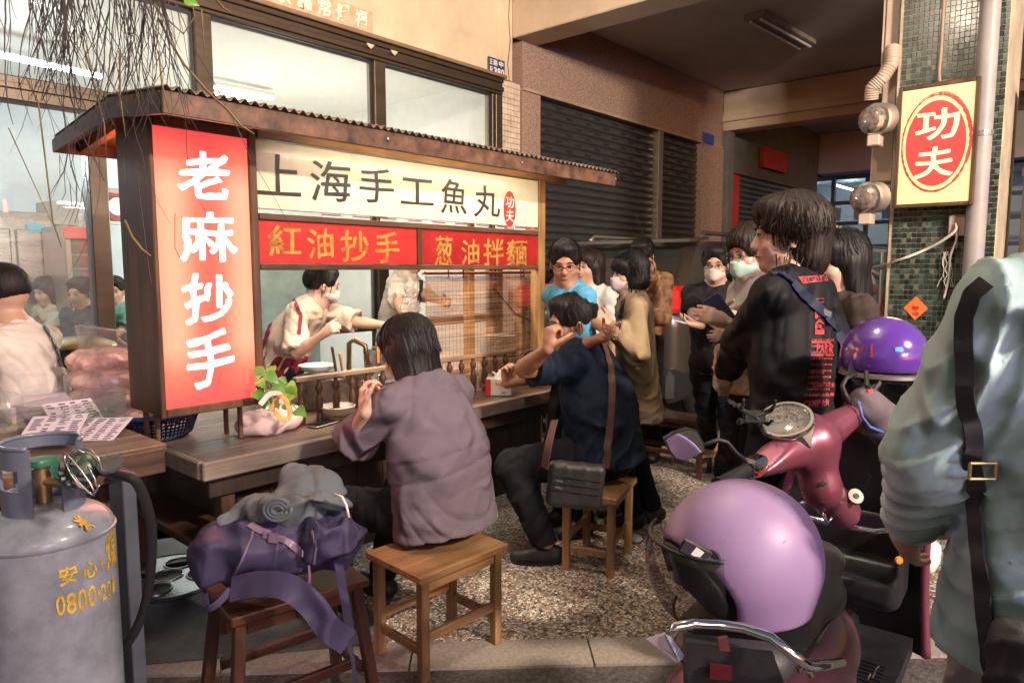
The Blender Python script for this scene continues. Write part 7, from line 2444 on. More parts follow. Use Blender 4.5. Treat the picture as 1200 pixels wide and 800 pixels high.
def scooter(label, O, head, paint, special=False):
    fs = np.array([math.cos(RAD(head)), math.sin(RAD(head)), 0]); ls = np.array([-fs[1], fs[0], 0])
    S_ = lambda a, b, c: np.array([O[0], O[1], 0]) + fs * a + ls * b + up * c
    Rm = np.stack([fs, ls, up], 1)
    t = thing('scooter', label, 'scooter', S_(.6, 0, 0))
    # seat
    solid('seat', [('u', cone(S_(.06, 0, .745), S_(.38, 0, .745), .125, .130, flat=(up, .45)), 0), ('u', cone(S_(.38, 0, .750), S_(.66, 0, .725), .115, .085, flat=(up, .55)), .06), ('s', ell(S_(.52, 0, .86), (.14, .3, .085), Rm), .05)], seatm, t, .007)
    # rear body
    solid('rear_body', [('u', cone(S_(.02, 0, .62), S_(.45, 0, .60), .125, .150, flat=(up, .75)), 0), ('u', cone(S_(.40, 0, .58), S_(.66, 0, .50), .150, .115), .08), ('u', cone(S_(.60, 0, .5), S_(.66, 0, .36), .115, .13), .05),
                        ('u', cone(S_(.25, 0, .52), S_(.55, 0, .42), .11, .11), .08), ('i', half(S_(.3, 0, .722), -up), .01), ('s', cone(S_(.20, -.3, .25), S_(.20, .3, .25), .27, .27), .02)], paint, t, .008)
    obj('seat_seam', MB().tube([S_(.06 + .02 * 0, -.128, .735), S_(.3, -.133, .738), S_(.5, -.112, .735), S_(.66, -.06, .72)], .004, 6), mat('seam grey', (.08, .08, .08), .5), t, smooth=True)
    obj('tail_panel', MB().box(S_(-.115, -.10, .575), S_(-.10, .10, .655), .004, R=None), innerp, t) if False else None
    obj('tail_lamp', MB().lathe([(.0, 0), (.05, 0), (.045, .02), (0, .026)], S_(-.115, 0, .655), 20, -fs), redl, t, smooth=True, ang=50)
    obj('rear_fender', MB().tube([S_(-.09, 0, .56), S_(-.17, 0, .42), S_(-.20, 0, .30)], [.05, .055, .05], 10), innerp, t, smooth=True)
    # floor and leg shield
    obj('floorboard', MB().slab([S_(.58, -.16, .28), S_(.95, -.19, .27), S_(1.12, -.2, .31), S_(1.12, .2, .31), S_(.95, .19, .27), S_(.58, .16, .28)], (0, 0, .05)), innerp, t)
    rb = MB()
    for sd in (-1, 1):
        for k in range(12):
            rb.beam(S_(.70 + k * .022, sd * .05, .333), S_(.70 + k * .022, sd * .155, .333), .009, .006)
    tag(obj('floor_ribs', rb, innerp, t), kind='stuff')
    # leg shield as a curved sheet
    vs, fs_i = [], []
    nz, ny = 26, 22
    for i in range(nz + 1):
        v = i / nz; z = .30 + v * .66
        w = .235 - .02 * math.sin(v * 3.1) - max(0, v - .55) ** 1.6 * .36
        for j in range(ny + 1):
            u = -1 + 2 * j / ny
            s0 = 1.13 + .04 * math.sin(v * 2.2) - v * .05 + .07 * (1 - u * u) - .0
            vs.append(S_(s0, u * w, z + .02 * (1 - abs(u)) * v))
    for i in range(nz):
        for j in range(ny):
            q = i * (ny + 1) + j
            fs_i.append((q, q + 1, q + ny + 2, q + ny + 1))
    n0 = len(vs)
    inner = obj('leg_shield_lining', MB().add(vs, fs_i), innerp, t, smooth=True)
    vo = [np.array(p) + fs * .022 for p in vs]
    mb = MB().add(vo, fs_i)
    rim = [i * (ny + 1) for i in range(nz + 1)] + [nz * (ny + 1) + j for j in range(1, ny + 1)] + [i * (ny + 1) + ny for i in range(nz - 1, -1, -1)]
    mb.tube([np.array(vs[i]) + fs * .011 for i in rim], .014, 8)
    obj('leg_shield', mb, paint, t, smooth=True)
    # glove box with a chrome lip
    solid('glove_box', [('u', rbox(S_(1.08, 0, .60), (.10, .175, .13), .04, Rm), 0), ('s', rbox(S_(1.05, 0, .68), (.095, .155, .12), .03, Rm), .01)], innerp, t, .008)
    obj('chrome_lip', MB().tube([S_(1.12, .185, .76), S_(1.02, .18, .735), S_(.985, .10, .722), S_(.98, 0, .72), S_(.985, -.10, .722), S_(1.02, -.18, .735), S_(1.10, -.188, .80)], [.006, .009, .010, .010, .010, .009, .006], 8), M['chrome'], t, smooth=True)
    # wheels
    for nm, sx in (('rear', .20), ('front', 1.40)):
        w_ = obj('wheel', MB().lathe([(.155, -.04), (.20, -.05), (.228, -.03), (.235, 0), (.228, .03), (.20, .05), (.155, .04)], S_(sx, 0, .235), 36, ls, closed=True), tyre, t, smooth=True, ang=50)
        hb = MB().lathe([(0, -.03), (.15, -.03), (.154, -.02), (.154, .02), (.15, .03), (0, .03)], S_(sx, 0, .235), 28, ls)
        for k in range(5):
            th = k * 2 * math.pi / 5
            d = fs * math.cos(th) + up * math.sin(th)
            hb.beam(S_(sx, 0, .235) + d * .03, S_(sx, 0, .235) + d * .15, .03, .075, ls)
        obj('rim', hb, M['steel'], w_, smooth=True, ang=40)
    solid('front_fender', [('u', cone(S_(1.28, 0, .44), S_(1.46, 0, .43), .075, .065), 0), ('u', cone(S_(1.46, 0, .43), S_(1.60, 0, .34), .065, .05), .04), ('s', cone(S_(1.40, -.3, .235), S_(1.40, .3, .235), .245, .245), .01)], paint, t, .009)
    obj('fork', MB().tube([S_(1.22, .0, .75), S_(1.34, .05, .35), S_(1.40, .06, .235)], .02, 8).tube([S_(1.22, .0, .75), S_(1.34, -.05, .35), S_(1.40, -.06, .235)], .02, 8), innerp, t, smooth=True)
    solid('front_apron', [('u', cone(S_(1.31, 0, .55), S_(1.27, 0, .86), .07, .055, flat=(fs, .9)), 0)], paint, t, .01)
    obj('muffler', MB().tube([S_(.55, -.10, .25), S_(.3, -.15, .27), S_(-.05, -.16, .33)], [.02, .055, .05], 14), M['steel'], t, smooth=True, ang=40)
    obj('engine_case', MB().box(S_(.12, .06, .2), S_(.55, .15, .36), .02), innerp, t)
    obj('centre_stand', MB().tube([S_(.48, .10, .22), S_(.46, .16, .0)], .012, 8).tube([S_(.48, -.10, .22), S_(.46, -.16, .0)], .012, 8).tube([S_(.46, .16, .012), S_(.46, -.16, .012)], .012, 8), innerp, t)
    return t, S_, fs, ls


sc1, S1, f1, l1 = scooter('raspberry pink scooter with a lilac helmet on its seat, parked closest to the camera', (1.25, .545), 4.0, pinkp_, True)
# handlebar group of the near scooter
lp, rp = P(885, 546, D=1.86), P(1000, 486, D=2.12)
bx = nrm(rp - lp)
C0 = P(950, 518, D=2.0)
solid('handlebar_cowl', [('u', cone(C0 - bx * .02, lp + bx * .02, .062, .036), .02), ('u', cone(C0, rp - bx * .02, .06, .036), .03), ('u', cone(C0 - up * .0, P(962, 572, D=1.98), .068, .050), .04), ('u', cone(P(962, 572, D=1.98), P(985, 598, D=2.08), .050, .055), .03), ('u', cone(C0, P(925, 505, D=2.02), .06, .07), .04),
                     ('i', half(P(925, 488, D=1.98), nrm(-up * .85 + f1 * .5)), .01)], pinkp_, sc1, .0065)
gn = nrm(up * .80 - f1 * .45 - rt * .05)
gcn = P(921, 494, D=1.965)
g_ = obj('gauge_ring', MB().lathe([(.060, -.012), (.074, -.006), (.078, .004), (.074, .012), (.066, .012), (.062, .004)], gcn, 36, gn, closed=True), M['chrome'], sc1, smooth=True, ang=50)
obj('gauge_face', MB().lathe([(0, .001), (.064, .001), (.064, .004), (0, .004)], gcn, 36, gn), mat('cream dial', (.50, .45, .38), .4, var=.05), sc1)
gx = nrm(np.cross(f1, gn)); gy = np.cross(gn, gx); gx = gx if gx @ rt > 0 else -gx; gy = gy if gy @ up > 0 else -gy
tk = MB()
for k in range(25):
    th = math.pi * (-.15 + 1.3 * k / 24)
    d = gx * math.cos(th) + gy * math.sin(th)
    L0 = .040 if k % 4 == 0 else .047
    tk.beam(gcn + d * L0 + gn * .005, gcn + d * .054 + gn * .005, .0022, .001, gn, ch=0)
tag(obj('dial_ticks', tk, M['dark'], sc1), kind='stuff')
obj('dial_band', MB().tube([gcn + (gx * math.cos(t) + gy * math.sin(t)) * .033 + gn * .005 for t in np.linspace(-.2, 1.6, 16)], .0018, 5), mat('dial red', (.6, .08, .03), .4), sc1)
obj('dial_needle', MB().tube([gcn + gn * .006, gcn + gn * .006 - gx * .03 + gy * .02], .0015, 5), mat('dial red', (0, 0, 0)), sc1)
obj('dial_numbers', letters(MB(), [(c, -.040 + i * .0165, .004, -.030 + i * .0165, -.010) for i, c in enumerate('20406')], lambda a, b: gcn + gx * a + gy * (b + .018 * math.sin((a + .05) * 30)) + gn * .0052, .0), M['dark'], sc1, recalc=False)
obj('dial_glass', MB().lathe([(0, .014), (.055, .012), (.066, .008)], gcn, 30, gn), M['glassclear'], sc1, smooth=True)
obj('gauge_panel', MB().slab([gcn + gx * .05 - gy * .05 + gn * .002, gcn + gx * .078 + gn * .002, P(950, 525, D=1.905), gcn - gx * .01 - gy * .075 + gn * .0], gn * .006), M['steel'], sc1)
for c_, sd in ((lp, -1), (rp, 1)):
    Rr_ = np.stack([bx, nrm(np.cross(up, bx)), up], 1)
    mb = MB().box(c_ - (.028, .024, .026), c_ + (.028, .024, .026), .008, R=Rr_, c=c_)
    pod = obj('switch_pod', mb, M['chrome'], sc1, smooth=True, ang=30)
    back = -cf
    obj('switch', MB().box(c_ + back * .030 - (.012, .006, .006), c_ + back * .030 + (.012, .006, .006), .003, R=Rr_, c=c_ + back * .03), innerp, pod)
    obj('switch', MB().box(c_ + back * .030 - (.012, .006, .004) - up * .014, c_ + back * .030 + (.012, .006, .005) - up * .014, .002, R=Rr_, c=c_ + back * .03 - up * .014), redl, pod)
    obj('grip', MB().lathe([(.016, 0), (.019, .004), (.019, .11), (.022, .115), (.022, .122), (0, .124)], c_ + bx * sd * .03, 16, bx * sd), M['black'], sc1, smooth=True, ang=40)
    obj('brake_lever', MB().tube([c_ + f1 * .03, c_ + f1 * .06 + bx * sd * .05, c_ + f1 * .06 + bx * sd * .15], [.007, .006, .005], 8), M['steel'], sc1, smooth=True)
# ignition lock on the lining, screw on the cowl
ic = P(1001, 582, D=1.99)
obj('lock_surround', MB().lathe([(0, 0), (.023, 0), (.021, .012), (0, .013)], ic, 24, nrm(-cf * .8 + up * .4)), mat('lock cream', (.20, .18, .14), .45, .2), sc1, smooth=True, ang=40)
obj('keyhole', MB().lathe([(0, .0132), (.008, .0132), (.008, .015), (0, .015)], ic, 12, nrm(-cf * .8 + up * .4)), M['dark'], sc1)
obj('cowl_screw', MB().lathe([(0, 0), (.007, 0), (.006, .004), (0, .004)], P(965, 566, D=1.925), 10, -cf), M['chrome'], sc1)
obj('bag_hook', MB().tube([P(966, 590, D=1.99), P(966, 604, D=1.97), P(970, 612, D=1.96), P(975, 606, D=1.96)], .005, 8), M['chrome'], sc1, smooth=True)
# chrome grab rail
gpx = [(786, 746, 1.16), (792, 734, 1.16), (812, 730, 1.17), (840, 731, 1.18), (871, 735, 1.17), (903, 746, 1.15), (928, 766, 1.13), (948, 780, 1.14), (966, 779, 1.18), (986, 775, 1.24)]
obj('grab_rail', MB().tube([P(x, y, D=d) for x, y, d in gpx], .0085, 12), M['chrome'], sc1, smooth=True)
obj('rail_bracket', MB().tube([P(945, 780, D=1.14), P(950, 790, D=1.16)], .006, 8), M['chrome'], sc1, smooth=True)
obj('tail_cover', MB().slab([P(805, 752, D=1.18), P(905, 762, D=1.18), P(930, 830, D=1.2), P(806, 830, D=1.2)], fh * .03), innerp, sc1)
obj('reflector', MB().slab([P(832, 778, D=1.172), P(858, 781, D=1.172), P(858, 797, D=1.172), P(832, 795, D=1.172)], fh * .006), mat('dull reflector', (.06, .004, .006), .3), sc1)
single('red_charm', MB().slab([P(841, 748, D=1.14), P(853, 746, D=1.14), P(856, 763, D=1.14), P(843, 762, D=1.14)], fh * .006), mat('red ribbon', (.07, .008, .008), .5), 'small red charm tied under the chrome rail of the pink scooter', 'charm')
pp_ = thing('paper_slip', 'folded printed paper slip tucked under the left end of the chrome rail', 'paper', P(785, 762, D=1.15))
obj('sheet', MB().slab([P(757, 748, D=1.15), P(779, 741, D=1.14), P(800, 772, D=1.13), P(793, 776, D=1.14)], fh * .002), mat('lilac paper', (.45, .38, .42), .7, var=.2), pp_)
obj('printed_edge', MB().slab([P(780, 743, D=1.137), P(787, 746, D=1.137), P(802, 768, D=1.127), P(796, 774, D=1.127)], fh * .0015), mat('dark print', (.12, .13, .18), .6, var=.8, vs=60), pp_)
obj('side_script', MB().tube([P(1017, 796, D=1.62), P(1020, 789, D=1.62), P(1023, 793, D=1.62), P(1026, 784, D=1.62), P(1030, 780, D=1.63)], .0018, 5), M['chrome'], sc1)
obj('indicator', MB().lathe([(0, 0), (.012, 0), (.010, .006), (0, .007)], P(1053, 656, D=2.04), 12, -cf), mat('amber lens', (.7, .25, .03), .3), sc1)
# left mirror
mr_ = [(778, 514), (790, 507), (806, 502), (817, 505), (824, 517), (826, 528), (815, 535), (800, 540), (792, 538), (784, 528)]
mo_ = obj('mirror_back', MB().slab([P(x, y, D=1.80) for x, y in mr_], fh * .02), M['black'], sc1)
ctr = np.mean([P(x, y, D=1.80) for x, y in mr_], 0)
mq = [ctr + (P(x, y, D=1.80) - ctr) * .92 - fh * .003 for x, y in mr_]
obj('mirror_glass', MB().slab(mq, fh * .002), mat('mirror', (.8, .82, .9), .02, 1, var=0, rvar=0), sc1)
obj('mirror_stem', MB().tube([P(824, 522, D=1.82), P(842, 515, D=1.83), P(852, 518, D=1.83), P(862, 530, D=1.84), P(880, 545, D=1.86)], .006, 8), M['black'], sc1, smooth=True)
# right mirror stem
obj('mirror_stem', MB().tube([rp + up * .02, P(990, 462, D=2.12), P(987, 452, D=2.12), P(992, 443, D=2.13), P(1003, 438, D=2.15)], [.012, .009, .007, .006, .006], 8), M['black'], sc1, smooth=True)
obj('mirror_back', MB().lathe([(0, 0), (.05, .004), (.055, .015), (0, .022)], P(1012, 432, D=2.2), 18, -cf), M['black'], sc1, smooth=True, ang=40)
# phone holder
hm_ = MB()
hc_ = P(884, 488, D=1.93)
for (dx, dz) in ((-.04, .035), (.045, .03), (-.045, -.03), (.04, -.035)):
    e = hc_ + rt * dx + up * dz * .6
    hm_.tube([hc_, e, e - cf * .02 + up * .012], [.008, .007, .005], 7)
    hm_.tube([e - cf * .02 + up * .012, e - cf * .03 + up * .03 * (1 if dz > 0 else .4)], .004, 6)
hm_.beam(hc_ - rt * .03, hc_ + rt * .03, .035, .012, -cf)
hm_.tube([hc_, P(900, 515, D=1.95), P(915, 525, D=1.97)], .009, 8)
obj('phone_holder', hm_, M['black'], sc1, smooth=True, ang=40)
# hand muff
mf = thing('hand_muff', 'grey padded hand cover with a blue edge on the right grip of the pink scooter', 'hand cover', P(1030, 490, D=2.15))
solid('cover', [('u', cone(P(1018, 478, D=2.12), P(1042, 500, D=2.2), .055, .065, cap=.03), 0), ('u', cone(P(1012, 470, D=2.12), P(1020, 495, D=2.15), .04, .045), .02)], cloth('mauve grey nylon', (.14, .11, .125), .6), mf, .006, fold=(4, .006, 14.))
obj('blue_edge', MB().tube([P(1006, 470, D=2.07), P(1010, 488, D=2.06), P(1019, 500, D=2.07), P(1034, 506, D=2.1)], .005, 6), mat('blue piping', (.08, .16, .45), .5), mf, smooth=True)

# lilac helmet
HC = P(868, 650, D=1.40)
hl = thing('helmet', 'matte lilac open face helmet with a smoky visor on the scooter seat', 'helmet', HC - (0, 0, .15))
lil = mat('matte lilac paint', (.28, .185, .34), .48, var=.06, vs=3, coat=.0, bump=.03, bs=60)
fdir = nrm(-rt * 1 - fh * .35)      # the opening faces this way
tilt = nrm(up + fdir * .12)
hx = nrm(np.cross(fdir, tilt)); RH = np.stack([hx, nrm(np.cross(tilt, hx)), tilt], 1)
r0 = (.145, .158, .150)
cut = HC + fdir * .150 - up * .065
ops = [('u', ell(HC, r0, RH), 0), ('u', cone(HC - up * .02, HC - up * .09, .143, .135, cap=0), .03), ('s', ell(HC, tuple(x - .022 for x in r0), RH), 0), ('s', ell(cut, (.14, .098, .105), RH), .012), ('s', cone(HC - up * .05, HC - up * .25, .115, .12), .01), ('i', half(HC - up * .115 - fdir * .0, up + fdir * .18), .008)]
solid('shell', ops, lil, hl, .005)
ops = [('u', ell(HC, tuple(x - .021 for x in r0), RH), 0), ('u', cone(HC - up * .02, HC - up * .09, .12, .112, cap=0), .03), ('s', ell(cut + fdir * .01 - up * .01, (.118, .095, .10), RH), .01), ('i', half(HC - up * .118, up + fdir * .18), .006)]
solid('liner', ops, mat('black helmet liner', (.015, .014, .016), .85), hl, .007)
# rubber trim following the opening edge
edge = []
for t in np.linspace(-.15, math.pi + .15, 60):
    d0 = nrm(hx * math.cos(t) * 1.0 + tilt * (math.sin(t) * 0.95 - .50) + fdir * .62)
    # march from the centre to the shell along a cone around the cut
    best = None
    q = cut + (hx * math.cos(t) * .135 + tilt * math.sin(t) * .100)
    dd = nrm(q - HC); lo_ = RH.T @ dd
    L = 1 / math.sqrt(sum((lo_[i] / r0[i]) ** 2 for i in range(3)))
    edge.append(HC + dd * (L - .004))
obj('edge_trim', MB().tube(edge, .006, 8), M['black'], hl, smooth=True)
vis = glassy('smoky visor', (.62, .57, .58), rough=.06, dirt=.04)
HV = HC + fdir * .028
vs = []; NU, NV = 30, 18
for i in range(NU + 1):
    for j in range(NV + 1):
        az = RAD(-54 + 108 * i / NU); e_ = RAD(-47 + 72 * j / NV) * (1 - .18 * abs(i / NU - .5))
        vs.append(HV + RH @ np.array([math.sin(az) * math.cos(e_) * .153, math.cos(az) * math.cos(e_) * .166, math.sin(e_) * .156]))
fsv = [(i * (NV + 1) + j, i * (NV + 1) + j + 1, (i + 1) * (NV + 1) + j + 1, (i + 1) * (NV + 1) + j) for i in range(NU) for j in range(NV)]
if (RH[:, 1] @ fdir) < 0: vs = [HV - (p - HV) + 2 * RH[:, 2] * (RH[:, 2] @ (p - HV)) for p in vs]
obj('visor', MB().add(vs, fsv), vis, hl, smooth=True, recalc=False)
rimv = [vs[i * (NV + 1)] for i in range(NU + 1)]
obj('visor_rim', MB().tube(rimv, .003, 6), M['black'], hl, smooth=True)
obj('visor_rim', MB().tube([vs[i * (NV + 1) + NV] for i in range(NU + 1)], .004, 6), M['black'], hl, smooth=True)
for (px, py) in ((808, 652),):
    h, n = shell_point([c for c in bpy.data.objects if c.parent == hl and c.name.startswith('shell')][0], (0, 0, CAM_H), ray(px, py))
hp0, hn0 = shell_point([c for c in bpy.data.objects if c.parent == hl and c.name.startswith('shell')][0], (0, 0, CAM_H), ray(834, 656))
if hp0 is not None:
    hn0 = hn0 if hn0 @ cf < 0 else -hn0
    a0 = hp0 + hn0 * .006
    obj('visor_hinge', MB().beam(a0 - rt * .055 + up * .030, a0 + rt * .012 - up * .004, .028, .007, hn0).lathe([(0, 0), (.019, 0), (.018, .007), (0, .008)], a0 - hn0 * .002, 18, hn0), M['black'], hl, smooth=True, ang=40)
    obj('snap', MB().lathe([(0, 0), (.006, 0), (.005, .003), (0, .004)], a0 + hn0 * .007, 12, hn0), M['chrome'], hl)
    obj('white_label', MB().beam(a0 - rt * .030 + up * .018 + hn0 * .005, a0 - rt * .016 + up * .008 + hn0 * .005, .018, .001, hn0, ch=0), M['whiteplastic'], hl)
shl = [c for c in bpy.data.objects if c.parent == hl and c.name.startswith('shell')][0]
for (px, py) in ((843, 708), (836, 726)):
    h, n = shell_point(shl, (0, 0, CAM_H), ray(px, py))
    if h is not None:
        n = n if n @ cf < 0 else -n
        obj('snap', MB().lathe([(.0, 0), (.009, 0), (.008, .003), (.004, .005), (0, .005)], h, 14, n), M['alu2'], hl)
st_ = MB(); random.seed(77)
for k in range(9):
    px, py = random.uniform(830, 945), random.uniform(600, 700)
    h, n = shell_point(shl, (0, 0, CAM_H), ray(px, py)); 
    if h is None: continue
    n = n if n @ cf < 0 else -n
    e = h + nrm(np.cross(n, up) + np.array([random.uniform(-.4, .4)] * 3)) * random.uniform(.003, .012)
    st_.beam(h + n * .0004, e + n * .0004, .0009, .0006, n, ch=0)
tag(obj('scratches', st_, mat('scratch', (.2, .14, .2), .7), hl), kind='stuff')

# purple helmet hung on the right mirror
PC = P(1036, 418, D=2.22)
ph_ = thing('helmet', 'glossy purple half helmet hanging on the right mirror of the pink scooter', 'helmet', PC)
pur = mat('glossy purple paint', (.10, .035, .28), .16, var=.05, coat=1.)
solid('shell', [('u', ell(PC, (.122, .128, .128)), 0), ('i', half(PC - up * .045, up + rt * .02 + fh * .05), .008), ('s', ell(PC - up * .01, (.110, .116, .116)), 0)], pur, ph_, .006)
obj('brim', MB().lathe([(.113, 0), (.126, -.004), (.130, -.014), (.113, -.012)], PC - up * .042, 40, up, closed=True), mat('grey rubber brim', (.09, .075, .07), .5), ph_, smooth=True, ang=50)
obj('chin_strap', MB().tube([P(1015, 435, D=2.12), P(1016, 452, D=2.1), P(1020, 462, D=2.1), P(1030, 450, D=2.12), P(1032, 436, D=2.14)], .007, 6), M['black'], ph_)
obj('buckle', MB().beam(P(1019, 456, D=2.09), P(1019, 468, D=2.09), .016, .01, -fh), mat('red clip', (.7, .06, .04), .4), ph_)
obj('liner', MB().lathe([(0, -.04), (.108, -.042), (.10, -.062), (0, -.07)], PC - up * .01, 28), mat('black helmet liner', (0, 0, 0)), ph_, smooth=True)
psh = [c for c in bpy.data.objects if c.parent == ph_ and c.name.startswith('shell')][0]
for (q, m_, nm) in ([(995, 410), (1003, 409), (1003, 413), (995, 414)], redp, 'red_print'), ([(1006, 408), (1011, 407), (1011, 413), (1006, 413)], redp, 'red_print'), ([(1020, 404), (1023, 404), (1023, 419), (1020, 419)], redp, 'red_print'), ([(1049, 407), (1057, 406), (1057, 412), (1049, 412)], mat('cyan sticker', (.05, .4, .7), .4), 'blue_sticker'):
    patch(psh, q, m_, nm, ph_, 3, 2, .002)

# second scooter behind
greyp = mat('dark grey scooter paint', (.05, .045, .055), .3, .4, var=.1, coat=1.)
sc2, S2_, f2, l2 = scooter('dark grey scooter with a chrome rack parked behind the pink one', (3.00, .74), 2.0, greyp)
rk = MB()
for y in (-.09, .09): rk.tube([S2_(.18, y, .80), S2_(-.02, y, .83), S2_(-.17, y, .83)], .010, 8)
rk.tube([S2_(-.17, -.09, .83), S2_(-.19, 0, .83), S2_(-.17, .09, .83)], .010, 8)
for x in (-.12, -.06, 0.): rk.tube([S2_(x, -.09, .83), S2_(x, .09, .83)], .008, 8)
obj('rear_rack', rk, M['steel'], sc2, smooth=True)
obj('red_lens_bar', MB().beam(P(976, 541, D=2.62), P(1012, 543, D=2.60), .02, .025), redl, sc2)
obj('side_trim', MB().slab([P(1005, 552, D=2.6), P(1050, 565, D=2.55), P(1090, 600, D=2.5), P(1075, 606, D=2.5), P(1020, 575, D=2.56)], fh * .02), M['steel'], sc2)
solid('side_cover', [('u', cone(P(1000, 560, D=2.68), P(1100, 610, D=2.62), .05, .07), 0)], greyp, sc2, .01)
solid('white_footrest', [('u', rbox(P(1080, 650, D=2.3), (.06, .05, .045), .025), 0)], M['whiteplastic'], sc2, .008)
solid('handlebar_cowl', [('u', cone(S2_(1.0, -.12, 1.0), S2_(1.0, .12, 1.0), .045, .045), 0), ('u', cone(S2_(1.0, 0, 1.0), S2_(1.12, 0, .85), .06, .06), .05)], greyp, sc2, .01)
for y in (-1, 1):
    obj('grip', MB().tube([S2_(1.0, y * .15, 1.0), S2_(.96, y * .32, .99)], .018, 10), M['black'], sc2, smooth=True)
    obj('mirror_stem', MB().tube([S2_(1.0, y * .13, 1.02), S2_(1.02, y * .18, 1.17)], .006, 8), M['black'], sc2)

# ================================================================== parked car
car = thing('parked_car', 'dark bronze sport utility car parked along the shutters behind the queue', 'car', (7.4, 3.55, 0), 'cars parked along the shutters')
cp = mat('dark bronze car paint', (.075, .060, .046), .3, .35, var=.08, vs=1, coat=1.)
Y0, Y1 = 2.72, 4.42; Ym = (Y0 + Y1) / 2
ops = [('u', rbox((7.45, Ym, .78), (2.30, .85, .40), .14), 0), ('u', rbox((5.45, Ym, .85), (.32, .80, .33), .12), .05)]
for wx in (5.98, 8.85): ops.append(('s', cone((wx, Y0 - .3, .36), (wx, Y0 + .25, .36), .41, .41), .02))
solid('body', ops, cp, car, .03)


def prism(pts, ya, yb, inset):
    """side profile (x,z) between ya and yb, leaning in towards the roof"""
    zs_ = [z for _, z in pts]; z0 = min(zs_); z1_ = max(zs_)
    a = [(x, ya + inset * (z - z0) / (z1_ - z0), z) for x, z in pts]; b = [(x, yb - inset * (z - z0) / (z1_ - z0), z) for x, z in pts]
    n = len(pts)
    return MB().add(a + b, [tuple(range(n)), tuple(range(2 * n - 1, n - 1, -1))] + [(i, (i + 1) % n, n + (i + 1) % n, n + i) for i in range(n)])


cab = [(5.22, 1.10), (5.80, 1.70), (6.1, 1.755), (7.6, 1.76), (8.3, 1.70), (8.95, 1.12)]
obj('cabin', prism(cab, Y0 + .04, Y1 - .04, .16), cp, car, smooth=True, ang=35)
glm = mat('tinted car glass', (.03, .033, .03), .06, coat=1, var=.1)
def side_win(pts, ins=.16):
    z0, z1_ = 1.10, 1.76
    f_ = lambda x, z: (x, Y0 + .04 + ins * (z - z0) / (z1_ - z0) - .006, z)
    return MB().slab([f_(x, z) for x, z in pts], (0, .008, 0))
for pts in ([(5.62, 1.16), (5.98, 1.60), (6.42, 1.64), (6.42, 1.16)], [(6.50, 1.16), (6.50, 1.64), (7.35, 1.66), (7.35, 1.16)], [(7.43, 1.16), (7.43, 1.66), (8.15, 1.62), (8.62, 1.16)]):
    w_ = obj('side_window', side_win(pts), glm, car)
    p_ = [(x, Y0 + .04 + .16 * (z - 1.1) / .66 - .008, z) for x, z in pts]
    obj('chrome_strip', MB().tube(p_ + [p_[0]], .007, 6), M['chrome'], w_)
obj('rear_window', MB().slab([(5.30, Y0 + .2, 1.20), (5.74, Y0 + .28, 1.655), (5.74, Y1 - .28, 1.655), (5.30, Y1 - .2, 1.20)], (-.012, 0, .012)), glm, car)
obj('spoiler', MB().slab([(5.66, Y0 + .18, 1.735), (6.0, Y0 + .17, 1.765), (6.0, Y1 - .17, 1.765), (5.66, Y1 - .18, 1.735)], (0, 0, .03)), cp, car)
for y in (Y0 + .24, Y1 - .24):
    obj('roof_rail', MB().tube([(5.95, y, 1.765), (6.05, y, 1.83), (8.0, y, 1.83), (8.15, y, 1.76)], .02, 8), M['alu2'], car, smooth=True)
for (a, b) in ((Y0 - .012, Y0 + .60), (Y1 - .60, Y1 + .012)):
    obj('tail_lamp', MB().box((5.08, a, 1.14), (5.50, b, 1.36), .04), mat('lit tail lens', (.45, .012, .02), .12, coat=1, emis=(.9, .02, .03), es=.3), car)
obj('rear_bumper', MB().box((5.03, Y0 - .01, .40), (5.5, Y1 + .01, .68), .05), mat('black bumper', (.02, .02, .022), .45), car)
obj('rear_wiper', MB().beam((5.42, 3.2, 1.33), (5.58, 3.75, 1.5), .02, .015), M['black'], car)
obj('antenna', MB().tube([(5.9, 3.5, 1.79), (5.75, 3.5, 2.0)], .006, 6), M['black'], car)
for wx in (5.98, 8.85):
    for y, s_ in ((Y0 + .11, -1), (Y1 - .11, 1)):
        w_ = obj('wheel', MB().lathe([(.20, -.10), (.32, -.11), (.355, -.08), (.36, 0), (.355, .08), (.32, .11), (.20, .10)], (wx, y, .36), 36, (0, 1, 0), closed=True), tyre, car, smooth=True, ang=50)
        rm = MB().lathe([(0, .02), (.05, .03), (.05, .05), (0, .05)], (wx, y + s_ * .03, .36), 18, (0, s_, 0))
        rm.lathe([(.18, .0), (.215, .0), (.215, .06), (.18, .06)], (wx, y + s_ * .03, .36), 30, (0, s_, 0), closed=True)
        for k in range(8):
            th = k * math.pi / 4; d = np.array([math.cos(th), 0, math.sin(th)])
            rm.beam(np.array((wx, y + s_ * .06, .36)) + d * .04, np.array((wx, y + s_ * .06, .36)) + d * .19, .035, .02, (0, 1, 0))
        obj('rim', rm, M['alu2'], w_, smooth=True, ang=40)
ds = MB()
for k in range(2): ds.tube([(6.7, Y0 + .02 - .002, 1.07 - k * .04), (8.9, Y0 - .004, 1.06 - k * .04)], .006, 5)
obj('side_trim', ds, M['chrome'], car)
st2 = MB()
p_ = [P(x, y, Y=Y0 + .055) for x, y in ((851, 317), (866, 324), (884, 328), (905, 332))]
obj('white_swoosh', MB().tube(p_, .018, 6), M['whiteplastic'], car, smooth=True)
obj('door_mirror', MB().box((8.1, Y0 - .16, 1.1), (8.3, Y0 + .02, 1.26), .04), cp, car)
car.location.x += .03
car2 = copy_tree(car); car2.location.x += 4.85
car2['label'] = 'second dark bronze car parked further along, seen just left of the green pillar'
pole = thing('steel_post', 'thin pale post with wires beside the green pillar', 'post', (5.6, 1.6, 0))
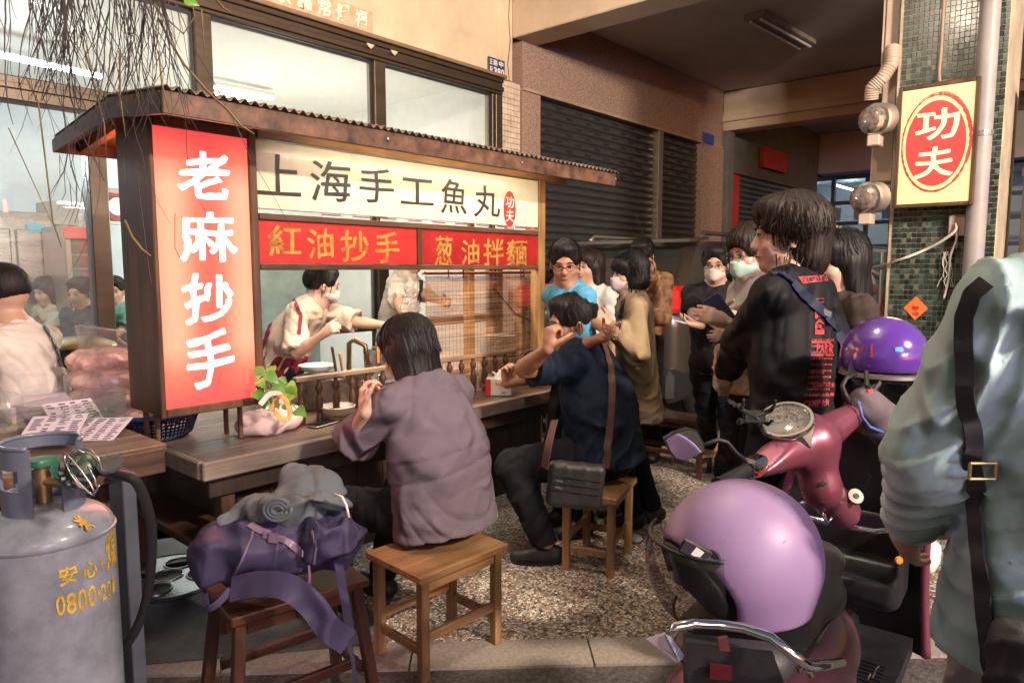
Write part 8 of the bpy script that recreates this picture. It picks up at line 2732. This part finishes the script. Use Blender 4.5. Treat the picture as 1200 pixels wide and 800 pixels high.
obj('post', MB().tube([(5.52, 1.30, 0), (5.52, 1.30, 1.62)], .035, 14), M['alu2'], pole, smooth=True, ang=50)
wr = MB().tube([(5.47, 1.28, 1.35), (5.45, 1.30, 1.22), (5.40, 1.26, 1.16)], .005, 5)
tag(obj('wire_tie', wr, mat('red wire', (.6, .05, .03), .5)), 'short red wire looped at the pale post beside the green pillar', 'wire')
single('pipe', MB().tube([P(1000, 336, D=5.4), P(1027, 339, D=5.4)], .04, 14), mat('pinkish pipe lagging', (.40, .28, .22), .7), 'short thick horizontal pipe left of the green pillar', 'pipe', smooth=True, ang=50)

# ================================================================== hanging twigs, top left
hg = thing('hanging_plant', 'dry hanging twigs of a plant above the left end of the stall', 'plant', P(60, -60, D=1.5))
random.seed(71)
tw = MB()
twm = mat('dry twig', (.05, .04, .042), .8, var=.4)
yst = mat('yellow stem', (.17, .115, .04), .6, var=.3)
for k in range(120):
    grp = random.random()
    x = random.gauss(70, 16) if grp < .45 else (random.gauss(155, 22) if grp < .8 else random.uniform(-20, 195))
    y = -30
    D = random.uniform(1.25, 1.75)
    end = random.choice((60, 90, 110, 130)) if grp < .8 else random.uniform(60, 300)
    dx = random.uniform(-.12, .25)
    r = random.uniform(.0007, .0019)
    pts = []
    while y < end:
        pts.append(P(x, y, D=D)); st__ = random.uniform(9, 18); y += st__; dx = max(-.5, min(.6, dx + random.uniform(-.16, .16))); x += dx * st__
        if random.random() < .16 and len(pts) > 1:
            q = [pts[-1]]; bx_, by_ = x, y; bd = random.choice((-1, 1)) * random.uniform(.3, .9)
            for j in range(random.randint(2, 4)):
                bx_ += bd * 8; by_ += 11; q.append(P(bx_, by_, D=D))
            tw.tube(q, [r * .7 * (1 - .2 * i) for i in range(len(q))], 4, cap=False)
    if len(pts) > 2: tw.tube(pts, [r * (1 - .6 * i / len(pts)) for i in range(len(pts))], 4, cap=False)
tag(obj('twigs', tw, twm, hg), kind='stuff')
for (pts, r) in (([(186, 22), (200, 50), (216, 76), (240, 104), (252, 116), (266, 128), (283, 148), (298, 157)], .0028), ([(176, -5), (184, 12), (215, 40), (228, 20), (224, -5)], .0018), ([(236, 12), (238, 40), (240, 65)], .0016), ([(140, 60), (141, 115), (147, 160)], .0022), ([(250, -4), (262, 10), (272, 16)], .0026),
                 ([(30, 90), (45, 120), (62, 260), (72, 290)], .0018), ([(146, 258), (155, 278), (166, 292), (177, 300)], .0030), ([(100, 60), (122, 145), (125, 185)], .0020), ([(186, 60), (190, 100), (199, 135)], .0022), ([(10, 150), (60, 260)], .0013), ([(205, 250), (205, 290), (212, 305), (222, 308)], .0009), ([(160, 200), (175, 320), (180, 345)], .0011)):
    ps_ = [P(x, y, D=1.55) for x, y in pts]
    obj('stem', MB().tube(ps_, [r] * (len(ps_) - 1) + [r * .4], 6), yst if r > .0012 else twm, hg, smooth=True)
mb = MB(); leaf(mb, P(217, -2, D=1.5), rt * .6 - up * .3, .03, -fh)
obj('leaf', mb, leafl, hg, recalc=False)
